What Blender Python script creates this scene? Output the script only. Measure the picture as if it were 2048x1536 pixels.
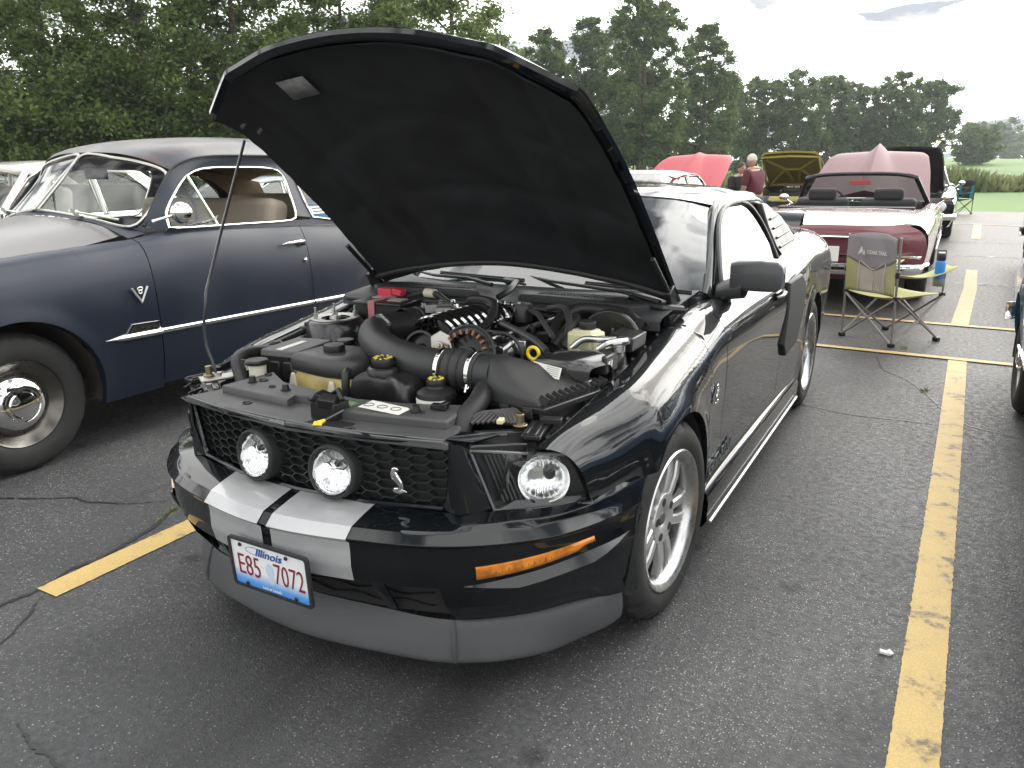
import bpy, bmesh, math, random
import numpy as np
from mathutils import Vector, Matrix
R = math.radians
PI = math.pi
for o in list(bpy.data.objects):
    bpy.data.objects.remove(o)
scene = bpy.context.scene
COL = scene.collection
# ------------------------------------------------------------------ camera
def make_camera():
    yaw, pitch, roll = 0.50960, 0.27170, -0.01610
    cy, sy, cp, sp = math.cos(yaw), math.sin(yaw), math.cos(pitch), math.sin(pitch)
    f = Vector((-sy*cp, cy*cp, -sp))
    r0 = Vector((cy, sy, 0)); u0 = r0.cross(f)
    r = math.cos(roll)*r0 + math.sin(roll)*u0
    u = -math.sin(roll)*r0 + math.cos(roll)*u0
    cam = bpy.data.cameras.new('camera')
    cam.sensor_width = 36.0
    cam.lens = 1576.5*36/2048
    cam.clip_start = 0.05; cam.clip_end = 2000
    o = bpy.data.objects.new('camera', cam); COL.objects.link(o)
    m = Matrix((( r.x, u.x, -f.x, 1.6364), (r.y, u.y, -f.y, -2.4109), (r.z, u.z, -f.z, 1.5169), (0, 0, 0, 1)))
    o.matrix_world = m
    scene.camera = o
make_camera()
# ------------------------------------------------------------------ sky, sun, exposure
SUN_EL, SUN_AZ = R(28), R(14)      # azimuth measured from +Y towards +X
CLOUD_OFFSET = (3.3, 1.7, 0)
def make_world():
    w = bpy.data.worlds.new('World'); scene.world = w; w.use_nodes = True
    nt = w.node_tree; N = nt.nodes; L = nt.links
    for n in list(N): N.remove(n)
    out = N.new('ShaderNodeOutputWorld'); bg = N.new('ShaderNodeBackground')
    bg.inputs['Strength'].default_value = 0.10
    sky = N.new('ShaderNodeTexSky'); sky.sky_type = 'NISHITA'; sky.sun_disc = False
    sky.sun_elevation = SUN_EL; sky.sun_rotation = SUN_AZ
    sky.air_density = 1.0; sky.dust_density = 2.5
    tc = N.new('ShaderNodeTexCoord')
    # cloud layer laid on a plane high above: direction / height
    sep = N.new('ShaderNodeSeparateXYZ'); L.new(tc.outputs['Generated'], sep.inputs[0])
    mx = N.new('ShaderNodeMath'); mx.operation = 'MAXIMUM'; mx.inputs[1].default_value = 0.0
    L.new(sep.outputs['Z'], mx.inputs[0])
    ad = N.new('ShaderNodeMath'); ad.operation = 'ADD'; ad.inputs[1].default_value = 0.16
    L.new(mx.outputs[0], ad.inputs[0])
    comb = N.new('ShaderNodeCombineXYZ')
    for k in ('X', 'Y'):
        d = N.new('ShaderNodeMath'); d.operation = 'DIVIDE'
        L.new(sep.outputs[k], d.inputs[0]); L.new(ad.outputs[0], d.inputs[1]); L.new(d.outputs[0], comb.inputs[k])
    n1 = N.new('ShaderNodeTexNoise'); n1.inputs['Scale'].default_value = 1.5; n1.inputs['Detail'].default_value = 7
    n1.inputs['Roughness'].default_value = 0.55; n1.inputs['Distortion'].default_value = 0.5
    L.new(comb.outputs[0], n1.inputs['Vector'])
    mp2 = N.new('ShaderNodeMapping'); mp2.inputs['Location'].default_value = CLOUD_OFFSET; L.new(comb.outputs[0], mp2.inputs[0])
    n2 = N.new('ShaderNodeTexNoise'); n2.inputs['Scale'].default_value = 2.4; n2.inputs['Detail'].default_value = 6
    L.new(mp2.outputs[0], n2.inputs['Vector'])
    # cloud shade: grey bellies to white
    r2 = N.new('ShaderNodeValToRGB'); r2.color_ramp.elements[0].position = 0.39; r2.color_ramp.elements[1].position = 0.50
    r2.color_ramp.elements[0].color = (2.7, 2.9, 3.3, 1); r2.color_ramp.elements[1].color = (26.0, 26.0, 25.4, 1)
    L.new(n2.outputs['Fac'], r2.inputs[0])
    # cover mask: mostly covered, a few thin gaps
    r1 = N.new('ShaderNodeValToRGB'); r1.color_ramp.elements[0].position = 0.36; r1.color_ramp.elements[1].position = 0.50
    r1.color_ramp.elements[0].color = (0.45, 0.45, 0.45, 1); r1.color_ramp.elements[1].color = (1, 1, 1, 1)
    L.new(n1.outputs['Fac'], r1.inputs[0])
    # thin cloud glows broadly towards the hidden sun
    sd = N.new('ShaderNodeVectorMath'); sd.operation = 'DOT_PRODUCT'
    sd.inputs[1].default_value = (math.sin(SUN_AZ)*math.cos(SUN_EL), math.cos(SUN_AZ)*math.cos(SUN_EL), math.sin(SUN_EL))
    L.new(tc.outputs['Generated'], sd.inputs[0])
    cl = N.new('ShaderNodeMath'); cl.operation = 'MAXIMUM'; cl.inputs[1].default_value = 0; L.new(sd.outputs['Value'], cl.inputs[0])
    pw = N.new('ShaderNodeMath'); pw.operation = 'POWER'; pw.inputs[1].default_value = 3.0; L.new(cl.outputs[0], pw.inputs[0])
    gl = N.new('ShaderNodeMath'); gl.operation = 'MULTIPLY_ADD'; gl.inputs[1].default_value = 1.2; gl.inputs[2].default_value = 0.8; L.new(pw.outputs[0], gl.inputs[0])
    sc_ = N.new('ShaderNodeMix'); sc_.data_type = 'RGBA'; sc_.blend_type = 'MULTIPLY'; sc_.inputs['Factor'].default_value = 1
    L.new(r2.outputs[0], sc_.inputs['A']); L.new(gl.outputs[0], sc_.inputs['B'])
    mix = N.new('ShaderNodeMix'); mix.data_type = 'RGBA'
    L.new(r1.outputs[0], mix.inputs['Factor']); L.new(sky.outputs[0], mix.inputs['A']); L.new(sc_.outputs['Result'], mix.inputs['B'])
    L.new(mix.outputs['Result'], bg.inputs['Color']); L.new(bg.outputs[0], out.inputs['Surface'])
make_world()
def make_sun():
    s = bpy.data.lights.new('sun', 'SUN'); s.energy = 1.5; s.angle = R(50); s.color = (1.0, 0.95, 0.86)
    o = bpy.data.objects.new('sun', s); COL.objects.link(o)
    d = Vector((math.sin(SUN_AZ)*math.cos(SUN_EL), math.cos(SUN_AZ)*math.cos(SUN_EL), math.sin(SUN_EL)))
    o.rotation_euler = d.to_track_quat('Z', 'Y').to_euler(); o.location = d*50
make_sun()
vs = scene.view_settings
scene.display_settings.display_device = 'sRGB'
vs.view_transform = 'Standard'; vs.look = 'None'; vs.gamma = 1; vs.exposure = 0.30; vs.use_curve_mapping = False
scene.render.engine = 'CYCLES'
scene.cycles.max_bounces = 8; scene.cycles.transparent_max_bounces = 16
# ------------------------------------------------------------------ materials
MATS = {}
def mat(name, col=(.5,.5,.5), rough=.5, metal=0.0, coat=0.0, spec=.5, bump=0.0, bscale=40, vary=0.0, vscale=6, trans=0.0, alpha=1.0, emis=None, coat_rough=.03, dirt=0.0):
    """principled material; vary = brightness mottling, bump = fine relief, dirt = dusty patches"""
    if name in MATS: return MATS[name]
    m = bpy.data.materials.new(name); m.use_nodes = True
    N = m.node_tree.nodes; L = m.node_tree.links; b = N['Principled BSDF']
    b.inputs['Base Color'].default_value = (*col, 1); b.inputs['Roughness'].default_value = rough
    b.inputs['Metallic'].default_value = metal; b.inputs['Coat Weight'].default_value = coat
    b.inputs['Coat Roughness'].default_value = coat_rough
    b.inputs['Specular IOR Level'].default_value = spec
    b.inputs['Transmission Weight'].default_value = trans; b.inputs['Alpha'].default_value = alpha
    if emis: b.inputs['Emission Color'].default_value = (*emis[0], 1); b.inputs['Emission Strength'].default_value = emis[1]
    tc = N.new('ShaderNodeTexCoord')
    if vary > 0 or dirt > 0:
        n = N.new('ShaderNodeTexNoise'); n.inputs['Scale'].default_value = vscale; n.inputs['Detail'].default_value = 6
        L.new(tc.outputs['Object'], n.inputs['Vector'])
        mr = N.new('ShaderNodeMapRange'); mr.inputs['From Min'].default_value = .3; mr.inputs['From Max'].default_value = .7
        mr.inputs['To Min'].default_value = 1-vary; mr.inputs['To Max'].default_value = 1+vary
        L.new(n.outputs['Fac'], mr.inputs['Value'])
        mu = N.new('ShaderNodeMix'); mu.data_type = 'RGBA'; mu.blend_type = 'MULTIPLY'; mu.inputs['Factor'].default_value = 1
        mu.inputs['A'].default_value = (*col, 1); L.new(mr.outputs[0], mu.inputs['B'])
        last = mu.outputs['Result']
        if dirt > 0:
            n3 = N.new('ShaderNodeTexNoise'); n3.inputs['Scale'].default_value = vscale*2.3; n3.inputs['Detail'].default_value = 8
            L.new(tc.outputs['Object'], n3.inputs['Vector'])
            m3 = N.new('ShaderNodeMapRange'); m3.inputs['From Min'].default_value = .45; m3.inputs['From Max'].default_value = .75
            m3.inputs['To Max'].default_value = dirt; L.new(n3.outputs['Fac'], m3.inputs['Value'])
            dm = N.new('ShaderNodeMix'); dm.data_type = 'RGBA'; L.new(m3.outputs[0], dm.inputs['Factor'])
            L.new(last, dm.inputs['A']); dm.inputs['B'].default_value = (.16, .145, .12, 1); last = dm.outputs['Result']
        L.new(last, b.inputs['Base Color'])
        m2 = N.new('ShaderNodeMapRange'); m2.inputs['From Min'].default_value = .3; m2.inputs['From Max'].default_value = .7
        m2.inputs['To Min'].default_value = max(0, rough*.8); m2.inputs['To Max'].default_value = min(1, rough*1.25)
        L.new(n.outputs['Fac'], m2.inputs['Value']); L.new(m2.outputs[0], b.inputs['Roughness'])
    if bump > 0:
        n = N.new('ShaderNodeTexNoise'); n.inputs['Scale'].default_value = bscale; n.inputs['Detail'].default_value = 4
        L.new(tc.outputs['Object'], n.inputs['Vector'])
        bp = N.new('ShaderNodeBump'); bp.inputs['Strength'].default_value = bump; bp.inputs['Distance'].default_value = .01
        L.new(n.outputs['Fac'], bp.inputs['Height']); L.new(bp.outputs[0], b.inputs['Normal'])
    MATS[name] = m
    return m
# ------------------------------------------------------------------ objects
def setp(o, label=None, cat=None, group=None, kind=None):
    if label: o['label'] = label
    if cat: o['category'] = cat
    if group: o['group'] = group
    if kind: o['kind'] = kind
    return o
def thing(name, label, cat, loc=(0,0,0), rz=0, group=None):
    o = bpy.data.objects.new(name, None); COL.objects.link(o)
    o.empty_display_size = .2
    o.location = loc; o.rotation_euler = (0, 0, rz)
    return setp(o, label, cat, group)
class MB:
    """collects shapes into one mesh"""
    def __init__(s): s.v = []; s.f = []; s.mi = []; s.cur = 0
    def add(s, verts, faces, M=None):
        k = len(s.v)
        if M is not None: verts = [M @ Vector(p) for p in verts]
        s.v.extend([tuple(p) for p in verts]); s.f.extend([tuple(i+k for i in f) for f in faces]); s.mi.extend([s.cur]*len(faces))
        return s
    def box(s, c, d, rot=None, taper=1.0, M=None):
        x, y, z = d[0]/2, d[1]/2, d[2]/2; t = taper
        vs_ = [(-x,-y,-z),(x,-y,-z),(x,y,-z),(-x,y,-z),(-x*t,-y*t,z),(x*t,-y*t,z),(x*t,y*t,z),(-x*t,y*t,z)]
        m = Matrix.Translation(Vector(c))
        if rot: 
            from mathutils import Euler
            m = m @ Euler(rot).to_matrix().to_4x4()
        if M is not None: m = M @ m
        return s.add(vs_, [(3,2,1,0),(4,5,6,7),(0,1,5,4),(1,2,6,5),(2,3,7,6),(3,0,4,7)], m)
    def grid(s, rows, flip=False, close_u=False, close_v=False, M=None):
        nr, nc = len(rows), len(rows[0]); fs = []
        for i in range(nr if close_v else nr-1):
            for j in range(nc if close_u else nc-1):
                a, b, c, d = i*nc+j, i*nc+(j+1)%nc, ((i+1)%nr)*nc+(j+1)%nc, ((i+1)%nr)*nc+j
                fs.append((d,c,b,a) if flip else (a,b,c,d))
        return s.add([p for r in rows for p in r], fs, M)
    def tube(s, pts, r, n=10, cap=True, closed=False):
        pts = [Vector(p) for p in pts]; m = len(pts)
        rr = r if hasattr(r, '__len__') else [r]*m
        rows = []; prev = None
        for i, p in enumerate(pts):
            if closed: t = pts[(i+1)%m]-pts[i-1]
            else: t = pts[min(i+1, m-1)]-pts[max(i-1, 0)]
            if t.length < 1e-9: t = Vector((0,0,1))
            t.normalize()
            if prev is None:
                a = Vector((0,0,1)) if abs(t.z) < .9 else Vector((1,0,0))
                nrm = (a - t*a.dot(t)).normalized()
            else:
                nrm = prev - t*prev.dot(t)
                nrm = nrm.normalized() if nrm.length > 1e-6 else prev
            prev = nrm; b = t.cross(nrm)
            rows.append([p + (nrm*math.cos(2*PI*k/n) + b*math.sin(2*PI*k/n))*rr[i] for k in range(n)])
        k0 = len(s.v)
        s.grid(rows, close_u=True, close_v=closed)
        if cap and not closed:
            s.f.append(tuple(k0+i for i in reversed(range(n)))); s.f.append(tuple(k0+(m-1)*n+i for i in range(n))); s.mi += [s.cur]*2
        return s
    def lathe(s, prof, n=32, M=None, cap=False, a0=0, a1=2*PI):
        """profile of (r, h) turned about local Z"""
        full = abs(a1-a0-2*PI) < 1e-6
        cnt = n if full else n+1
        rows = [[(r*math.cos(a0+(a1-a0)*k/n), r*math.sin(a0+(a1-a0)*k/n), h) for k in range(cnt)] for r, h in prof]
        k0 = len(s.v)
        s.grid(rows, close_u=full, M=M)
        if cap:
            s.f.append(tuple(k0+i for i in reversed(range(cnt)))); s.f.append(tuple(k0+(len(prof)-1)*cnt+i for i in range(cnt))); s.mi += [s.cur]*2
        return s
    def cyl(s, c, r, h, axis='Z', n=20, r2=None, M=None):
        m = Matrix.Translation(Vector(c))
        if axis == 'X': m = m @ Matrix.Rotation(PI/2, 4, 'Y')
        elif axis == 'Y': m = m @ Matrix.Rotation(-PI/2, 4, 'X')
        elif axis != 'Z': m = m @ Vector(axis).to_track_quat('Z', 'Y').to_matrix().to_4x4()
        if M is not None: m = M @ m
        return s.lathe([(r, -h/2), (r if r2 is None else r2, h/2)], n, m, cap=True)
    def sphere(s, c, r, n=16, m=10, M=None):
        rx, ry, rz = r if hasattr(r, '__len__') else (r, r, r)
        rows = []
        for i in range(m+1):
            a = PI*i/m - PI/2
            rows.append([(c[0]+rx*math.cos(a)*math.cos(2*PI*k/n), c[1]+ry*math.cos(a)*math.sin(2*PI*k/n), c[2]+rz*math.sin(a)) for k in range(n)])
        return s.grid(rows, close_u=True, M=M)
    def prism(s, poly, h0, h1, M=None, inset=0.0):
        """polygon (x, y) extruded from z = h0 to h1; inset chamfers the top"""
        n = len(poly); cx = sum(p[0] for p in poly)/n; cy = sum(p[1] for p in poly)/n
        vs_ = [(x, y, h0) for x, y in poly] + [(x, y, h1-inset*.7) for x, y in poly]
        fs = [tuple(reversed(range(n)))] + [(i, (i+1)%n, n+(i+1)%n, n+i) for i in range(n)]
        if inset > 0:
            sc = [(cx+(x-cx)*(1-inset/max(1e-6, math.hypot(x-cx, y-cy))), cy+(y-cy)*(1-inset/max(1e-6, math.hypot(x-cx, y-cy)))) for x, y in poly]
            vs_ += [(x, y, h1) for x, y in sc]
            fs += [(n+i, n+(i+1)%n, 2*n+(i+1)%n, 2*n+i) for i in range(n)] + [tuple(range(2*n, 3*n))]
        else: fs.append(tuple(range(n, 2*n)))
        return s.add(vs_, fs, M)
    def build(s, name, m, parent=None, sharp=35, bevel=0, sub=0, solid=0, weld=True, loc=None, seg=2):
        me = bpy.data.meshes.new(name); me.from_pydata(s.v, [], s.f)
        ms = m if isinstance(m, (list, tuple)) else [m]
        for k in ms: me.materials.append(k)
        if len(ms) > 1: me.polygons.foreach_set('material_index', s.mi)
        bm = bmesh.new(); bm.from_mesh(me)
        if weld: bmesh.ops.remove_doubles(bm, verts=bm.verts, dist=1e-5)
        bmesh.ops.recalc_face_normals(bm, faces=bm.faces)
        bm.to_mesh(me); bm.free()
        me.shade_smooth(); me.set_sharp_from_angle(angle=R(sharp))
        o = bpy.data.objects.new(name, me); COL.objects.link(o)
        if parent: o.parent = parent
        if loc: o.location = loc
        if solid: 
            k = o.modifiers.new('thickness', 'SOLIDIFY'); k.thickness = solid; k.offset = -1
        if bevel:
            k = o.modifiers.new('bevel', 'BEVEL'); k.width = bevel; k.segments = seg; k.limit_method = 'ANGLE'; k.angle_limit = R(35)
            k.harden_normals = False
        if sub:
            k = o.modifiers.new('subdivision', 'SUBSURF'); k.levels = sub; k.render_levels = sub
        return o
def copy_tree(o, parent=None):
    c = o.copy(); COL.objects.link(c)
    if parent: c.parent = parent
    for ch in list(o.children): copy_tree(ch, c)
    return c
def text_mb(txt, size, M, depth=.001, font=None, sx=1.0, shear=0.0, align='CENTER', bold=0.0):
    """lettering as thin real geometry; M maps text plane (x right, y up, z out)"""
    cu = bpy.data.curves.new('lettering', 'FONT'); cu.body = txt; cu.size = size; cu.extrude = depth/2; cu.align_x = align; cu.align_y = 'CENTER'
    cu.shear = shear; cu.offset = bold; cu.resolution_u = 3
    o = bpy.data.objects.new('lettering', cu); COL.objects.link(o)
    me = bpy.data.meshes.new_from_object(o.evaluated_get(bpy.context.evaluated_depsgraph_get()))
    b = MB(); b.add([M @ Vector((v.co.x*sx, v.co.y, v.co.z)) for v in me.vertices], [tuple(p.vertices) for p in me.polygons])
    bpy.data.objects.remove(o); bpy.data.curves.remove(cu); bpy.data.meshes.remove(me)
    return b
def frame(origin, xdir, ydir):
    x = Vector(xdir).normalized(); y = Vector(ydir); y = (y - x*y.dot(x)).normalized(); z = x.cross(y)
    o = Vector(origin)
    return Matrix(((x.x,y.x,z.x,o.x),(x.y,y.y,z.y,o.y),(x.z,y.z,z.z,o.z),(0,0,0,1)))
# ------------------------------------------------------------------ curves
def hermite(keys, vals, t):
    """smooth interpolation of vals (tuples) at sorted keys; finite difference tangents limited against overshoot"""
    n = len(keys)
    if t <= keys[0]: return tuple(vals[0])
    if t >= keys[-1]: return tuple(vals[-1])
    i = 0
    while keys[i+1] < t: i += 1
    h = keys[i+1]-keys[i]; u = (t-keys[i])/h
    out = []
    for k in range(len(vals[0])):
        d1 = (vals[i+1][k]-vals[i][k])/h
        d0 = (vals[i][k]-vals[i-1][k])/(keys[i]-keys[i-1]) if i > 0 else d1
        d2 = (vals[i+2][k]-vals[i+1][k])/(keys[i+2]-keys[i+1]) if i+2 < n else d1
        def lim(a, b): return 0.0 if a*b <= 0 else math.copysign(min(abs((a+b)/2), 3*min(abs(a), abs(b))), a)
        m0 = lim(d0, d1) if i > 0 else d1; m1 = lim(d1, d2) if i+2 < n else d1
        p0, p1 = vals[i][k], vals[i+1][k]
        out.append((2*u**3-3*u*u+1)*p0 + (u**3-2*u*u+u)*h*m0 + (-2*u**3+3*u*u)*p1 + (u**3-u*u)*h*m1)
    return tuple(out)
def spline(pts, n):
    """catmull-rom through points, n samples"""
    ks = [0.0]
    for a, b in zip(pts, pts[1:]): ks.append(ks[-1]+max(1e-6, math.dist(a, b)))
    out = []
    for j in range(n):
        t = ks[-1]*j/(n-1); i = 0
        while i < len(ks)-2 and ks[i+1] < t: i += 1
        h = ks[i+1]-ks[i]; u = (t-ks[i])/h; v = []
        for k in range(len(pts[0])):
            p0, p1 = pts[i][k], pts[i+1][k]
            m0 = (pts[i+1][k]-pts[i-1][k])/(ks[i+1]-ks[i-1]) if i > 0 else (p1-p0)/h
            m1 = (pts[i+2][k]-pts[i][k])/(ks[i+2]-ks[i]) if i+2 < len(pts) else (p1-p0)/h
            v.append((2*u**3-3*u*u+1)*p0 + (u**3-2*u*u+u)*h*m0 + (-2*u**3+3*u*u)*p1 + (u**3-u*u)*h*m1)
        out.append(tuple(v))
    return out
def resample(poly, n):
    ks = [0.0]
    for a, b in zip(poly, poly[1:]): ks.append(ks[-1]+math.dist(a, b))
    out = []; i = 0
    for j in range(n):
        t = ks[-1]*j/(n-1)
        while i < len(ks)-2 and ks[i+1] < t: i += 1
        h = ks[i+1]-ks[i]; u = 0 if h < 1e-9 else (t-ks[i])/h
        out.append(tuple(a+(b-a)*u for a, b in zip(poly[i], poly[i+1])))
    return out
def side_panel(secs, y0, y1, zbot, arches=(), ny=40, ns=18, side=1, flange=.03, flare=.0, mb=None, cut_top=None):
    """lofts body sections {y: [(x, z) top to bottom]} between y0 and y1, trimmed below by zbot(y) and by the wheel arches (yc, zc, R)"""
    keys = sorted(secs); K = len(secs[keys[0]])
    flat = [sum(([p[0], p[1]] for p in secs[k]), []) for k in keys]
    ys = set(y0+(y1-y0)*i/ny for i in range(ny+1))
    for yc, zc, Ra in arches:
        for a in np.linspace(0, PI, 25):
            y = yc-Ra*math.cos(a)
            if y0 < y < y1: ys.add(y)
        for e in (-1, 1):
            y = yc+e*(Ra+.0015)
            if y0 < y < y1: ys.add(y)
    rows = []
    for y in sorted(ys):
        v = hermite(keys, flat, y)
        poly = spline([(v[2*i], v[2*i+1]) for i in range(K)], 48)
        zb = zbot(y)
        for yc, zc, Ra in arches:
            if abs(y-yc) <= Ra: zb = max(zb, zc+math.sqrt(max(0, Ra*Ra-(y-yc)**2)))
        cut = []
        for i, p in enumerate(poly):
            if p[1] < zb and i > 0:
                a = poly[i-1]; u = (a[1]-zb)/max(1e-9, a[1]-p[1]); cut.append((a[0]+(p[0]-a[0])*u, zb)); break
            cut.append(p)
        row = []
        for x, z in resample(cut, ns):
            for yc, zc, Ra in arches:
                d = math.hypot(y-yc, z-zc)-Ra
                if flare and z > zc-.1: x += flare*math.exp(-(max(0, d)/.05)**2)
            row.append((x*side, y, z))
        if flange:
            p = row[-1]; row.append((p[0]-flange*side, p[1], p[2]+.001))
        rows.append(row)
    mb = mb or MB()
    mb.grid(rows, flip=side < 0)
    return mb
def subdiv(col, k):
    return [tuple(a+(b-a)*j/k for a, b in zip(p, q)) for p, q in zip(col, col[1:]) for j in range(k)] + [tuple(col[-1])]
def rail_surface(rails, keys, nt=60, nr=30, t0=-1, t1=1, mb=None, smooth_r=True, M=None):
    """surface through rails; each rail = half list of (x, y, z) at keys 0..1, mirrored to -1..0"""
    mb = mb or MB(); rows = []
    ks = [-k for k in reversed(keys[1:])] + list(keys)
    cur = []
    for r in rails:
        full = [(-x, y, z) for x, y, z in reversed(r[1:])] + list(r)
        cur.append([hermite(ks, full, t0+(t1-t0)*i/nt) for i in range(nt+1)])
    for i in range(nt+1):
        col = [c[i] for c in cur]
        rows.append(spline(col, nr) if smooth_r else subdiv(col, 4))
    mb.grid(rows, M=M)
    return mb
# ================================================================== the ground
rnd = random.Random(7)
def asphalt_material():
    m = bpy.data.materials.new('asphalt'); m.use_nodes = True
    N = m.node_tree.nodes; L = m.node_tree.links; b = N['Principled BSDF']
    tc = N.new('ShaderNodeTexCoord')
    def noise(scale, detail=5, rough=.55):
        n = N.new('ShaderNodeTexNoise'); n.inputs['Scale'].default_value = scale; n.inputs['Detail'].default_value = detail; n.inputs['Roughness'].default_value = rough
        L.new(tc.outputs['Object'], n.inputs['Vector']); return n.outputs['Fac']
    def rng(s, a, b_, c, d):
        r = N.new('ShaderNodeMapRange'); r.inputs['From Min'].default_value = a; r.inputs['From Max'].default_value = b_
        r.inputs['To Min'].default_value = c; r.inputs['To Max'].default_value = d; L.new(s, r.inputs['Value']); return r.outputs[0]
    def math_(op, a, b_):
        n = N.new('ShaderNodeMath'); n.operation = op
        for i, q in enumerate((a, b_)):
            if hasattr(q, 'default_value') or not isinstance(q, (int, float)): L.new(q, n.inputs[i])
            else: n.inputs[i].default_value = q
        return n.outputs[0]
    def mixc(fac, a, b_):
        n = N.new('ShaderNodeMix'); n.data_type = 'RGBA'; L.new(fac, n.inputs['Factor'])
        for k, q in (('A', a), ('B', b_)):
            if isinstance(q, tuple): n.inputs[k].default_value = q
            else: L.new(q, n.inputs[k])
        return n.outputs['Result']
    # binder tone: broad worn patches over fine mottling
    broad = rng(noise(.55, 5), .35, .65, 0, 1)
    fine = rng(noise(55, 4), .3, .7, 0, 1)
    base = mixc(broad, (.066, .067, .070, 1), (.112, .112, .114, 1))
    base = mixc(math_('MULTIPLY', fine, .5), base, (.017, .017, .018, 1))
    # aggregate stones
    def stones(scale, thr, seed):
        mp = N.new('ShaderNodeMapping'); mp.inputs['Location'].default_value = (seed, seed*.7, 0); L.new(tc.outputs['Object'], mp.inputs[0])
        dn = N.new('ShaderNodeTexNoise'); dn.inputs['Scale'].default_value = scale*.8; L.new(mp.outputs[0], dn.inputs['Vector'])
        mm = N.new('ShaderNodeMix'); mm.data_type = 'VECTOR'; mm.inputs['Factor'].default_value = .004
        L.new(mp.outputs[0], mm.inputs['A']); L.new(dn.outputs['Color'], mm.inputs['B'])
        v = N.new('ShaderNodeTexVoronoi'); v.inputs['Scale'].default_value = scale; v.inputs['Randomness'].default_value = 1
        L.new(mm.outputs['Result'], v.inputs['Vector'])
        sp = N.new('ShaderNodeSeparateXYZ'); L.new(v.outputs['Color'], sp.inputs[0])
        inside = rng(v.outputs['Distance'], .22, .34, 1, 0)
        return inside, sp.outputs['X'], sp.outputs['Y'], v.outputs['Distance']
    i1, x1, y1, d1 = stones(140, .8, 0)
    i2, x2, y2, d2 = stones(105, .9, 3.1)
    worn = rng(noise(1.1, 4), .40, .62, .0, 1)
    t1 = math_('GREATER_THAN', math_('ADD', x1, math_('MULTIPLY', worn, .36)), .92)
    t2 = math_('GREATER_THAN', math_('ADD', x2, math_('MULTIPLY', worn, .10)), .955)
    s1 = math_('MULTIPLY', i1, t1); s2 = math_('MULTIPLY', i2, t2)
    stone_col = mixc(y1, (.13, .125, .12, 1), (.46, .45, .43, 1))
    c = mixc(math_('MULTIPLY', s1, .85), base, stone_col)
    c = mixc(math_('MULTIPLY', s2, .8), c, (.42, .40, .37, 1))
    # old tar and oil stains
    st = rng(noise(.9, 3), .62, .75, 0, .5)
    c = mixc(st, c, (.028, .028, .03, 1))
    spots_ = N.new('ShaderNodeTexVoronoi'); spots_.inputs['Scale'].default_value = 2.3; L.new(tc.outputs['Object'], spots_.inputs['Vector'])
    sx_ = N.new('ShaderNodeSeparateXYZ'); L.new(spots_.outputs['Color'], sx_.inputs[0])
    drip = math_('MULTIPLY', rng(math_('ADD', spots_.outputs['Distance'], math_('MULTIPLY', noise(14, 4), .12)), .10, .19, .75, 0), math_('GREATER_THAN', sx_.outputs['X'], .72))
    c = mixc(drip, c, (.016, .016, .017, 1))
    # rubbed wheel tracks along the stalls and sealed patches
    mpt = N.new('ShaderNodeMapping'); mpt.inputs['Scale'].default_value = (2.2, .22, 1); L.new(tc.outputs['Object'], mpt.inputs[0])
    tn = N.new('ShaderNodeTexNoise'); tn.inputs['Scale'].default_value = 1.3; tn.inputs['Detail'].default_value = 6; L.new(mpt.outputs[0], tn.inputs['Vector'])
    c = mixc(rng(tn.outputs['Fac'], .54, .70, 0, .55), c, (.030, .030, .031, 1))
    c = mixc(rng(noise(.28, 2), .60, .62, 0, .35), c, (.028, .028, .030, 1))
    # further lanes are bleached by age
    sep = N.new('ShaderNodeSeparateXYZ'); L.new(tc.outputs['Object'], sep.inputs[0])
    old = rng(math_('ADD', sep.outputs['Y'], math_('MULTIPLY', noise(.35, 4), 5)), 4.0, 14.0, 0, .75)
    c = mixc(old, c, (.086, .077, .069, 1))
    L.new(c, b.inputs['Base Color'])
    L.new(rng(noise(30, 3), .3, .7, .42, .68), b.inputs['Roughness'])
    b.inputs['Specular IOR Level'].default_value = .22
    h = math_('ADD', math_('MULTIPLY', d1, -.5), math_('MULTIPLY', noise(220, 3), .5))
    h = math_('ADD', h, math_('MULTIPLY', d2, -.35))
    bp = N.new('ShaderNodeBump'); bp.inputs['Strength'].default_value = .55; bp.inputs['Distance'].default_value = .006
    L.new(h, bp.inputs['Height']); L.new(bp.outputs[0], b.inputs['Normal'])
    return m
A_ = MB(); 
A_.grid([[(x, y, 0) for x in np.linspace(-60, 40, 11)] for y in np.linspace(-16, 24.3, 6)])
setp(A_.build('parking_lot', asphalt_material()), kind='structure', label='dark worn asphalt of the parking lot with pale stone specks')

grass_m = mat('mown grass', (.085, .135, .035), .8, vary=.35, vscale=.25, bump=.3, bscale=25)
def lawn_material():
    m = mat('lawn', (.07, .115, .03), .85, bump=.4, bscale=30)
    N = m.node_tree.nodes; L = m.node_tree.links; b = N['Principled BSDF']; tc = N.new('ShaderNodeTexCoord')
    a = N.new('ShaderNodeTexNoise'); a.inputs['Scale'].default_value = .06; a.inputs['Detail'].default_value = 8
    L.new(tc.outputs['Object'], a.inputs['Vector'])
    r = N.new('ShaderNodeValToRGB'); e = r.color_ramp.elements
    e[0].position = .35; e[0].color = (.062, .135, .022, 1); e[1].position = .65; e[1].color = (.125, .205, .042, 1)
    L.new(a.outputs['Fac'], r.inputs[0]); L.new(r.outputs[0], b.inputs['Base Color'])
    return m
lawn_m = lawn_material()
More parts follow.
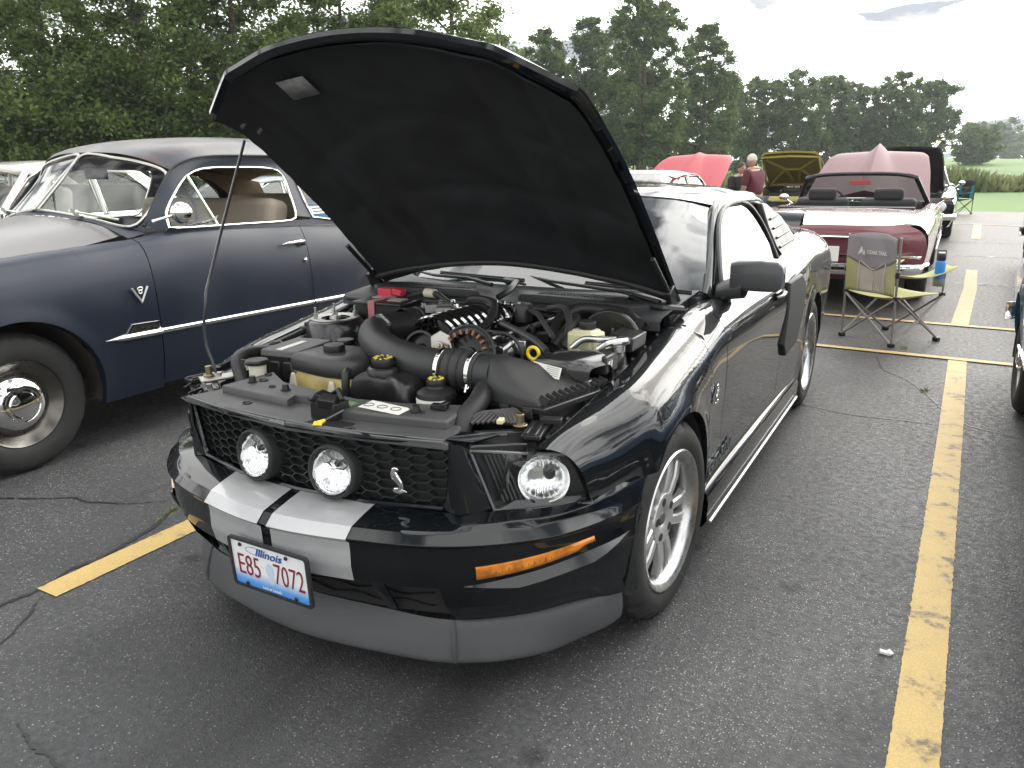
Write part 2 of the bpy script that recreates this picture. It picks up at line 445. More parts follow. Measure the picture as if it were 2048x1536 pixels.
# one sheet of grass to the horizon; gentle mounds of the golf course far off
def ground_z(x, y):
    r = math.hypot(x+10, y)
    z = -.012
    if y > 55:
        k = min(1, (y-55)/60)
        z += k*(.9*math.exp(-((x-6)/14)**2-((y-138)/16)**2)*1.0 + .55*math.exp(-((x-16)/12)**2-((y-105)/12)**2) + .5*(1+math.sin(x*.05+1)*math.sin(y*.045))*.6)
        z += .8*min(1, max(0, (y-170)/150))
    return z
G_ = MB()
xs = sorted(set(list(np.linspace(-700, -60, 9)) + list(np.linspace(-60, 60, 61)) + list(np.linspace(60, 700, 9))))
ys = sorted(set(list(np.linspace(-300, 20, 7)) + list(np.linspace(20, 200, 73)) + list(np.linspace(200, 900, 12))))
G_.grid([[(x, y, ground_z(x, y)) for x in xs] for y in ys])
setp(G_.build('lawn', lawn_m), kind='structure', label='green golf course grass beyond the parking lot')

# ---- painted lines: worn yellow paint with ragged edges
def paint_material():
    m = mat('yellow paint', (.55, .37, .10), .62, bump=.35, bscale=160)
    N = m.node_tree.nodes; L = m.node_tree.links; b = N['Principled BSDF']; tc = N.new('ShaderNodeTexCoord')
    a = N.new('ShaderNodeTexNoise'); a.inputs['Scale'].default_value = 7; a.inputs['Detail'].default_value = 9; a.inputs['Roughness'].default_value = .7
    L.new(tc.outputs['Object'], a.inputs['Vector'])
    r = N.new('ShaderNodeValToRGB'); e = r.color_ramp.elements
    e[0].position = .36; e[0].color = (.16, .13, .085, 1); e[1].position = .45; e[1].color = (.56, .40, .15, 1)
    x = e.new(.62); x.color = (.63, .44, .155, 1); x = e.new(.80); x.color = (.50, .36, .16, 1)
    L.new(a.outputs['Fac'], r.inputs[0])
    f = N.new('ShaderNodeTexVoronoi'); f.inputs['Scale'].default_value = 130; L.new(tc.outputs['Object'], f.inputs['Vector'])
    mr = N.new('ShaderNodeMapRange'); mr.inputs['From Min'].default_value = 0; mr.inputs['From Max'].default_value = .5; mr.inputs['To Min'].default_value = 1.08; mr.inputs['To Max'].default_value = .84
    L.new(f.outputs['Distance'], mr.inputs['Value'])
    mu = N.new('ShaderNodeMix'); mu.data_type = 'RGBA'; mu.blend_type = 'MULTIPLY'; mu.inputs['Factor'].default_value = 1
    L.new(r.outputs[0], mu.inputs['A']); L.new(mr.outputs[0], mu.inputs['B'])
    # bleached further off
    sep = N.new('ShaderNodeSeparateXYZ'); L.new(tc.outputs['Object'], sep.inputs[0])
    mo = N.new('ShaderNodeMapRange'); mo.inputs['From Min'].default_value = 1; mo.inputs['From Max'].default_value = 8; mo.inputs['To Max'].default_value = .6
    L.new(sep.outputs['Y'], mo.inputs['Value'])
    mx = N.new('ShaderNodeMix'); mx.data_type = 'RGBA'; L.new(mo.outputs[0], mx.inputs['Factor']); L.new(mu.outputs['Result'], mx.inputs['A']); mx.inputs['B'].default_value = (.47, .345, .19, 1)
    L.new(mx.outputs['Result'], b.inputs['Base Color'])
    return m
paint_m = paint_material()
def strip(name, pts, w, m, z=.004, jag=.0012, step=.012, label=None, taper=False):
    """flat ragged strip along a polyline on the ground"""
    ln = sum(math.dist(a, b) for a, b in zip(pts, pts[1:]))
    n = max(3, int(ln/step)); P = resample(pts, n); rows = []
    ww = w if hasattr(w, '__len__') else (w, w)
    for i, p in enumerate(P):
        a = P[max(0, i-1)]; b = P[min(n-1, i+1)]; tx, ty = b[0]-a[0], b[1]-a[1]; l = math.hypot(tx, ty) or 1
        nx, ny = -ty/l, tx/l; k = (ww[0]+(ww[1]-ww[0])*i/(n-1))/2
        if taper: k *= min(1, 4*min(i, n-1-i)/n+.15)*rnd.uniform(.5, 1.4)
        rows.append([(p[0]+nx*(k+rnd.gauss(0, jag)), p[1]+ny*(k+rnd.gauss(0, jag)), z), (p[0]-nx*(k+rnd.gauss(0, jag)), p[1]-ny*(k+rnd.gauss(0, jag)), z)])
    b = MB(); b.grid(rows)
    return setp(b.build(name, m, weld=False), kind='structure', label=label)
strip('parking_line', [(1.672, -2.4), (1.745, 2.6), (1.765, 4.48)], (.118, .128), paint_m, label='long yellow stall line beside the black car')
strip('parking_line', [(-1.178, -.965), (-1.13, 2.0), (-1.09, 4.6)], .125, paint_m, label='yellow stall line between the black car and the dark blue sedan')
strip('parking_line', [(-4.05, -.9), (-3.97, 4.7)], .12, paint_m)
strip('parking_line', [(-6.9, -.8), (-6.8, 4.9)], .12, paint_m)
strip('parking_line', [(4.5, -1.2), (4.6, 4.3)], .12, paint_m)
strip('parking_line', [(-8, 5.02), (.747, 4.52), (2.128, 4.437), (6, 4.2)], .085, paint_m, z=.009, label='nearer yellow cross line behind the black car')
strip('parking_line', [(-8, 6.5), (.529, 6.005), (2.19, 5.889), (6, 5.62)], .085, paint_m, z=.009, label='farther yellow cross line behind the folding chair')
strip('parking_line', [(1.77, 5.99), (1.865, 8.4), (1.895, 10.3)], (.145, .14), paint_m, label='pale yellow stall line beside the maroon convertible')
strip('parking_line', [(-1.06, 6.2), (-1.0, 11)], .13, paint_m)
strip('parking_line', [(1.99, 15.3), (2.06, 19.1)], .16, paint_m)
strip('parking_line', [(-9, 19.9), (1.86, 19.27), (2.79, 18.9), (9, 18.6)], .1, paint_m, z=.009)
crack_m = mat('crack filler', (.012, .012, .013), .5, vary=.3, vscale=20)
strip('pavement_crack', [(-1.10, -1.5), (-1.243, -1.098), (-1.224, -.962), (-1.27, -.814), (-1.247, -.701), (-1.297, -.431), (-1.385, -.231), (-1.42, .3), (-1.38, 1.2)], .020, crack_m, z=.003, jag=.005, step=.015, label='wide sealed crack beside the left yellow line')
for c_ in ([(-.98, -1.3), (-.996, -1.234), (-1.03, -1.166), (-1.091, -1.078), (-1.157, -1.006), (-1.175, -.977)], [(-.56, -1.43), (-.522, -1.442), (-.429, -1.468), (-.354, -1.471), (-.22, -1.49), (-.1, -1.62)],
           [(-2.6, -.62), (-2.254, -.539), (-2.072, -.453), (-1.93, -.367), (-1.824, -.373), (-1.625, -.291), (-1.49, -.189)],
           [(1.196, 4.334), (1.28, 3.883), (1.443, 3.678), (1.582, 3.363), (1.679, 3.033), (1.83, 2.702), (2.103, 2.566), (2.6, 2.4)],
           [(1.522, 7.859), (1.587, 7.256), (1.549, 6.584), (1.474, 6.167), (1.334, 5.91), (1.255, 5.485), (1.216, 5.179), (1.3, 4.8)],
           [(-.4, 2.6), (.757, 2.766), (1.199, 2.626), (1.689, 2.652), (2.091, 2.34)]):
    strip('pavement_crack', c_, .011, crack_m, z=.003, jag=.003, step=.012, taper=True)
tar_m = mat('tar seam', (.03, .03, .032), .55, vary=.3, vscale=9)
for yy in (8.9, 12.2, 14.6):
    strip('tar_seam', [(-6, yy+.4), (1.5, yy), (6, yy-.35)], .12, tar_m, z=.003, jag=.02, step=.1)
b = MB(); b.box((1.597, .061, .006), (.035, .014, .008), (.1, .2, .3)); b.box((1.61, .066, .008), (.014, .018, .006), (.4, 0, 1))
setp(b.build('paper_scrap', mat('scrap', (.7, .7, .68), .7)), 'small white scrap of litter lying on the asphalt by the long yellow line', 'litter')
# a few weeds in the sealed crack
def weeds(name, spots, n, h, label):
    b = MB()
    for (x, y) in spots:
        for k in range(n):
            a = rnd.uniform(0, 2*PI); l = rnd.uniform(.4, 1)*h; px, py = x+rnd.gauss(0, .012), y+rnd.gauss(0, .02); w = .003
            b.add([(px-w, py, .001), (px+w, py, .001), (px+math.cos(a)*l*.8, py+math.sin(a)*l*.8, l*.7)], [(0, 1, 2)])
    return setp(b.build(name, mat('weed green', (.16, .19, .04), .7), weld=False), label, 'weeds', kind='stuff')
weeds('weeds', [(-1.375+.006*i, -.26-.022*i) for i in range(-4, 5)], 9, .03, 'tuft of yellow green weeds in the crack beside the black car')
weeds('weeds', [(1.58, 3.38), (1.585, 3.40), (1.38, 4.70)], 14, .05, 'dry weeds growing from a crack near the long yellow line')

# ================================================================== trees
def leaf_material(name, c0, c1):
    m = bpy.data.materials.new(name); m.use_nodes = True
    N = m.node_tree.nodes; L = m.node_tree.links; N.remove(N['Principled BSDF'])
    g = N.new('ShaderNodeNewGeometry'); r = N.new('ShaderNodeValToRGB')
    r.color_ramp.elements[0].color = (*c0, 1); r.color_ramp.elements[1].color = (*c1, 1)
    tc = N.new('ShaderNodeTexCoord'); cn = N.new('ShaderNodeTexNoise'); cn.inputs['Scale'].default_value = .9; cn.inputs['Detail'].default_value = 3
    L.new(tc.outputs['Object'], cn.inputs['Vector'])
    mr = N.new('ShaderNodeMapRange'); mr.inputs['From Min'].default_value = .35; mr.inputs['From Max'].default_value = .65; mr.inputs['To Min'].default_value = -.25; mr.inputs['To Max'].default_value = .35
    L.new(cn.outputs['Fac'], mr.inputs['Value'])
    ad = N.new('ShaderNodeMath'); ad.operation = 'MULTIPLY_ADD'; ad.inputs[1].default_value = .7; L.new(g.outputs['Random Per Island'], ad.inputs[0]); L.new(mr.outputs[0], ad.inputs[2])
    L.new(ad.outputs[0], r.inputs[0])
    d = N.new('ShaderNodeBsdfPrincipled'); d.inputs['Roughness'].default_value = .55; d.inputs['Specular IOR Level'].default_value = .3
    t = N.new('ShaderNodeBsdfTranslucent'); mx = N.new('ShaderNodeMixShader'); mx.inputs[0].default_value = .38
    hs = N.new('ShaderNodeHueSaturation'); hs.inputs['Value'].default_value = 1.3; hs.inputs['Hue'].default_value = .485
    L.new(r.outputs[0], d.inputs['Base Color']); L.new(r.outputs[0], hs.inputs['Color']); L.new(hs.outputs[0], t.inputs[0])
    L.new(d.outputs[0], mx.inputs[1]); L.new(t.outputs[0], mx.inputs[2]); L.new(mx.outputs[0], N['Material Output'].inputs[0])
    return m
leaf_dark = leaf_material('leaves near', (.062, .104, .030), (.200, .265, .074))
leaf_far = leaf_material('leaves far', (.058, .100, .036), (.150, .205, .066))
bark_m = mat('bark', (.075, .062, .05), .9, vary=.3, vscale=5, bump=.6, bscale=14)
def crown_mesh(name, rg, clumps, leaf, per, m):
    """leaf-sized faces scattered in clumps; clumps = list of (centre, radii)"""
    C = []; 
    for (c, r) in clumps:
        n = per if not isinstance(per, float) else int(per)
        d = rg.normal(size=(n, 3)); d /= np.linalg.norm(d, axis=1)[:, None]
        rad = np.minimum(1.7, np.abs(rg.normal(size=n))*.66+.05)
        C.append(np.array(c) + d*rad[:, None]*np.array(r))
    P = np.concatenate(C); n = len(P)
    a = rg.normal(size=(n, 3)); a[:, 2] *= .6; a /= np.linalg.norm(a, axis=1)[:, None]
    t = rg.normal(size=(n, 3)); b = np.cross(a, t); b /= np.linalg.norm(b, axis=1)[:, None]
    s = leaf*rg.uniform(.6, 1.35, n)[:, None]
    V = np.stack([P-a*s, P+b*s*.55, P+a*s, P-b*s*.55], 1).reshape(-1, 3)
    me = bpy.data.meshes.new(name); me.vertices.add(4*n); me.vertices.foreach_set('co', V.ravel())
    me.loops.add(4*n); me.loops.foreach_set('vertex_index', np.arange(4*n)); me.polygons.add(n)
    me.polygons.foreach_set('loop_start', np.arange(0, 4*n, 4)); me.update(calc_edges=True)
    me.materials.append(m)
    return me
def trunk_mb(h, r, rg, limbs, spread, start=.35):
    b = MB(); p = [(0, 0, -.2)]; x = y = 0
    for i in range(1, 8):
        x += rg.normal()*.03*h/10; y += rg.normal()*.03*h/10; p.append((x, y, h*i/7))
    b.tube(p, [r*(1-.85*i/7)*(1.25 if i == 0 else 1) for i in range(8)], 9); ends = []
    for k in range(limbs):
        f = start+(.95-start)*k/max(1, limbs-1)*rg.uniform(.85, 1.05); i = f*7; q = p[min(7, int(i))]; q2 = p[min(7, int(i)+1)]; u = i-int(i)
        s = [q[j]+(q2[j]-q[j])*u for j in range(3)]
        a = k*2.4+rg.normal()*.4; l = spread*(1-.45*f)*rg.uniform(.7, 1.15)
        e = [s[0]+math.cos(a)*l, s[1]+math.sin(a)*l, s[2]+l*rg.uniform(.35, .9)]
        mid = [(s[j]+e[j])/2 + (0, 0, -.08*l)[j] for j in range(3)]
        b.tube([s, mid, e], [r*.42*(1-.6*f), r*.25*(1-.6*f), r*.07], 6); ends += [e, mid]
    return b, ends
def make_tree(name, label, cat, h, spread, r, nclump, per, leaf, seed, m, base=.1, group=None, start=.35, top=1.0, flat=1.0, limbs=16):
    rg = np.random.default_rng(seed)
    t = thing(name, label, cat, group=group)
    per = int(per)
    b, ends = trunk_mb(h*.9, r, rg, limbs, spread, start)
    b.build('trunk', bark_m, t)
    cl = []
    for k in range(nclump):
        u = rg.random(); z = h*(base+(1-base)*u)
        prof = max(.12, math.sin(PI*min(1, .16+.80*u))**.75)          # crown outline, fuller in the middle
        a = rg.random()*2*PI; q = math.sqrt(rg.random())*.95
        rr = rg.uniform(.40, .95)*spread*(.32 if nclump < 100 else .24)*(1-.35*u)
        cl.append(((math.cos(a)*q*prof*spread, math.sin(a)*q*prof*spread, z), (rr, rr, rr*.75*flat)))
    for e in ends: 
        rr = spread*(.28 if nclump < 100 else .2)*rg.uniform(.6, 1.1)
        if e[2] > h*base: cl.append((tuple(e), (rr, rr, rr*.8)))
    me = crown_mesh('crown', rg, cl, leaf, per, m)
    o = bpy.data.objects.new('crown', me); COL.objects.link(o); o.parent = t
    return t
def place_tree(src, x, y, s, rz, label=None, first=False, sz=1.0):
    t = src if first else copy_tree(src)
    t.location = (x, y, ground_z(x, y)-.02); t.rotation_euler = (0, 0, rz); t.scale = (s, s, s*sz)
    if label: t['label'] = label
    return t
# the thick stand of trees close behind the dark blue sedan
near = [make_tree('leafy_tree', 'x', 'tree', 11.5, 3.3, .16, 84, 420, .078, 11+i, leaf_dark, base=.05, group='thick stand of trees behind the cars at the side', start=.2, limbs=14) for i in range(3)]
spots = [(-27.0,12.52),(-28.75,14.98),(-23.46,13.35),(-24.89,15.99),(-20.83,14.82),(-22.85,18.27),(-19.11,16.92),(-20.37,20.8),(-16.6,19.47),(-17.33,23.65),(-14.71,22.82)]
nl = 'dense green deciduous tree leafy to the ground in the thick stand behind the cars'
for i, (x, y) in enumerate(spots):
    place_tree(near[i%3], x, y, (.9+.06*((i*7)%4))*(1 if i % 2 == 0 else .62), i*1.3, nl, first=i < 3)
# low bushes filling the foot of the stand
bush = make_tree('understory_bush', 'dark green bush at the foot of the thick tree stand', 'bush', 3.0, 2.3, .06, 70, 260, .075, 31, leaf_dark, base=.02, group='bushes at the foot of the tree stand', start=.1, limbs=8)
for i in range(13):
    k = i/12; place_tree(bush, -25.2+k*13.5+.5*math.sin(i*3), 11.6+k*11.5+.6*math.cos(i*5), 1.0+.25*math.sin(i*2.1), i*1.7, first=i == 0)
# tall trees in the middle distance
tall = [make_tree('tall_tree', 'x', 'tree', 13.2, 3.4, .30, 210, 190, .135, 41+i, leaf_far, base=.13, group='tall trees behind the open hood', start=.25) for i in range(2)]
for i, ((x, y), s, l) in enumerate(zip([(-30.16,53.14),(-25.45,51.18),(-24.01,56.57),(-18.36,52.86),(-16.6,61.5),(-22.0,62)], [.82, .80, .90, 1.0, .86, .8],
        ['tall tree partly hidden behind the top of the open black hood'] * 3 + ['tallest tree of the row with a thick visible trunk above the red hood', 'tall tree at the end of the tall group where the tree line drops', 'tall tree partly hidden behind the top of the open black hood'])):
    place_tree(tall[i%2], x, y, s, i*2.1, l, first=i < 2)
# row of shorter trees at the golf course edge, sky showing under and through the crowns
row = [make_tree('row_tree', 'x', 'tree', 10.5, 3.6, .22, 140, 150, .165, 61+i, leaf_far, base=.24, group='row of trees along the golf course', start=.2, limbs=14) for i in range(3)]
rl = ['first tree of the lower row next to the tall trees'] + ['broad tree in the lower row with sky showing through its crown']*5 + ['last big tree of the lower row above the maroon hood']
for i, ((x, y), s) in enumerate(zip([(-19.31,77.53),(-17.22,83.28),(-13.7,82.96),(-11.22,88.92),(-8.46,92.75),(-5.01,92.39),(-2.1,96.31)], [.88, .90, .92, .92, .86, .93, .88])):
    place_tree(row[i%3], x, y, s, i*1.9, rl[i], first=i < 3)
under = make_tree('hedge_tree', 'small dark tree filling the gap under the row of bigger trees', 'tree', 4.6, 3.2, .1, 40, 110, .25, 75, leaf_far, base=.04, group='small trees under the row', start=.1, limbs=8)
for i, (x, y) in enumerate([(-27,66),(-22.5,69),(-19.5,90),(-14.5,96),(-9.5,101),(-6,104),(-3.6,104)]):
    place_tree(under, x, y, .85+.25*((i*5)%3)/2, i*1.1, first=i == 0)
place_tree(make_tree('round_tree', 'round dark green tree standing alone on the golf course', 'tree', 5.0, 3.2, .2, 60, 160, .22, 81, leaf_far, base=.08, start=.15, limbs=10), 2.57, 124.1, 1.0, 0, first=True)
ft = make_tree('distant_tree', 'small far tree on the golf course skyline', 'tree', 7.0, 4.5, .25, 30, 80, .5, 91, leaf_far, base=.05, group='far trees on the skyline', start=.15, limbs=6)
for i, (x, y, s) in enumerate([(8.2,253,1.3),(12,278,1.1),(14.7,268,.9),(19,282,1.0),(25,290,1.2),(31,300,1.1),(5,300,1.2)]):
    place_tree(ft, x, y, s, i, first=i == 0)
# band of tall weeds between the mown strip and the golf course
def tall_grass():
    rg = np.random.default_rng(5); n = 16000
    u = rg.random(n); X = -40+u*70+rg.normal(size=n)*.3; Y = 38.2+.6*(X+2)*.42+rg.random(n)*5.0
    H = rg.uniform(.35, .85, n)*(1+.25*np.sin(X*1.3)+.2*np.sin(X*.43+1)); a = rg.random(n)*2*PI; w = rg.uniform(.05, .16, n); ln = rg.normal(size=(n, 2))*.22
    Z0 = np.zeros(n)-.02
    p0 = np.stack([X-np.cos(a)*w, Y-np.sin(a)*w, Z0], 1); p1 = np.stack([X+np.cos(a)*w, Y+np.sin(a)*w, Z0], 1)
    p2 = np.stack([X+np.cos(a)*w*.7+ln[:,0], Y+np.sin(a)*w*.7+ln[:,1], H*.8], 1); p3 = np.stack([X+ln[:,0]*1.3, Y+ln[:,1]*1.3, H], 1)
    V = np.stack([p0, p1, p2, p3], 1).reshape(-1, 3)
    me = bpy.data.meshes.new('tall_weeds'); me.vertices.add(4*n); me.vertices.foreach_set('co', V.ravel()); me.loops.add(4*n)
    me.loops.foreach_set('vertex_index', np.arange(4*n)); me.polygons.add(n); me.polygons.foreach_set('loop_start', np.arange(0, 4*n, 4)); me.update(calc_edges=True)
    me.materials.append(leaf_material('weeds leaves', (.085, .115, .04), (.24, .25, .12)))
    o = bpy.data.objects.new('tall_weeds', me); COL.objects.link(o)
    setp(o, 'band of tall wild weeds between mown grass and golf course', 'weeds', kind='stuff')
tall_grass()
# say which tree is which, counted from the left as one looks from the near edge of the lot
ORD = 'first second third fourth fifth sixth seventh eighth ninth tenth eleventh twelfth thirteenth'.split()
for stem_, txt in (('leafy_tree', '{} leafy tree from the left in the dense stand behind the navy sedan'), ('understory_bush', '{} dark bush from the left at the foot of the dense tree stand'),
                   ('tall_tree', '{} tall tree from the left in the group behind the open black hood'), ('row_tree', '{} tree from the left in the lower row along the golf course'),
                   ('hedge_tree', '{} small dark tree from the left under the lower row of trees'), ('distant_tree', '{} small far tree from the left on the skyline by the round tree')):
    L_ = [o for o in COL.objects if o.parent is None and o.name.split('.')[0] == stem_]
    L_.sort(key=lambda o: math.atan2(o.location.x-1.64, o.location.y+2.41))
    for i, o in enumerate(L_): o['label'] = txt.format(ORD[i])
# ================================================================== materials shared by the cars
gloss_black = mat('gloss black paint', (.0030, .0042, .0058), .5, coat=1.0, coat_rough=.02, spec=.05)
satin_black = mat('satin black plastic', (.011, .011, .012), .36, vary=.15, vscale=9)
matte_black = mat('matte black plastic', (.020, .0205, .022), .62, bump=.15, bscale=300)
rubber = mat('tyre rubber', (.020, .020, .020), .72, vary=.25, vscale=14, bump=.1, bscale=90)
chrome = mat('chrome', (.82, .82, .80), .06, metal=1)
alloy = mat('cast alloy', (.58, .58, .58), .30, metal=1, vary=.06, vscale=30)
alloy_dull = mat('dull alloy', (.40, .39, .37), .42, metal=1, vary=.15, vscale=25)
alloy_paint = mat('wheel silver', (.54, .54, .535), .34, metal=.6, coat=.4)
steel_dark = mat('dark steel', (.10, .10, .10), .38, metal=1)
hose_m = mat('rubber hose', (.018, .018, .018), .5)
white_paper = mat('sticker white', (.74, .73, .68), .6, vary=.05)
ink = mat('black ink', (.03, .03, .03), .6)
def glass_mat(name, tint=(.75, .82, .80), dark=.35, ior=1.55):
    """window pane: sees through with a tint, mirrors the sky by fresnel"""
    m = bpy.data.materials.new(name); m.use_nodes = True; N = m.node_tree.nodes; L = m.node_tree.links
    N.remove(N['Principled BSDF'])
    t = N.new('ShaderNodeBsdfTransparent'); t.inputs[0].default_value = (*[c*dark for c in tint], 1)
    g = N.new('ShaderNodeBsdfGlossy'); g.inputs['Roughness'].default_value = .015; g.inputs[0].default_value = (1, 1, 1, 1)
    f = N.new('ShaderNodeFresnel')
    ge = N.new('ShaderNodeNewGeometry'); io = N.new('ShaderNodeMapRange'); io.inputs['To Min'].default_value = ior; io.inputs['To Max'].default_value = 1/ior
    L.new(ge.outputs['Backfacing'], io.inputs['Value']); L.new(io.outputs[0], f.inputs[0])      # a pane is the same from both sides
    x = N.new('ShaderNodeMixShader'); L.new(f.outputs[0], x.inputs[0]); L.new(t.outputs[0], x.inputs[1]); L.new(g.outputs[0], x.inputs[2])
    L.new(x.outputs[0], N['Material Output'].inputs[0])
    return m
glass_tint = glass_mat('tinted glass', (.62, .74, .72), .6, 1.6)
glass_dark = glass_mat('mirror film glass', (.5, .55, .55), .18, 1.85)
glass_clear = glass_mat('clear glass', (.95, .98, .96), .92)
lens_clear = glass_mat('lens cover', (.97, .98, .98), .90)
interior_dark = mat('dark cabin trim', (.025, .025, .027), .7, vary=.2)
def mirror_y(pts): return [(-x, y, z) for x, y, z in pts]

# ================================================================== the black muscle car
CAR = thing('black_muscle_car', 'gloss black two door coupe with silver stripes and its hood propped open', 'car')
SEC = {   # y: (x, z) from the top seam over the shoulder down to the sill
 -.62: [(.700,.768),(.728,.766),(.752,.757),(.777,.738),(.800,.702),(.816,.655),(.828,.58),(.83,.20)],
 -.50: [(.720,.794),(.753,.789),(.785,.774),(.814,.744),(.840,.702),(.856,.652),(.863,.57),(.86,.20)],
 -.35: [(.727,.817),(.770,.813),(.815,.801),(.855,.768),(.882,.716),(.896,.655),(.900,.56),(.89,.20)],
 -.20: [(.733,.840),(.785,.841),(.838,.827),(.884,.789),(.912,.726),(.922,.656),(.922,.54),(.905,.20)],
  .00: [(.738,.868),(.792,.870),(.850,.853),(.896,.808),(.920,.740),(.930,.660),(.928,.50),(.905,.20)],
  .30: [(.741,.912),(.794,.914),(.850,.898),(.895,.852),(.918,.770),(.920,.665),(.912,.47),(.898,.20)],
  .62: [(.744,.962),(.793,.964),(.845,.948),(.887,.905),(.910,.810),(.910,.680),(.902,.46),(.893,.20)],
  1.0: [(.790,.972),(.818,.970),(.852,.955),(.888,.910),(.911,.820),(.911,.690),(.900,.46),(.893,.20)],
  1.5: [(.795,.978),(.822,.976),(.856,.960),(.893,.912),(.916,.830),(.914,.700),(.902,.46),(.895,.20)],
  1.9: [(.790,1.000),(.820,.998),(.862,.982),(.905,.935),(.926,.850),(.925,.710),(.910,.46),(.898,.20)],
  2.4: [(.765,1.045),(.800,1.040),(.852,1.012),(.898,.952),(.922,.860),(.928,.720),(.926,.46),(.90,.20)],
  2.9: [(.730,1.065),(.772,1.060),(.834,1.028),(.886,.962),(.912,.865),(.918,.720),(.912,.46),(.89,.22)],
  3.4: [(.700,1.055),(.750,1.048),(.820,1.015),(.880,.950),(.910,.850),(.912,.710),(.895,.46),(.87,.27)],
  3.72:[(.640,1.035),(.690,1.028),(.755,.995),(.815,.930),(.845,.830),(.848,.700),(.835,.46),(.81,.30)],
}
ARCH = [(0.0, .343, .375), (2.72, .350, .378)]
def fender_bottom(y): return .604 if y < -.20 else .20
SCOOP = [(1.77,.915),(2.14,.915),(2.30,.83),(2.26,.66),(2.10,.535),(1.80,.525),(1.72,.60),(1.78,.76)]
for sd in (1, -1):
    b = side_panel(SEC, -.62, .617, fender_bottom, ARCH, 46, 20, sd, flange=.035, flare=.012)
    b.v = [(x, y+max(0, abs(x)-.70)*.80*max(0, min(1, (-.18-y)/.40)), z) for x, y, z in b.v]      # raked front edge round the headlight
    fn = b.build('fender', gloss_black, CAR, sharp=50)
    b = side_panel(SEC, .623, 1.742, lambda y: .215, (), 24, 20, sd, flange=.03)
    dr = b.build('door', gloss_black, CAR, sharp=50)
    b = side_panel(SEC, 1.748, 3.72, lambda y: .215 if y < 3 else .215+.1*(y-3), ARCH, 50, 20, sd, flange=.035, flare=.012)
    b.build('quarter_panel', gloss_black, CAR, sharp=50)
    # handle
    b = MB(); b.tube([(.918*sd, 1.50, .872), (.936*sd, 1.53, .878), (.937*sd, 1.63, .884), (.920*sd, 1.66, .884)], .011, 8)
    b.box((.914*sd, 1.58, .880), (.012, .12, .035))
    b.build('handle', gloss_black, dr, bevel=.002)
    # skirt below the doors; a pale tube paints the highlight of its lower edge
    b = MB(); rows = []
    for y in np.linspace(.395, 2.325, 30):
        rows.append([(x*sd, y, z) for x, z in ((.893,.30),(.915,.285),(.925,.25),(.922,.17),(.905,.145),(.86,.14))])
    b.grid(rows, flip=sd < 0); b.build('side_skirt', gloss_black, CAR, sharp=40)
    b = MB(); b.tube([(.926*sd, y, .158+.004*y) for y in np.linspace(.42, 2.30, 20)], .008, 6); b.build('skirt_highlight', mat('highlight grey', (.35,.35,.35), .3, metal=.6), CAR)
    # matt black scoop ahead of the rear wheel
    poly = SCOOP
    M = Matrix(((0,0,sd,.905*sd),(1,0,0,0),(0,1,0,0),(0,0,0,1)))
    b = MB(); b.prism(poly, 0, .029, M, inset=.009); b.build('side_scoop', matte_black, CAR, bevel=.006)
    # wheel-house liners
    for yc, zc, Ra in ARCH:
        b = MB(); rows = []
        for a in np.linspace(-.25, PI+.25, 26):
            rows.append([(x*sd, yc-(Ra-.004)*math.cos(a), zc+(Ra-.004)*math.sin(a)) for x in (.905, .60, .50)])
        b.grid(rows)
        b.add([(.50*sd, yc-.36, .12), (.50*sd, yc+.36, .12), (.50*sd, yc+.36, .72), (.50*sd, yc-.36, .72)], [(0,1,2,3)])
        b.build('wheel_liner', matte_black, CAR)
# fender emblem: small running chrome snake shape
def snake(mb, M, s):
    """rearing cobra: flared hood, S body, coiled tail; unit height 1"""
    body = [(.10,.40,0),(-.02,.44,.05),(-.10,.36,.06),(-.08,.18,.06),(.02,.02,.06),(.12,-.14,.06),(.14,-.28,.06),(.02,-.38,.06),(-.14,-.40,.05),(-.06,-.46,.04),(.12,-.47,.04),(.26,-.42,.03),(.34,-.46,.02)]
    rr = [.045,.07,.11,.15,.13,.10,.085,.08,.07,.065,.06,.045,.015]
    P = spline([p+(r,) for p, r in zip(body, rr)], 40)
    k = len(mb.v); mb.tube([(p[0], p[1], 0) for p in P], [max(.01, p[3]) for p in P], 8)
    for i in range(k, len(mb.v)):
        x, y, z = mb.v[i]; mb.v[i] = tuple(M @ Vector((x*s, y*s, z*s*.5)))
for sd in (1, -1):
    b = MB(); snake(b, frame((.922*sd, .455, .672), (0, -1*sd if sd > 0 else 1, 0), (0, 0, 1)), .075)
    b.build('fender_emblem', chrome, CAR)
# lettering on the skirt stripe
for sd in (1, -1):
    M = frame((.906*sd, .60, .365), (0, 1*sd, .06*sd), (0, 0, 1))
    b = text_mb('GT 500', .075, M, .004, sx=1.5, shear=.25)
    b.build('stripe_lettering', mat('stripe letter', (.06,.075,.08), .3, metal=.5), CAR, weld=False)

# ------------------------------------------------------------------ roof, pillars, glass, tail
WB = [(0,.575,1.012),(.35,.61,1.008),(.60,.69,1.003),(.765,.80,.985)]           # windscreen base
WT = [(0,1.225,1.368),(.30,1.235,1.362),(.50,1.265,1.345),(.620,1.315,1.318)]   # windscreen top
KEY4 = [0,.45,.78,1]
def lerp3(a, b, u): return tuple(x+(y-x)*u for x, y in zip(a, b))
def bow(A, B, n, k):   # rails between A and B bulging forward by k
    out = []
    for i in range(n):
        u = i/(n-1); out.append([(x, y-k*math.sin(PI*u), z+k*.8*math.sin(PI*u)) for x, y, z in [lerp3(p, q, u) for p, q in zip(A, B)]])
    return out
b = rail_surface(bow(WB, WT, 5, .02), KEY4, 30, 9); b.build('windshield', glass_mat('dusty screen glass', (.62, .74, .72), .6, 2.2), CAR)
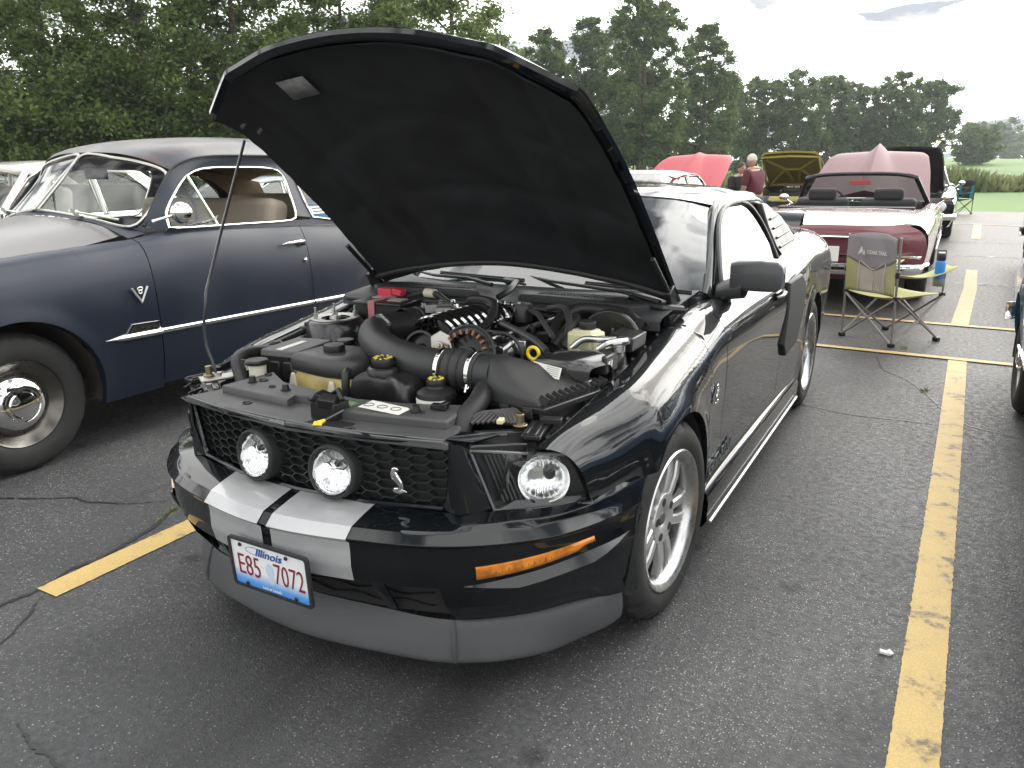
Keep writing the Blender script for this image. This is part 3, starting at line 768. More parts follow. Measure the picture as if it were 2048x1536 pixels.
# frit band and visor strip round the glass
RT = [[(0,1.222,1.372),(.30,1.232,1.366),(.50,1.262,1.349),(.632,1.312,1.322)],
      [(0,1.50,1.402),(.30,1.50,1.396),(.52,1.50,1.376),(.640,1.50,1.348)],
      [(0,1.90,1.410),(.30,1.90,1.404),(.52,1.90,1.382),(.632,1.90,1.352)],
      [(0,2.30,1.378),(.30,2.30,1.372),(.50,2.28,1.350),(.615,2.26,1.318)]]
b = rail_surface(RT, KEY4, 36, 16); b.build('roof', gloss_black, CAR)
RG = [[(0,2.302,1.380),(.30,2.302,1.374),(.48,2.282,1.352),(.585,2.262,1.322)],[(0,2.75,1.235),(.30,2.75,1.228),(.52,2.72,1.205),(.62,2.70,1.18)],[(0,3.12,1.075),(.30,3.12,1.07),(.54,3.10,1.06),(.66,3.06,1.045)]]
b = rail_surface(RG, KEY4, 24, 10); b.build('rear_window', glass_dark, CAR)
DK = [[(0,3.122,1.078),(.30,3.122,1.073),(.54,3.102,1.063),(.705,3.062,1.060)],[(0,3.45,1.075),(.30,3.45,1.072),(.52,3.43,1.066),(.70,3.40,1.058)],[(0,3.76,1.06),(.30,3.755,1.058),(.48,3.74,1.05),(.64,3.70,1.036)]]
b = rail_surface(DK, KEY4, 24, 8); b.build('trunk_lid', gloss_black, CAR)
TL = [[(0,3.765,1.058),(.30,3.76,1.056),(.48,3.745,1.048),(.645,3.705,1.034)],[(0,3.80,.95),(.35,3.79,.95),(.60,3.77,.94),(.80,3.72,.92)],[(0,3.80,.70),(.35,3.79,.70),(.62,3.77,.70),(.845,3.725,.70)],[(0,3.86,.66),(.35,3.85,.66),(.64,3.82,.66),(.85,3.73,.66)],[(0,3.85,.36),(.35,3.84,.36),(.62,3.80,.36),(.82,3.725,.36)],[(0,3.70,.24),(.35,3.70,.24),(.6,3.68,.25),(.80,3.64,.28)]]
b = rail_surface(TL, KEY4, 30, 22); b.build('rear_bumper', gloss_black, CAR)
b = MB(); rows = []
for x in np.linspace(-.66, .66, 25):
    z0 = 1.07-.02*abs(x)**2; y0 = 3.70-.12*abs(x)**3
    rows.append([(x, y0-.10, z0), (x, y0-.06, z0+.035), (x, y0+.06, z0+.085), (x, y0+.075, z0+.07), (x, y0+.03, z0)])
b.grid(rows, close_u=True); b.build('spoiler', gloss_black, CAR, sharp=60)
for sd in (1, -1):
    for k in range(3):
        b = MB(); b.box((sd*(.44+.115*k), 3.80-.012*k, .86), (.085, .03, .16)); b.build('taillight', mat('red lens', (.25,.01,.01), .15, coat=1), CAR, bevel=.01)
    # A pillar + roof rail as one gloss frame along the window
    path = [(.755,.80,.985),(.728,.93,1.075),(.690,1.10,1.19),(.655,1.26,1.285),(.640,1.40,1.335),(.645,1.60,1.353),(.645,1.90,1.352),(.630,2.24,1.318),(.625,2.50,1.24),(.68,2.85,1.12),(.715,3.06,1.06)]
    wid  = [.045,.045,.042,.04,.042,.044,.045,.05,.06,.06,.05]
    P = spline(path, 44); rows = []
    for i, p in enumerate(P):
        u = i/43*(len(wid)-1); w = wid[int(u)] if int(u) >= len(wid)-1 else wid[int(u)]*(1-u+int(u))+wid[int(u)+1]*(u-int(u))
        rows.append([((p[0]-w*.75)*sd, p[1], p[2]+.004), ((p[0]-w*.2)*sd, p[1]-.004, p[2]+.014), ((p[0]+w*.45)*sd, p[1], p[2]+.004), ((p[0]+w*.95)*sd, p[1], p[2]-.035), ((p[0]+w*.75)*sd, p[1]+.01, p[2]-.055)])
    b = MB(); b.grid(rows, flip=sd > 0); b.build('roof_pillar', gloss_black, CAR, sharp=60)
    # side glass: follows tumblehome x(z)
    gx = lambda z: (.815-(z-.97)*.42)*sd
    out = spline([(.86,.972),(.93,1.05),(1.06,1.165),(1.18,1.245),(1.32,1.297),(1.50,1.320),(1.70,1.318),(1.86,1.285),(1.97,1.20),(2.02,1.10),(2.045,.99)], 40)
    b = MB(); rows = [[(gx(z0), y, z0), (gx(.972+(z0-.972)*.5)+.008*sd, y, .972+(z0-.972)*.5), (gx(.972), y, .972)] for y, z0 in out]
    b.grid(rows, flip=sd > 0); b.build('side_window', glass_dark, CAR)
    b = MB(); b.tube([(gx(z)+.006*sd, y, z) for y, z in out], .012, 8); b.tube([(gx(.972)+.01*sd, y, .976) for y in (.84, 1.4, 2.04)], .010, 8)
    b.build('window_seal', satin_black, CAR)
    # black louvre panel over the quarter window
    poly = [(2.09,1.292),(2.20,1.285),(2.46,1.20),(2.62,1.085),(2.60,1.045),(2.14,1.005),(2.075,1.06),(2.055,1.18)]
    b = MB(); n = len(poly)
    b.add([(gx(z)+.018*sd-.0*sd, y, z) for y, z in poly] + [(gx(z)-.02*sd, y, z) for y, z in poly], [tuple(range(n)), tuple(reversed(range(n, 2*n)))] + [(i, (i+1)%n, n+(i+1)%n, n+i) for i in range(n)])
    lv = b.build('quarter_louvre', satin_black, CAR, bevel=.008)
    for k in range(4):
        z0 = 1.055+.05*k; y1 = 2.56-.075*k
        b = MB(); b.tube([(gx(z0)+.022*sd, 2.13+.0*k, z0), (gx(z0+.03)+.03*sd, y1, z0+.01)], [.008,.006], 6); b.build('slat', satin_black, lv)
    # mirror on its arm
    b = MB()
    sec = []
    for u, cx, w, h, zc, yc in ((0,.79,.035,.04,.985,.90),(.3,.83,.045,.045,1.0,.90),(.55,.90,.055,.055,1.02,.90)):
        sec.append([((cx)*sd, yc+w*math.cos(a)*1.5, zc+h*math.sin(a)) for a in np.linspace(0, 2*PI, 12, endpoint=False)])
    b.grid(sec, close_u=True)
    sec = []
    for x, ky, kz, zc in ((.845,.03,.02,1.055),(.852,.072,.055,1.063),(.88,.078,.060,1.066),(.97,.078,.064,1.068),(1.035,.074,.061,1.067),(1.050,.060,.049,1.066),(1.055,.01,.01,1.064)):
        pts = []
        for a in np.linspace(0, 2*PI, 20, endpoint=False):
            ca, sa = math.cos(a), math.sin(a); e = .27
            pts.append((x*sd, 0.90+ky*math.copysign(abs(ca)**e, ca)*(.75 if ca > 0 else 1.0), zc+kz*math.copysign(abs(sa)**e, sa)))
        sec.append(pts)
    b.grid(sec, close_u=True)
    mo = b.build('mirror', mat('mirror shell', (.048,.049,.052), .42, coat=.25), CAR, sharp=50)
    b = MB(); b.add([(.865*sd,.968,1.02),(1.035*sd,.965,1.02),(1.03*sd,.960,1.11),(.865*sd,.965,1.115)], [(0,1,2,3)]); b.build('mirror_glass', chrome, mo)
# cabin: floor tub, dash, seats, wheel (dark, seen through the glass)
b = MB(); b.box((0,2.0,.55),(1.62,2.6,.5)); b.box((0,.98,.88),(1.5,.5,.2)); b.box((0,2.9,.9),(1.3,.7,.3)); b.build('cabin_tub', interior_dark, CAR)
for x in (-.38,.38):
    b = MB(); b.box((x,1.95,1.0),(.46,.16,.62),(-.18,0,0)); b.box((x,2.03,1.30),(.26,.09,.14),(-.15,0,0)); b.box((x,1.72,.80),(.46,.5,.14)); b.build('seat', mat('seat leather', (.09,.085,.08), .6), CAR, bevel=.04, seg=3)
b = MB(); b.tube([(.38+.185*math.cos(a), 1.32+.05*math.sin(a), .98+.18*math.sin(a)) for a in np.linspace(0, 2*PI, 28, endpoint=False)], .015, 8, closed=True); b.box((.38,1.33,.98),(.30,.04,.05)); b.build('steering_wheel', interior_dark, CAR)
b = MB(); b.box((0,1.22,1.30),(.22,.03,.055)); b.build('rear_view_mirror', interior_dark, CAR, bevel=.01)

# ------------------------------------------------------------------ wheels
def modern_wheel(parent, xc, yc, zc, sd, rt=.343, wt=.270, rr=.2365, steer=0.0):
    """wheel = ten spoke alloy (five split pairs) with a polished deep lip, tyre and brake inside"""
    M = Matrix.Translation((xc, yc, zc)) @ Matrix.Rotation(steer, 4, 'Z') @ Matrix.Rotation(PI/2*sd, 4, 'Y')   # local Z points outwards
    h = wt/2
    b = MB(); b.lathe([(rr-.004,-h+.02),(rr-.012,h-.06),(rr-.016,h-.035),(rr-.004,h-.020),(rr+.006,h-.016),(rr+.010,h-.008),(rr+.006,h-.002),(rr-.003,h-.004),(rr-.016,h-.016),(rr-.026,h-.030),(rr-.029,h-.05),(rr-.03,-h+.03)], 72, M)
    w = b.build('wheel', alloy, parent, sharp=40)
    b = MB()
    for k in range(5):
        for e in (-1, 1):
            a = 2*PI*k/5 + PI/2*.9
            def pt(r, t, z): 
                # along radial dir a, offset t across
                return M @ Vector((r*math.cos(a)-t*math.sin(a), r*math.sin(a)+t*math.cos(a), z))
            r0, r1 = .058, rr-.022
            i0, i1 = e*.020, e*.042; wd0, wd1 = .018, .020
            prof = []
            for u, zz, tk in ((0, h-.046, .030), (.25, h-.038, .030), (.6, h-.034, .026), (1, h-.040, .030)):
                r = r0+(r1-r0)*u; tt = i0+(i1-i0)*u**.8; ww = wd0+(wd1-wd0)*u
                prof.append([pt(r, tt-ww, zz-.006), pt(r, tt-ww*.7, zz), pt(r, tt+ww*.7, zz), pt(r, tt+ww, zz-.006), pt(r, tt+ww, zz-tk), pt(r, tt-ww, zz-tk)])
            b.grid(prof, close_u=True)
    b.lathe([(.0,h-.05),(.03,h-.05),(.034,h-.046),(.05,h-.036),(.088,h-.038),(.096,h-.055),(.086,h-.10)], 40, M)
    b.build('spokes', alloy_paint, w, sharp=40)
    b = MB(); b.lathe([(0,h-.040),(.020,h-.041),(.027,h-.047),(.028,h-.06)], 24, M)
    b.build('hub_cap', mat('hub grey', (.12,.12,.125), .35, metal=.4), w)
    for k in range(5):
        a = 2*PI*(k+.5)/5 + PI/2*.9; b = MB(); b.cyl((.064*math.cos(a), .064*math.sin(a), h-.041), .0145, .012, n=12, M=M); b.build('lug_nut', steel_dark, w)
    b = MB(); b.lathe([(.06,h-.12),(.165,h-.12),(.165,h-.145),(.06,h-.145)], 48, M); b.build('brake_disc', steel_dark, w)
    b = MB(); rows = []
    for a in np.linspace(-.5, .9, 9):
        rows.append([M @ Vector((r*math.cos(a), r*math.sin(a), z)) for r, z in ((.11,h-.09),(.18,h-.09),(.18,h-.17),(.11,h-.17))])
    b.grid(rows, close_u=True); b.build('brake_caliper', mat('caliper', (.05,.05,.055), .4), w)
    # tyre with rounded sidewall, circumferential grooves and cut shoulders
    prof = [(rr-.004,-h+.012),(rr+.012,-h+.004),(rr+.045,-h-.002),(rr+.075,-h+.004),(rt-.014,-h+.018)]
    tread = []; gx = [-.075,-.03,.03,.075]
    e0 = -h+.03; tread.append((rt-.004, e0))
    for g in gx: tread += [(rt, g-.006), (rt-.008, g-.004), (rt-.008, g+.004), (rt, g+.006)]
    tread.append((rt-.004, -e0))
    prof += tread + [(rt-.014,h-.018),(rr+.075,h-.004),(rr+.062,h-.0005),(rr+.045,h+.002),(rr+.018,h-.003),(rr+.010,h-.008),(rr+.004,h-.014)]
    nseg = 180; rows = []
    for r, z in prof:
        row = []
        for k in range(nseg):
            q = r
            if r >= rt-.0141 and k % 9 < 2 and abs(z) > .072: q = r-.011          # shoulder sipes
            ang = 2*PI*k/nseg + (.012 if z > 0 else -.012)*abs(z)*20
            row.append((q*math.cos(ang), q*math.sin(ang), z))
        rows.append(row)
    b = MB(); b.grid(rows, close_u=True, M=M); b.build('tyre', rubber, w, sharp=30)
    return w
for yc, zc, st in ((0, .343, R(-3.2)), (2.72, .350, 0)):
    modern_wheel(CAR, .782, yc, zc, 1, rt=zc, steer=st); modern_wheel(CAR, -.782, yc, zc, -1, rt=zc, steer=st)
# ------------------------------------------------------------------ nose of the black car
K6 = [0,.28,.52,.74,.92,.965,1.0]
FR = [  # rails from the ledge below the grille, over the crisp beak, down the face
 [(0.000,-0.800,0.590),(0.275,-0.788,0.589),(0.500,-0.742,0.588),(0.625,-0.665,0.592),(0.800,-0.515,0.598),(0.864,-0.392,0.612),(0.893,-0.250,0.612)],
 [(0.000,-0.862,0.579),(0.275,-0.845,0.577),(0.505,-0.790,0.576),(0.668,-0.700,0.581),(0.816,-0.530,0.585),(0.869,-0.400,0.597),(0.900,-0.270,0.591)],
 [(0.000,-0.932,0.563),(0.275,-0.896,0.563),(0.508,-0.824,0.563),(0.688,-0.700,0.563),(0.808,-0.536,0.563),(0.874,-0.422,0.563),(0.902,-0.306,0.563)],
 [(0.000,-0.962,0.537),(0.275,-0.925,0.537),(0.520,-0.850,0.537),(0.712,-0.718,0.537),(0.838,-0.546,0.537),(0.884,-0.428,0.537),(0.906,-0.318,0.537)],
 [(0.000,-0.948,0.524),(0.275,-0.911,0.524),(0.514,-0.838,0.524),(0.703,-0.709,0.524),(0.827,-0.541,0.524),(0.878,-0.424,0.524),(0.904,-0.310,0.524)],
 [(0.000,-0.946,0.500),(0.275,-0.909,0.500),(0.515,-0.837,0.500),(0.704,-0.708,0.500),(0.828,-0.540,0.500),(0.879,-0.422,0.500),(0.904,-0.302,0.500)],
 [(0.000,-0.945,0.450),(0.275,-0.910,0.450),(0.516,-0.836,0.448),(0.704,-0.704,0.446),(0.832,-0.535,0.446),(0.879,-0.442,0.445),(0.902,-0.360,0.445)],
 [(0.000,-0.934,0.402),(0.273,-0.900,0.402),(0.512,-0.826,0.400),(0.697,-0.694,0.398),(0.826,-0.528,0.396),(0.874,-0.444,0.396),(0.898,-0.369,0.396)],
]
FR2 = FR + [
 [(0,-.90,.33),(.273,-.866,.33),(.508,-.795,.33),(.688,-.665,.326),(.814,-.502,.322),(.862,-.432,.322),(.890,-.371,.322)],
 [(0,-.86,.245),(.273,-.83,.245),(.500,-.735,.245),(.670,-.610,.245),(.790,-.455,.245),(.838,-.405,.245),(.870,-.362,.245)],
]
bumper = rail_surface(FR, K6, 60, 34, -.52, .52, smooth_r=False).build('front_bumper', gloss_black, CAR, sharp=24, bevel=.004)
for t0 in (.52, -1.0): rail_surface(FR2, K6, 30, 44, t0, t0+.48, smooth_r=False).build('bumper_side', gloss_black, CAR, sharp=24, bevel=.004)
# silver stripes lie on the bumper skin, 1.5 mm proud
silver = mat('silver stripe paint', (.44,.44,.45), .38, metal=.35, coat=1.0, coat_rough=.06, vary=.03, vscale=40)
def fascia_point(rails, t, u, lift=0):
    ks = [-k for k in reversed(K6[1:])] + list(K6)
    def P(t_):
        col = [hermite(ks, [(-x, y, z) for x, y, z in reversed(r[1:])]+list(r), t_) for r in rails]
        return col
    return subdiv(P(t), 5)
for (t0, t1) in ((-.283,-.018),(.018,.283)):
    rows = []
    for i in range(15):
        t = t0+(t1-t0)*i/14; c_ = fascia_point(FR, t, 0); n = len(c_); row = []
        for j, p in enumerate(c_):
            a = c_[max(0, j-1)]; q = c_[min(n-1, j+1)]; ty, tz = q[1]-a[1], q[2]-a[2]; l = math.hypot(ty, tz) or 1
            row.append((p[0], p[1]+tz/l*.0024, p[2]-ty/l*.0024))
        rows.append(row)
    b = MB(); b.grid(rows); b.build('stripe', silver, bumper, sharp=24)
# lower intake behind the number plate
b = MB()
b.grid([[(x, -.815+.35*x*x, z) for x in np.linspace(-.49,.49,13)] for z in (.415,.262)])
b.build('intake_back', mat('intake dark', (.008,.008,.008), .7), CAR)
b = MB()
for i in range(4):
    z = .292+i*.028
    b.tube([(x, -.822+.38*x*x, z+.006*math.sin(x*40+i*PI)) for x in np.linspace(-.44,.44,61)], .0035, 5)
b.build('intake_mesh', satin_black, CAR)
for sd in (1,-1):
    b = MB(); b.add([(.30*sd,-.872,.40),(.335*sd,-.862,.40),(.345*sd,-.80,.275),(.32*sd,-.81,.275)], [(0,1,2,3)]); b.build('intake_strut', gloss_black, CAR, solid=.01)
# black lip below the intake then the grey chin spoiler
CH = [
 [(0,-.805,.250),(.273,-.779,.250),(.496,-.730,.246),(.650,-.590,.256),(.765,-.455,.256),(.797,-.400,.257),(.82,-.355,.258)],
 [(0,-.815,.256),(.273,-.790,.255),(.500,-.742,.250),(.675,-.620,.248),(.800,-.462,.248),(.836,-.402,.249),(.858,-.355,.250)],
 [(0,-.840,.215),(.273,-.812,.213),(.508,-.755,.208),(.690,-.628,.205),(.812,-.465,.206),(.848,-.405,.208),(.868,-.355,.21)],
 [(0,-.860,.165),(.273,-.830,.163),(.513,-.764,.158),(.700,-.630,.156),(.815,-.460,.160),(.850,-.405,.165),(.866,-.355,.17)],
 [(0,-.862,.132),(.273,-.830,.130),(.514,-.764,.126),(.700,-.625,.126),(.810,-.452,.134),(.844,-.400,.142),(.860,-.355,.15)],
 [(0,-.81,.122),(.273,-.78,.120),(.500,-.71,.118),(.675,-.585,.120),(.785,-.435,.13),(.815,-.39,.14),(.83,-.355,.15)],
]
chin_m = mat('matt grey plastic', (.062,.063,.067), .58, vary=.12, vscale=7, bump=.12, bscale=220)
b = rail_surface(CH, K6, 80, 20); b.build('chin_spoiler', chin_m, CAR, sharp=50)
for sd in (1,-1):
    b = MB(); b.tube([(.500*sd,-.745,.252),(.508*sd,-.758,.21),(.514*sd,-.767,.16),(.514*sd,-.766,.128)], [.004,.007,.008,.004], 6); b.build('chin_crease', chin_m, CAR)
# ------------------------------------------------------------------ grille
def gy(x, z): return -.806+.30*x*x*(1+.6*max(0, abs(x)-.25)) - (z-.59)*.10
GO = [(0,.800),(.25,.798),(.498,.793),(.515,.775),(.492,.625),(.47,.592),(.25,.590),(0,.590)]
b = MB()
ring = [(x,z) for x,z in GO] + [(-x,z) for x,z in reversed(GO[1:-1])]
P = [(x, gy(x,z)-.004, z) for x, z in ring]; n = len(P)
b.tube(P, .010, 8, closed=True); b.build('grille_frame', gloss_black, CAR)
b = MB()
b.grid([[(x, gy(x,z)+.034, z) for x in np.linspace(-.515,.515,21)] for z in (.80,.70,.585)])
b.build('grille_back', mat('grille back', (.012,.012,.013), .6), CAR)
b = MB()   # stretched honeycomb
W, H = .068, .028
def inside(x, z):
    ax = abs(x); lim = .502 if z > .775 else .478+(z-.592)*.19
    return ax < lim and .592 < z < .797
def edge(p, q):
    if not (inside(*p) or inside(*q)): return
    (x0, z0), (x1, z1) = p, q
    cl = lambda v, a, c_: max(a, min(c_, v))
    z0, z1 = cl(z0, .59, .80), cl(z1, .59, .80); x0, x1 = cl(x0, -.51, .51), cl(x1, -.51, .51)
    for e in (0,):
        d = Vector((x1-x0, 0, z1-z0)); nn = Vector((-d.z, 0, d.x)); 
        if nn.length < 1e-6: return
        nn.normalize(); t = nn*.0015
        A, B = Vector((x0, gy(x0,z0)+.012, z0)), Vector((x1, gy(x1,z1)+.012, z1)); dp = Vector((0,.022,0))
        b.add([A-t, A+t, B+t, B-t, A-t+dp, A+t+dp, B+t+dp, B-t+dp], [(0,1,2,3),(0,4,5,1),(1,5,6,2),(2,6,7,3),(3,7,4,0)])
for i in range(-12, 13):
    for j in range(-1, 10):
        cx = i*W*.75; cz = .592+j*H+(H/2 if i % 2 else 0)
        v = [(cx-W/2, cz), (cx-W/4, cz+H/2), (cx+W/4, cz+H/2), (cx+W/2, cz)]
        for p, q in zip(v, v[1:]): edge(p, q)
b.build('grille_mesh', mat('grille plastic', (.018,.019,.020), .32, coat=.3), CAR)
# fog lamps inside the grille
def fluted_reflector(name, M, r, parent, depth=.045, flutes=14, bulb=(0,.25)):
    """bowl with vertical optics facing local +Z, pressed glass in front"""
    b = MB(); rows = []
    for i in range(9):
        q = i/8; rr_ = r*math.sin(q*PI/2); hh = -depth*math.cos(q*PI/2)
        rows.append([(rr_*math.cos(a), rr_*math.sin(a), hh + .0035*math.sin(rr_*math.cos(a)*flutes*2*PI/r/2)*(.3+.7*q)) for a in np.linspace(0, 2*PI, 64, endpoint=False)])
    b.grid(rows, close_u=True, M=M); o = b.build(name, mat('lamp reflector', (.94,.94,.95), .20, metal=1), parent, sharp=80)
    return o
for x in (-.152, .152):
    fr_y = gy(x,.675)
    M = frame((x, fr_y-.012, .676), (1, .6*x, 0), (0, .10, 1))
    b = MB(); b.lathe([(.064,-.06),(.0685,.002),(.070,.010),(.074,.013),(.080,.009),(.082,-.002),(.082,-.05)], 48, M)
    fl = b.build('fog_lamp', matte_black, CAR, sharp=50)
    fluted_reflector('reflector', M @ Matrix.Rotation(-.22, 4, 'X'), .0675, fl, .024, 10)
    b = MB(); rows = []
    for i in range(7):
        q = i/6; rows.append([(.068*q*math.cos(a), .068*q*math.sin(a), .010-.009*q*q+.0016*math.sin(.068*q*math.cos(a)*900)*(1 if math.sin(a) > 0 else .3)) for a in np.linspace(0, 2*PI, 72, endpoint=False)])
    b.grid(rows, close_u=True, M=M); b.build('lens', lens_clear, fl, sharp=80)
    b = MB(); b.cyl((.020,.026,-.004), .010, .014, n=14, M=M); b.build('bulb_shield', satin_black, fl)
b = MB(); snake(b, frame((.352, gy(.352,.676)-.006, .672), (1,.22,0), (0,-.1,1)), .078); b.build('snake_emblem', chrome, CAR)
# ------------------------------------------------------------------ headlights and the body round them
for sd in (1,-1):
    s = lambda P: [(x*sd, y, z) for x, y, z in P]
    # painted upright between grille and headlight
    b = MB(); b.grid([s([(.505,-.752,.800),(.515,-.755,.798),(.540,-.712,.780),(.546,-.690,.768)]), s([(.508,-.748,.70),(.525,-.748,.70),(.560,-.705,.70),(.575,-.672,.69)]), s([(.482,-.740,.590),(.53,-.745,.588),(.575,-.705,.588),(.600,-.662,.590)])], flip=sd < 0)
    b.build('nose_upright', gloss_black, CAR, sharp=60)
    b = MB(); b.grid([s([(.500,-.757,.803),(.545,-.695,.780)]), s([(.510,-.69,.806),(.60,-.62,.790)])]); b.build('nose_cap', gloss_black, CAR, solid=.012, bevel=.003)
    b = MB(); b.lathe([(0,.008),(.008,.007),(.011,.003),(.013,0)], 14, Matrix.Translation((.536*sd,-.69,.800))); b.build('nose_bolt', alloy, CAR)
    # lens: four corner patch, bowed
    TLc, TRc, BRc, BLc = (.545,-.700,.768), (.765,-.535,.738), (.824,-.500,.590), (.600,-.668,.588)
    rows = []
    for i in range(13):
        v = i/12; row = []
        for j in range(17):
            u = j/16; p = [TLc[k]*(1-u)*(1-v)+TRc[k]*u*(1-v)+BLc[k]*(1-u)*v+BRc[k]*u*v for k in range(3)]
            bw = .018*math.sin(PI*u)*(.5+.5*math.sin(PI*v)) + .003
            row.append(((p[0]+bw*.7)*sd, p[1]-bw, p[2]))
        rows.append(row)
    b = MB(); b.grid(rows, flip=sd > 0)
    hl = b.build('headlight', lens_clear, CAR, sharp=80)
    # dark housing tray behind the lens
    back = [[(p[0]*.985, p[1]+.10, p[2]) for p in r] for r in rows[::4]]
    b = MB(); b.grid(back)
    for r in (rows[0], rows[-1]): b.grid([r, [(p[0]*.99, p[1]+.10, p[2]) for p in r]])
    for c_ in (0, -1): b.grid([[r[c_] for r in rows], [(r[c_][0]*.99, r[c_][1]+.10, r[c_][2]) for r in rows]])
    b.build('housing', mat('headlight housing', (.042,.043,.046), .35, coat=.4), hl)
    b = MB(); b.tube([rows[0][0], rows[0][8], rows[0][-1]], .005, 6); b.tube([r[0] for r in rows[::3]], .004, 6); b.tube([rows[-1][0], rows[-1][8], rows[-1][-1]], .004, 6)
    b.build('lens_rim', mat('lens rim grey', (.13,.135,.14), .25, coat=1), hl)
    b = MB(); b.add([(.615*sd,-.668,.592),(.80*sd,-.530,.594),(.79*sd,-.50,.604),(.64*sd,-.620,.606)], [(0,1,2,3)]); b.build('housing_shelf', mat('grey rib', (.16,.16,.165), .3), hl)
    for k in range(5):
        u = .05+.045*k; p, q = lerp3(rows[1][0], rows[1][-1], u), lerp3(rows[-2][0], rows[-2][-1], u)
        b = MB(); b.tube([(p[0], p[1]+.035, p[2]), (q[0], q[1]+.035, q[2])], .0035, 5); b.build('housing_flute', mat('housing rib', (.07,.072,.076), .3, coat=.5), hl)
    M = frame((.706*sd, -.572, .664), (1, .55*sd, 0), (0, .06, 1))
    b = MB(); b.lathe([(.070,-.055),(.0745,.0),(.0725,.010),(.068,.004),(.066,-.004)], 52, M); b.build('lamp_ring', chrome, hl)
    fluted_reflector('reflector', M, .0685, hl, .050, 9)
    b = MB(); b.lathe([(0,.010),(.012,.008),(.017,0),(.018,-.03)], 20, Matrix.Translation(M @ Vector((.016*sd,.016,.0)) - M.to_translation()) @ M); b.build('bulb_shield', satin_black, hl)
    b = MB(); M2 = frame((.622*sd,-.630,.690), (1,.5*sd,0), (0,0,1)); b.sphere((0,0,0), (.006,.05,.006), 8, 6, M2); b.build('housing_rib', mat('grey rib', (.16,.16,.165), .3), hl)
    # amber turn signal wrapped into the bumper face
    ks = [-k for k in reversed(K6[1:])] + list(K6)
    def face(t, z, out):
        c_ = fascia_point(FR2, t*sd, 0); 
        for a, q in zip(c_, c_[1:]):
            if a[2] >= z >= q[2] and z < .56:
                u = (a[2]-z)/max(1e-9, a[2]-q[2]); p = lerp3(a, q, u)
                nx, ny = .68*sd, -.73; return (p[0]+nx*out, p[1]+ny*out, p[2])
        return c_[-1]
    rows = []; 
    for i in range(19):
        u = i/18; t = .62+.31*u; zt = .468+.030*u; zb = .428+.044*u**1.1
        if u > .93: zb = zt-.018
        rows.append([face(t, zt, .000), face(t, zt-.002, .005), face(t, (zt+zb)/2, .007), face(t, zb+.002, .005), face(t, zb, .0)])
    b = MB(); b.grid(rows, flip=sd < 0)
    amber = mat('amber lens', (.62,.20,.015), .12, coat=1.0, vary=.45, vscale=24)
    ts = b.build('turn_signal', amber, CAR, sharp=60)
    b = MB()
    for i in range(3, 13):
        p0, p1 = rows[i][0], rows[i][4]
        b.tube([lerp3(p0, p1, .15), lerp3(rows[i][2], rows[i][2], 0), lerp3(p0, p1, .85)], .0028 if i % 2 else .0016, 5)
    b.build('lens_flutes', mat('amber dark', (.22,.055,.006), .2, coat=1), ts)
    # grey blade under the signal (body crease catching the sky)
    rows = []
    for i in range(21):
        u = i/20; t = .585+.40*u; zt = .405+.062*u; w = .030*min(1, u/.35)*min(1, (1-u)/.14)+.001
        rows.append([face(t, zt, .0005), face(t, zt-w*.75, w*.95), face(t, zt-w*.75-.005, w*.9), face(t, zt-w*.75-.02, .0005)])
    b = MB(); b.grid(rows, flip=sd < 0); b.build('bumper_crease', gloss_black, CAR, sharp=25)
# ------------------------------------------------------------------ number plate
PM = frame((.022, -.968, .400), (1, -.02, 0), (0, -.05, 1))       # x right, y up, z out (towards -Y)
def plate_mesh():
    b = MB(); o = [(-.163,-.082),(.163,-.082),(.163,.082),(-.163,.082)]
    def rr(w, h, r): 
        return [(sx*(w-r)+r*math.cos(a), sy*(h-r)+r*math.sin(a)) for sx, sy, a0 in ((1,1,0),(-1,1,PI/2),(-1,-1,PI),(1,-1,1.5*PI)) for a in np.linspace(a0, a0+PI/2, 5)]
    A, B = rr(.1590,.0815,.012), rr(.150,.0735,.008); n = len(A)
    v = [(x,y,.006) for x,y in A] + [(x,y,.007) for x,y in B] + [(x,y,-.004) for x,y in A] + [(x,y,-.002) for x,y in B]
    f = []
    for i in range(n):
        j = (i+1)%n; f += [(i,j,n+j,n+i),(2*n+i,2*n+j,j,i),(n+i,n+j,3*n+j,3*n+i)]
    b.add(v, f, PM); return b, B
b, inner = plate_mesh(); pl = b.build('license_plate', matte_black, CAR, sharp=40)
def plate_face_material():
    m = bpy.data.materials.new('plate print'); m.use_nodes = True; N = m.node_tree.nodes; L = m.node_tree.links; bb = N['Principled BSDF']
    tc = N.new('ShaderNodeTexCoord'); sp = N.new('ShaderNodeSeparateXYZ'); L.new(tc.outputs['Object'], sp.inputs[0])
    r = N.new('ShaderNodeValToRGB'); e = r.color_ramp.elements
    mr = N.new('ShaderNodeMapRange'); mr.inputs['From Min'].default_value = .325; mr.inputs['From Max'].default_value = .475; L.new(sp.outputs['Z'], mr.inputs['Value'])
    e[0].position = 0; e[0].color = (.05,.22,.62,1); e[1].position = .36; e[1].color = (.78,.78,.80,1); x = e.new(.12); x.color = (.10,.33,.72,1)
    L.new(mr.outputs[0], r.inputs[0]); L.new(r.outputs[0], bb.inputs['Base Color']); bb.inputs['Roughness'].default_value = .35
    return m
b = MB(); b.add([(x,y,.001) for x,y in inner], [tuple(range(len(inner)))], PM); b.build('plate_face', plate_face_material(), pl)
maroon_ink = mat('plate maroon', (.20,.015,.03), .4); blue_ink = mat('plate blue', (.03,.09,.32), .4); pale_ink = mat('plate pale blue', (.52,.62,.74), .45)
def on_plate(x, y, z=.0025): return PM @ Matrix.Translation((x, y, z))
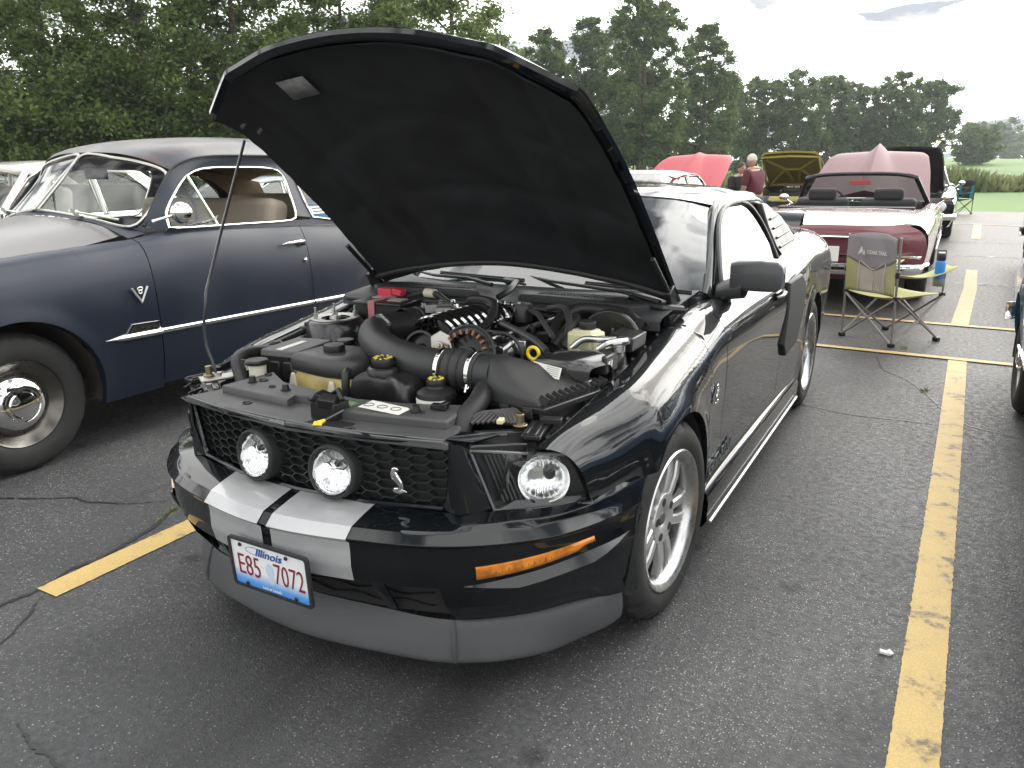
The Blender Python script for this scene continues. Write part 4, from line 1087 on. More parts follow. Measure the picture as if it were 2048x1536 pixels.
text_mb('E85', .098, on_plate(-.084,-.008), .002, sx=.66, bold=-.0012).build('plate_number', maroon_ink, pl, weld=False)
text_mb('7072', .098, on_plate(.076,-.008), .002, sx=.62, bold=-.0012).build('plate_number', maroon_ink, pl, weld=False)
text_mb('Illinois', .036, on_plate(.0,.048), .0015, sx=1.15, shear=.35, bold=.0004).build('plate_state', blue_ink, pl, weld=False)
b = MB(); b.tube([tuple(on_plate(-.055+.035*math.cos(a), .050+.011*math.sin(a)) @ Vector((0,0,0))) for a in np.linspace(.6, 6.0, 20)], .0007, 4); b.build('plate_flourish', blue_ink, pl)
text_mb('Land of Lincoln', .0125, on_plate(.0,-.064), .0012, sx=1.0).build('plate_motto', white_paper, pl, weld=False)
b = MB(); b.sphere((0,.008,0), (.016,.024,.0004), 14, 8, on_plate(.0,-.01,.0018)); b.sphere((0,-.020,0), (.012,.016,.0003), 12, 6, on_plate(.003,-.01,.0018)); b.build('plate_portrait', pale_ink, pl)
for x, y in ((-.11,.060),(.075,.060),(-.1,-.066),(.095,-.066)):
    b = MB(); b.lathe([(0,.005),(.005,.004),(.0065,.001)], 10, on_plate(x, y)); b.build('plate_screw', satin_black, pl)
# ------------------------------------------------------------------ hood, standing open
HTH, HYH, HZH = .8043, .5893, .9897
HM = Matrix.Translation((0,HYH,HZH)) @ Matrix.Rotation(-HTH, 4, 'X') @ Matrix.Translation((0,-HYH,-HZH))
KH = [0,.36,.62,.69,.74,.80,1.0]
HR0 = [[(0,-.817,.842),(.25,-.806,.826),(.504,-.743,.812),(.713,-.591,.808)],
      [(0,-.795,.868),(.25,-.785,.854),(.508,-.72,.836),(.712,-.555,.830)],
      [(0,-.71,.900),(.255,-.69,.890),(.51,-.62,.872),(.706,-.45,.872)],
      [(0,-.4,.960),(.26,-.38,.952),(.52,-.30,.932),(.717,-.18,.922)],
      [(0,0,.998),(.26,.0,.990),(.525,.05,.970),(.720,.12,.957)],
      [(0,.46,1.030),(.26,.475,1.026),(.53,.53,1.012),(.725,.589,.990)]]
HR = []
for r in HR0:      # crisp corner at the headlight end of the front edge
    A0, A1, B1, C1 = r; HR.append([A0, A1, lerp3(A1, B1, .80), lerp3(lerp3(A1, B1, .95), lerp3(B1, C1, .04), .5), lerp3(lerp3(A1, B1, .97), lerp3(B1, C1, .16), .72), lerp3(B1, C1, .30), C1])
b = rail_surface(HR, KH, 60, 40, M=HM); hood = b.build('hood', gloss_black, CAR, sharp=60)
# silver stripes over the hood, wrapping its front edge
for t0, t1 in ((-.385,-.025),(.025,.385)):
    rows = []
    ksh = [-k for k in reversed(KH[1:])] + list(KH)
    for i in range(11):
        t = t0+(t1-t0)*i/10; col = spline([hermite(ksh, [(-x, y, z) for x, y, z in reversed(r[1:])]+list(r), t) for r in HR], 30)
        f0 = col[0]; row = [(x, y-.0004, z+.0016) for x, y, z in col]
        rows.append(row)
    b = MB(); b.grid(rows, M=HM); b.build('hood_stripe', silver, hood, sharp=50)
# underside: rim then sunk liner with pressed ribs
def hood_in(k, dz):
    out = []
    for i, r in enumerate(HR):
        out.append([(x*k, .12+(y-.12)*k if i in (0,1,2) else y*k+.0, z-dz) for x, y, z in r])
    return out
rows_o = rail_surface(HR, KH, 60, 40).v; nr = 40
def liner_rows(k, dz, relief):
    rows = []
    src = [rows_o[i*nr:(i+1)*nr] for i in range(61)]
    for i, col in enumerate(src):
        row = []
        for j, (x, y, z) in enumerate(col):
            xx, yy = x*k, .0+(y+.10)*k-.10; zz = z-dz
            if relief:
                u, v = i/60, j/39
                e = min(u, 1-u, v, 1-v)
                zz += .012*min(1, e/.06) if e < .06 else .012
                # pressed panels: broad pads split by channels
                g = .013*math.exp(-((abs(u-.5)-.22)/.02)**2) + .013*math.exp(-((v-.62)/.025)**2) + .011*math.exp(-((abs(u-.5)-.38+.1*v)/.02)**2) + .011*math.exp(-((v-.30-.25*abs(u-.5))/.02)**2)
                zz += min(g, .012)*min(1, max(0, (e-.03)/.08)) + .003*math.sin(u*41+3*math.sin(v*17))*math.sin(v*29+2*math.sin(u*13))
            row.append((xx, yy, zz))
        rows.append(row)
    return rows
outer = [rows_o[i*nr:(i+1)*nr] for i in range(61)]
lip = liner_rows(.990, .013, False)
b = MB()
def rim_loop(rows): return [rows[i][0] for i in range(61)] + [rows[60][j] for j in range(1,nr)] + [rows[i][nr-1] for i in range(59,-1,-1)] + [rows[0][j] for j in range(nr-2,0,-1)]
inn = liner_rows(.955, .016, False)
b.grid([rim_loop(outer), rim_loop(lip), rim_loop(inn)], close_u=True, M=HM); b.build('hood_rim', gloss_black, hood, sharp=50)
b = MB(); b.grid(liner_rows(.958, .030, True), M=HM)
b.build('hood_liner', mat('hood liner felt', (.014,.015,.0175), .68, vary=.35, vscale=4, bump=.5, bscale=9), hood, sharp=70)
def hood_pt(x, y, dz=0.0):
    """point below the closed hood surface, carried to the open pose"""
    best = min((p for c_ in outer for p in c_), key=lambda p: (p[0]-x)**2+(p[1]-y)**2)
    return HM @ Vector((x, y, best[2]-dz))
# printed label inside the hood
A_, B_, C_, D_ = [hood_pt(x, y, .042) for x, y in ((-.36,-.66),(-.25,-.665),(-.25,-.575),(-.36,-.57))]
b = MB(); b.add([A_,B_,C_,D_], [(0,1,2,3)]); b.build('hood_label', mat('hood label', (.23,.23,.23), .5, vary=.3, vscale=40), hood, solid=.001)
# weather strip along the rear edge, small rubber stops, striker
b = MB(); b.tube([hood_pt(x, .40+.17*abs(x)**1.6, .042) for x in np.linspace(-.70,.70,31)], .012, 8); b.build('weather_strip', hose_m, hood)
for x, y in ((-.64,-.50),(-.60,-.46)):
    b = MB(); b.cyl(tuple(hood_pt(x,y,.042)), .007, .02, axis=tuple(HM.to_3x3() @ Vector((0,0,1))), n=10); b.build('rubber_stop', mat('pale stop', (.12,.12,.12), .5), hood)
# hinges
for sd in (1,-1):
    b = MB(); b.box((.715*sd,.56,.955),(.03,.22,.045),(.2,0,0)); b.box((.715*sd,.50,1.0),(.022,.06,.12),(.5,0,0)); b.tube([(.70*sd,.62,.93),(.71*sd,.50,1.02),tuple(hood_pt(.70*sd,.25,.05))], .011, 6)
    b.build('hood_hinge', satin_black, CAR, bevel=.004)
# prop rod
top = hood_pt(-.695,-.43,.045)
rb = [(-.615,-.545,.805),(-.625,-.548,.86),(-.640,-.55,.905),(-.642,-.55,.99),(-.628,-.545,1.06),(-.632,-.53,1.11)]
b = MB(); b.tube(spline(rb + [tuple(top)], 40), .0055, 8); b.build('prop_rod', mat('rod paint', (.035,.036,.038), .3, coat=.4), CAR)
# ------------------------------------------------------------------ engine bay of the black car
def epart(name, b, m, **k): return b.build(name, m, CAR, **k)
bay_black = mat('bay paint', (.010,.010,.011), .30, coat=.5, vary=.25, vscale=8)
# inner walls, firewall, floor
for sd in (1,-1):
    b = MB(); rows = []
    ks = sorted(SEC)
    for y in np.linspace(-.655, .60, 30):
        v = hermite(ks, [sum(([p[0], p[1]] for p in SEC[k]), []) for k in ks], y); x0, z0 = v[0], v[1]
        wob = .006*math.sin(y*23)
        rows.append([(x*sd, y, z) for x, z in ((x0, z0), (x0-.004, z0-.022), (x0-.028, z0-.026), (x0-.045, z0-.034), (x0-.062+wob, z0-.036), (x0-.075, z0-.075), (x0-.10, z0-.16), (x0-.16, .52), (x0-.2, .35))])
    b.grid(rows, flip=sd > 0); epart('inner_fender', b, bay_black, sharp=40)
    for i in range(9):
        b = MB(); y = -.5+.125*i; v = hermite(ks, [sum(([p[0], p[1]] for p in SEC[k]), []) for k in ks], y)
        b.lathe([(0,.010),(.007,.009),(.0095,.003),(.011,0)], 10, Matrix.Translation(((v[0]-.040)*sd, y, v[1]-.033)))
        epart('fender_bolt', b, steel_dark)
b = MB(); b.grid([[(x, .52-.10*abs(x)**2, z) for x in np.linspace(-.70,.70,15)] for z in (.955,.80,.60,.30)]); epart('firewall', b, bay_black)
b = MB(); b.grid([[(x, y, .33) for x in (-.66,0,.66)] for y in (-.70,0,.5)]); epart('engine_undertray', b, mat('undertray', (.012,.012,.012), .8))
# cowl with two vent panels, gutter, wipers
b = MB(); rows = []
for x in np.linspace(-.74,.74,33):
    y0 = .305-.05*abs(x)*0+ .10*max(0, 1-abs(x)/.55)**.8*1.2 - .04*max(0,abs(x)-.5)
    yb = WB[0][1]+.03+ .22*(abs(x)/.765)**2.2
    rows.append([(x, y0, .925), (x, y0+.004, .958), (x, y0+.02, .968), (x, y0+.06, .972), (x, (y0+yb)/2+.02, .990), (x, yb-.01, 1.004), (x, yb+.01, 1.000)])
b.grid(rows); epart('cowl', b, mat('cowl plastic', (.034,.035,.037), .55, vary=.12, vscale=6), sharp=50)
for sd in (1,-1):
    b = MB(); q = [(.09,.395),(.20,.505),(.53,.50),(.66,.40),(.60,.335),(.42,.36),(.18,.40)]
    q = [(x*sd, y+.02) for x, y in q]
    if sd < 0: q = q[::-1]
    cowl_v = b.prism(q, .972, 1.004, inset=.014).build('cowl_vent', matte_black, CAR, bevel=.003)
    b = MB()
    for i in range(30):
        x = .17+.0145*i; y1 = .505 if x < .53 else .505-.75*(x-.53); y0 = .425 if x < .42 else .425-.13*(x-.42)
        b.box((x*sd, (y0+y1)/2+.02, 1.006), (.005, (y1-y0)*.8, .004))
    b.build('vent_louvre', satin_black, cowl_v);
    b = MB(); P = [(.72*sd-.04,.47,1.0),(.5*sd,.53,1.022),(.2*sd-.05,.60,1.035),(.05*sd-.1,.655,1.05)] if sd > 0 else [(-.10,.53,1.015),(-.25,.575,1.03),(-.45,.60,1.03),(-.62,.66,1.04)]
    b.tube(P, [.010,.008,.007,.005], 8); b.tube([(P[1][0]-.18,P[1][1]+.05,1.036),(P[1][0]+.28,P[1][1]+.01,1.03)], .006, 6); b.tube([(P[1][0]-.18,P[1][1]+.052,1.044),(P[1][0]+.28,P[1][1]+.012,1.038)], .004, 6)
    epart('wiper', b, satin_black)
b = MB(); b.tube([(.005,.40,.985),(.03,.46,1.01),(.01,.55,1.03),(-.06,.58,1.03)], .014, 8); epart('cowl_seal', b, satin_black)
b = MB(); b.tube([(x, .292+.10*max(0,1-abs(x)/.55)**.8*1.2 - .04*max(0,abs(x)-.5), .955) for x in np.linspace(-.70,.70,41)], .010, 8); epart('bay_seal', b, hose_m)
b = MB(); b.tube([(.76,.50,.972),(.70,.43,.985),(.64,.43,.995),(.55,.50,1.01)], [.016,.018,.014,.010], 8); epart('wiper_pivot', b, satin_black)
# radiator cover: front ledge, stepped deck, holes, latch, stickers
cov = mat('radiator cover plastic', (.068,.068,.070), .50, vary=.10, vscale=5, bump=.12, bscale=260)
b = MB()
b.prism([(-.515,-.762),(-.26,-.805),(0,-.832),(.26,-.805),(.515,-.762),(.47,-.62),(0,-.60),(-.47,-.62)], .780, .802, inset=.008)
rc = b.build('radiator_cover', cov, CAR, bevel=.003)
b = MB()
b.prism([(-.435,-.680),(-.115,-.706),(-.130,-.662),(-.026,-.640),(.085,-.640),(.098,-.728),(.451,-.668),(.430,-.515),(.246,-.580),(.083,-.606),(-.044,-.590),(-.276,-.560),(-.41,-.475)], .800, .828, inset=.008)
b.build('cover_deck', cov, rc, bevel=.003)
for k, (dy, z) in enumerate(((.004,.803),(.018,.804))):
    b = MB(); b.tube([(x, -.832+.27*x*x+dy, z-.012*abs(x)**2) for x in np.linspace(-.50,.50,31)], .004, 6); b.build('cover_lip', mat('grey lip', (.085,.086,.09), .35), rc)
def ring(x, y, z, r): 
    b = MB(); b.lathe([(r,.001),(r*.92,.003),(r*.75,-.0005),(.0,-.0008)], 20, Matrix.Translation((x,y,z))); return b
for x, y, z, r in ((-.345,-.580,.829,.016),(-.26,-.625,.829,.012),(-.26,-.735,.803,.015),(.30,-.615,.829,.015),(.38,-.575,.829,.015),(.20,-.79,.803,.018),(.345,-.64,.829,.012),(-.385,-.52,.829,.014)):
    ring(x,y,z,r).build('cover_hole', satin_black, rc)
for x, y, z in ((-.19,-.635,.83),(.325,-.640,.83),(-.365,-.61,.83)):
    b = MB(); b.cyl((x,y,z+.008), .013, .022, n=12, r2=.010); b.cyl((x,y,z), .017, .004, n=12); b.build('cover_pin', satin_black, rc)
b = MB(); b.box((.375,-.590,.838),(.05,.03,.014),(0,0,.2)); b.box((.392,-.587,.846),(.018,.036,.012)); b.build('cover_clip', satin_black, rc, bevel=.002)
b = MB(); b.prism([(.045,-.822),(.185,-.808),(.185,-.745),(.05,-.745)], .797, .8045); b.build('latch_well_shade', mat('well shade black', (.004,.004,.004), .8), rc)  # dark slab laid on the ledge, the recess shade put into its colour
b = MB(); b.box((.075,-.725,.828),(.09,.07,.05)); b.box((.09,-.745,.858),(.05,.045,.028),(.2,.1,.3)); b.box((.05,-.735,.848),(.03,.05,.06),(0,.3,.2)); b.tube([(.06,-.70,.86),(.10,-.71,.885),(.13,-.73,.862)], .009, 8); b.tube([(.03,-.72,.84),(.02,-.75,.86),(.05,-.765,.865)], .008, 8)
b.build('hood_latch', satin_black, CAR, bevel=.004)
b = MB(); b.tube([(.155,-.755,.842),(.118,-.80,.818)], .004, 8); epart('latch_rod', b, steel_dark)
b = MB(); b.tube([(.120,-.797,.820),(.108,-.815,.813)], [.005,.009], 8); b.box((.108,-.815,.813),(.026,.018,.006),(.3,0,.4)); epart('latch_pull', b, mat('yellow plastic', (.72,.56,.04), .45), bevel=.001)
b = MB(); b.add([(-.050,-.655,.8295),(.130,-.690,.8295),(.128,-.628,.8295),(-.045,-.606,.8295)], [(0,1,2,3)]); st = b.build('coolant_sticker', mat('sticker green', (.035,.085,.055), .45, vary=.3, vscale=60), rc)
b = MB(); b.add([(-.047,-.628,.8305),(.035,-.640,.8305),(.038,-.622,.8305),(-.045,-.610,.8305)], [(0,1,2,3)]); b.build('sticker_band', mat('yellow band', (.66,.58,.06), .5), st)
for k in range(4):
    b = MB(); y = -.636-.008*k; b.add([(-.05,y,.8303),(.118,y-.018,.8303),(.118,y-.015,.8303),(-.05,y+.003,.8303)], [(0,1,2,3)]); b.build('sticker_line', mat('pale ink', (.5,.52,.3), .5), st)
b = MB(); b.add([(.140,-.678,.8296),(.300,-.690,.8296),(.297,-.622,.8296),(.138,-.603,.8296)], [(0,1,2,3)]); st = b.build('belt_sticker', white_paper, rc)
for k in range(3):
    b = MB(); b.tube([(.158+.05*k+.016*math.cos(a), -.646+.014*math.sin(a), .8302) for a in np.linspace(0,2*PI,14,endpoint=False)], .0012, 4, closed=True); b.build('sticker_print', ink, st)
# side brackets, headlight tops, bar across
for sd in (1,-1):
    b = MB(); b.box((.585*sd,-.62,.768),(.16,.10,.028),(0,0,.62*sd)); b.box((.60*sd,-.575,.785),(.20,.022,.02),(0,0,.60*sd)); b.box((.565*sd,-.645,.785),(.12,.018,.03),(0,0,.65*sd)); epart('radiator_support', b, bay_black, bevel=.005)
    b = MB(); b.box((.668*sd,-.545,.796),(.055,.14,.012),(0,0,.25*sd)); b.box((.656*sd,-.56,.804),(.012,.10,.008),(0,0,.25*sd)); b.box((.682*sd,-.56,.804),(.012,.10,.008),(0,0,.25*sd)); b.box((.69*sd,-.49,.812),(.06,.03,.016),(0,0,.3*sd)); epart('headlight_bracket', b, satin_black, bevel=.002)
    b = MB(); b.cyl((.629*sd,-.565,.812),.021,.006,n=18); b.cyl((.629*sd,-.565,.828),.012,.034,n=14); epart('stop_bolt', b, mat('brass zinc', (.32,.27,.18), .35, metal=1), bevel=.0015)
b = MB(); b.box((.572,-.575,.818),(.018,.03,.014),(0,0,.2)); epart('connector_clip', b, mat('cream plastic', (.62,.58,.35), .5), bevel=.003)
b = MB()
for k in range(7): b.tube(spline([(.47+.012*k,-.60+.01*k,.80),(.49+.01*k,-.545+.012*k,.822),(.52+.012*k,-.52+.004*k,.818),(.56+.01*k,-.54,.80)], 12), .0055, 6)
epart('wiring_bundle', b, mat('loom tape', (.06,.055,.055), .6))
b = MB(); b.tube(spline([(.44,-.44,.86),(.455,-.50,.84),(.45,-.58,.80),(.45,-.62,.74)], 16), .032, 12); epart('radiator_hose', b, hose_m)
b = MB(); b.box((-.625,-.575,.785),(.10,.03,.02),(0,0,-.6)); b.box((-.60,-.555,.803),(.05,.12,.010),(0,.1,-.5)); b.box((-.63,-.60,.770),(.07,.03,.03),(.2,0,-.6)); epart('corner_bracket', b, alloy_dull, bevel=.003)
b = MB(); b.cyl((-.612,-.545,.812),.016,.012,n=8); epart('corner_bolt', b, alloy)
# washer filler, fuse box, caps and tanks on the far side
b = MB(); b.lathe([(.030,-.08),(.030,-.02),(.032,0),(.034,.002)], 20, Matrix.Translation((-.455,-.50,.855))); w = epart('washer_filler', b, mat('natural plastic', (.62,.60,.50), .4, vary=.08))
b = MB(); b.lathe([(.040,0),(.041,.010),(.036,.016),(.0,.017)], 24, Matrix.Translation((-.455,-.50,.857))); b.tube([(-.49,-.50,.862),(-.52,-.515,.866),(-.535,-.50,.862),(-.52,-.49,.86),(-.495,-.495,.862)], .003, 6); b.build('filler_cap', satin_black, w)
b = MB(); b.tube(spline([(-.60,-.28,.84),(-.605,-.40,.86),(-.585,-.47,.85),(-.53,-.51,.80),(-.50,-.53,.77)], 22), .024, 12); epart('washer_hose', b, hose_m)
b = MB(); b.box((-.490,-.262,.79),(.165,.22,.13),(0,0,.12)); b.box((-.50,-.375,.80),(.05,.012,.07),(0,0,.12)); b.box((-.44,-.37,.80),(.04,.012,.07),(0,0,.12)); fb = epart('fuse_box', b, satin_black, bevel=.008)
b = MB(); b.box((-.490,-.262,.862),(.172,.228,.026),(0,0,.12),taper=.96); b.build('fuse_box_lid', mat('lid grey', (.085,.085,.087), .5, vary=.1), fb, bevel=.005)
b = MB(); b.box((-.49,-.29,.8765),(.028,.15,.002),(0,0,.12)); b.build('lid_label', white_paper, fb)
b = MB(); b.box((-.365,-.40,.80),(.06,.004,.07)); b.cyl((-.362,-.406,.815),.008,.012,axis='Y',n=8); epart('tank_bracket', b, alloy_dull, bevel=.002)
def ribbed_cap(name, c, r, h, m, parent=None, marks=None):
    b = MB(); rows = []
    for rr_, z in ((r*.92,0),(r,.004),(r,h*.8),(r*.93,h),(0,h+.001)):
        rows.append([((rr_*(1-.05*(k%2)) if 0 < z < h else rr_)*math.cos(2*PI*k/40), (rr_*(1-.05*(k%2)) if 0 < z < h else rr_)*math.sin(2*PI*k/40), z) for k in range(40)])
    b.grid(rows, close_u=True, M=Matrix.Translation(c)); o = b.build(name, m, parent or CAR, sharp=30)
    if marks:
        b = MB()
        for k in range(9): b.tube([(c[0]+rr_*math.cos(2*PI*k/9+e), c[1]+rr_*math.sin(2*PI*k/9+e), c[2]+h+.0015) for rr_, e in ((r*.45,0),(r*.78,.12),(r*.78,.38))], .0022, 4)
        b.build('cap_print', marks, o)
    return o
yel = mat('yellow print', (.60,.48,.07), .5)
def blob_tank(name, pts, z0, z1, m, round_=.02, grow=1.04):
    """tank: footprint polygon lofted up with soft shoulders"""
    n = len(pts); cx = sum(p[0] for p in pts)/n; cy = sum(p[1] for p in pts)/n
    P = spline(pts+[pts[0]], 49)[:-1]; rows = []
    for u, k in ((0,.90),(.06,.97),(.35,1.0),(.45,1.0),(.62,.985),(.80,.94),(.92,.84),(.98,.68),(1,.45),(1,.02)):
        rows.append([(cx+(x-cx)*k, cy+(y-cy)*k, z0+(z1-z0)*u) for x, y in P])
    b = MB(); b.grid(rows, close_u=True); return epart(name, b, m, sharp=60)
# translucent coolant tank with black upper half
ct = blob_tank('coolant_tank', [(-.37,-.415),(-.20,-.445),(-.10,-.425),(-.075,-.33),(-.16,-.23),(-.34,-.26)], .70, .845, mat('yellowed tank plastic', (.50,.40,.16), .38, vary=.3, vscale=11, coat=.2))
tp = blob_tank('tank_top', [(-.375,-.420),(-.20,-.450),(-.095,-.430),(-.07,-.325),(-.16,-.225),(-.345,-.255)], .822, .895, mat('tank top plastic', (.040,.040,.041), .42, vary=.15, vscale=12)); tp.parent = ct
ribbed_cap('coolant_cap', (-.228,-.352,.886), .038, .032, satin_black, ct)
b = MB(); b.lathe([(.052,0),(.052,.008),(.040,.010)], 24, Matrix.Translation((-.228,-.352,.880))); b.build('cap_collar', satin_black, ct)
for x, y in ((-.375,-.41),(-.165,-.448)):
    b = MB(); b.box((x,y,.775),(.05,.03,.075),taper=.35); b.build('tank_foot', mat('natural plastic', (.62,.60,.50), .4), ct, bevel=.004)
b = MB(); b.add([(-.16,-.40,.887),(-.10,-.39,.884),(-.105,-.36,.884),(-.165,-.37,.887)], [(0,1,2,3)]); b.build('tank_label', white_paper, ct)
b = MB(); b.tube(spline([(-.09,-.45,.86),(-.075,-.475,.855),(-.07,-.485,.82),(-.07,-.48,.76)], 14), .014, 10); epart('tank_hose', b, hose_m); b = MB(); b.tube(spline([(-.12,-.30,.885),(-.06,-.24,.90),(.0,-.22,.90),(.04,-.24,.88)], 14), .013, 10); epart('tank_hose', b, hose_m)
ic = blob_tank('intercooler_tank', [(-.015,-.53),(.09,-.50),(.21,-.545),(.225,-.46),(.20,-.40),(.10,-.395),(.0,-.40),(-.03,-.45)], .74, .880, mat('black tank plastic', (.013,.013,.014), .34, vary=.15, vscale=9, coat=.15))
ribbed_cap('intercooler_cap', (.068,-.455,.893), .038, .030, satin_black, ic, yel)
b = MB(); b.lathe([(.055,-.012),(.055,0),(.050,.010),(.042,.014)], 24, Matrix.Translation((.068,-.455,.882))); b.build('cap_collar', satin_black, ic)
b = MB(); b.lathe([(.058,-.07),(.058,-.012),(.062,-.008),(.060,.008),(.048,.016),(.030,.022),(.028,.03)], 28, Matrix.Translation((.300,-.495,.842))); ps = epart('steering_fluid_tank', b, satin_black)
ribbed_cap('steering_cap', (.300,-.495,.868), .030, .022, satin_black, ps, yel)
b = MB(); b.lathe([(.0635,-.045),(.0635,-.006)], 24, Matrix.Translation((.300,-.495,.842)), a0=-2.6, a1=-.5); b.build('tank_band_label', white_paper, ps)
ribbed_cap('hose_tee_cap', (-.33,-.175,.872), .034, .020, satin_black)
b = MB(); b.cyl((-.33,-.175,.83),.028,.09,n=20); epart('thermostat_housing', b, satin_black)
# strut towers with studs
for sd in (-1,1):
    M = Matrix.Translation((.575*sd, .055, .80))
    b = MB(); b.lathe([(.17,-.06),(.155,-.02),(.135,.015),(.125,.06),(.118,.095),(.108,.112),(.07,.116),(.055,.108)], 40, M)
    b.box((.575*sd,-.02,.755),(.28,.34,.05)); tw = epart('strut_tower', b, bay_black, sharp=45, bevel=.006)
    b = MB(); b.lathe([(.060,.116),(.095,.120),(.10,.116),(.098,.112)], 32, M); b.lathe([(0,.112),(.022,.125),(.026,.112)], 18, M); b.build('strut_mount', alloy_dull, tw)
    for k in range(4):
        a = PI/4+k*PI/2; b = MB(); b.cyl((.575*sd+.08*math.cos(a), .055+.08*math.sin(a), .930), .010, .018, n=6); b.cyl((.575*sd+.08*math.cos(a), .055+.08*math.sin(a), .948), .005, .03, n=8); b.build('strut_stud', alloy, tw)
b = MB(); b.lathe([(.045,0),(.042,.006),(.026,.010),(.024,.03),(.018,.036),(0,.037)], 20, Matrix.Translation((-.655,-.21,.826))); epart('fender_plug', b, satin_black)
b = MB(); b.box((-.688,.0,.862),(.045,.05,.04),(0,0,.1)); b.box((-.675,.0,.885),(.03,.03,.03),(0,0,.1)); epart('relay_box', b, satin_black, bevel=.005)
b = MB(); b.tube(spline([(-.70,.30,.915),(-.69,.05,.875),(-.69,-.15,.845),(-.665,-.30,.84),(-.62,-.42,.845)], 26), .014, 8); b.tube(spline([(-.66,.30,.92),(-.655,.16,.88),(-.66,-.02,.85),(-.64,-.2,.835)], 20), .009, 8); epart('fender_harness', b, hose_m)
# battery
b = MB(); b.box((-.455,.245,.855),(.262,.20,.075),(0,0,.05)); bt = epart('battery_tray', b, mat('red tray', (.42,.02,.02), .42), bevel=.01)
b = MB(); b.box((-.455,.255,.905),(.245,.175,.12),(0,0,.05)); b.box((-.455,.255,.962),(.248,.178,.016),(0,0,.05)); bb_ = epart('battery', b, satin_black, bevel=.006)
b = MB(); b.box((-.40,.25,.9715),(.07,.06,.003),(0,0,.05)); b.box((-.50,.29,.9715),(.10,.05,.003),(0,0,.05)); b.build('battery_label', mat('grey label', (.34,.34,.33), .5, vary=.2, vscale=60), bb_)
b = MB(); b.box((-.475,.255,.973),(.032,.184,.006),(0,0,.05)); b.box((-.472,.162,.91),(.032,.006,.12),(0,0,.05)); b.build('battery_strap', mat('faded red strap', (.42,.16,.17), .6), bb_, bevel=.001)
b = MB(); b.box((-.515,.33,.988),(.07,.05,.034),(0,0,.1)); b.box((-.455,.335,.990),(.05,.045,.028),(0,.15,0)); b.tube([(-.54,.31,.96),(-.50,.285,.965),(-.47,.29,.962)], .012, 8); b.build('terminal_cover', mat('red cover', (.50,.035,.06), .45), bb_, bevel=.006)
b = MB(); b.tube(spline([(-.44,.36,.965),(-.36,.385,.985),(-.28,.37,.985),(-.18,.33,.955),(-.06,.31,.945)], 24), .013, 10); epart('battery_cable', b, hose_m)
b = MB(); b.cyl((-.318,.378,.986),.020,.055,axis=(1,-.2,.0),n=14); b.cyl((-.355,.386,.985),.012,.03,axis=(1,-.2,0),n=12); epart('cable_tag', b, mat('cream tape', (.58,.54,.42), .6))
# supercharger: polished ribbed body, throttle, inlet
sc_m = mat('polished black', (.05,.05,.05), .12, metal=.9)
b = MB(); rows = []
ax0, ax1 = Vector((.02,-.10,.935)), Vector((.10,.20,.955)); dv = (ax1-ax0); L_ = dv.length; dv.normalize(); nx = Vector((dv.y,-dv.x,0)).normalized(); nz = Vector((0,0,1))
for i in range(57):
    u = i/56; c_ = ax0+dv*L_*u; k = 1+.10*(1 if (i//3) % 2 else 0)
    rows.append([tuple(c_+nx*(.105*k*math.cos(a))+nz*(.052*k*math.sin(a)) ) for a in np.linspace(-.3, PI+.3, 22)])
b.grid(rows); sc = epart('supercharger', b, chrome if False else mat('polished case', (.50,.50,.50), .09, metal=1), sharp=25)
b = MB(); b.box((.115,.215,.965),(.22,.05,.075),(0,0,-.25)); b.box((.055,.03,.985),(.07,.12,.016),(0,0,-.25)); b.build('supercharger_plate', sc_m, sc, bevel=.006)
for k in range(6):
    b = MB(); b.cyl((.02+.038*k,.252-.0095*k,1.004),.007,.012,n=6); b.build('case_bolt', chrome, sc)
b = MB(); b.lathe([(.058,-.07),(.060,-.02),(.055,0),(.050,.03),(.056,.05),(.056,.07)], 28, frame((-.185,.10,.925),(0,0,1),(-.75,.5,0)) ); epart('throttle_body', b, alloy_dull, sharp=30)
b = MB(); b.tube(spline([(-.17,.13,.93),(-.10,.16,.945),(-.04,.10,.95),(.0,.04,.95)], 14), [.045+.0*i for i in range(14)], 14); b.box((-.09,.10,.985),(.10,.05,.03),(0,0,.6)); b.box((-.03,.055,.99),(.06,.05,.02),(0,0,.4)); epart('inlet_elbow', b, mat('rough cast', (.30,.30,.29), .45, metal=1, vary=.2, vscale=30), bevel=.004)
for k, (x, y) in enumerate(((-.13,.06),(-.06,.16),(-.11,.15),(.0,.09))):
    b = MB(); b.cyl((x,y,.998),.010,.02,n=6); epart('inlet_bolt', b, chrome)
# big black inlet tube from throttle round to the airbox
path = [(-.175,.045,.915),(-.205,-.03,.92),(-.215,-.115,.925),(-.17,-.20,.925),(-.08,-.285,.915),(.05,-.355,.905),(.17,-.39,.90),(.265,-.395,.898)]
b = MB(); b.tube(spline(path, 44), .058, 26); tb = epart('intake_tube', b, mat('intake plastic', (.022,.0222,.0235), .46, bump=.12, bscale=320), sharp=60)
nb_ = Vector((.55,.05,.83)).normalized(); xb_ = Vector((1,-.1,-.3)); xb_ = xb_-nb_*xb_.dot(nb_)
fm = frame(Vector((-.208,-.135,.925))+nb_*.0590, xb_, nb_.cross(xb_))
b = MB(); b.sphere((0,0,-.004),(.036,.026,.005),20,8,fm); b.build('tube_badge', mat('badge grey', (.16,.16,.165), .4), tb)
text_mb('ROUSH', .020, fm @ Matrix.Translation((0,0,.003)), .001, sx=.8, bold=.0004).build('badge_lettering', white_paper, tb, weld=False)
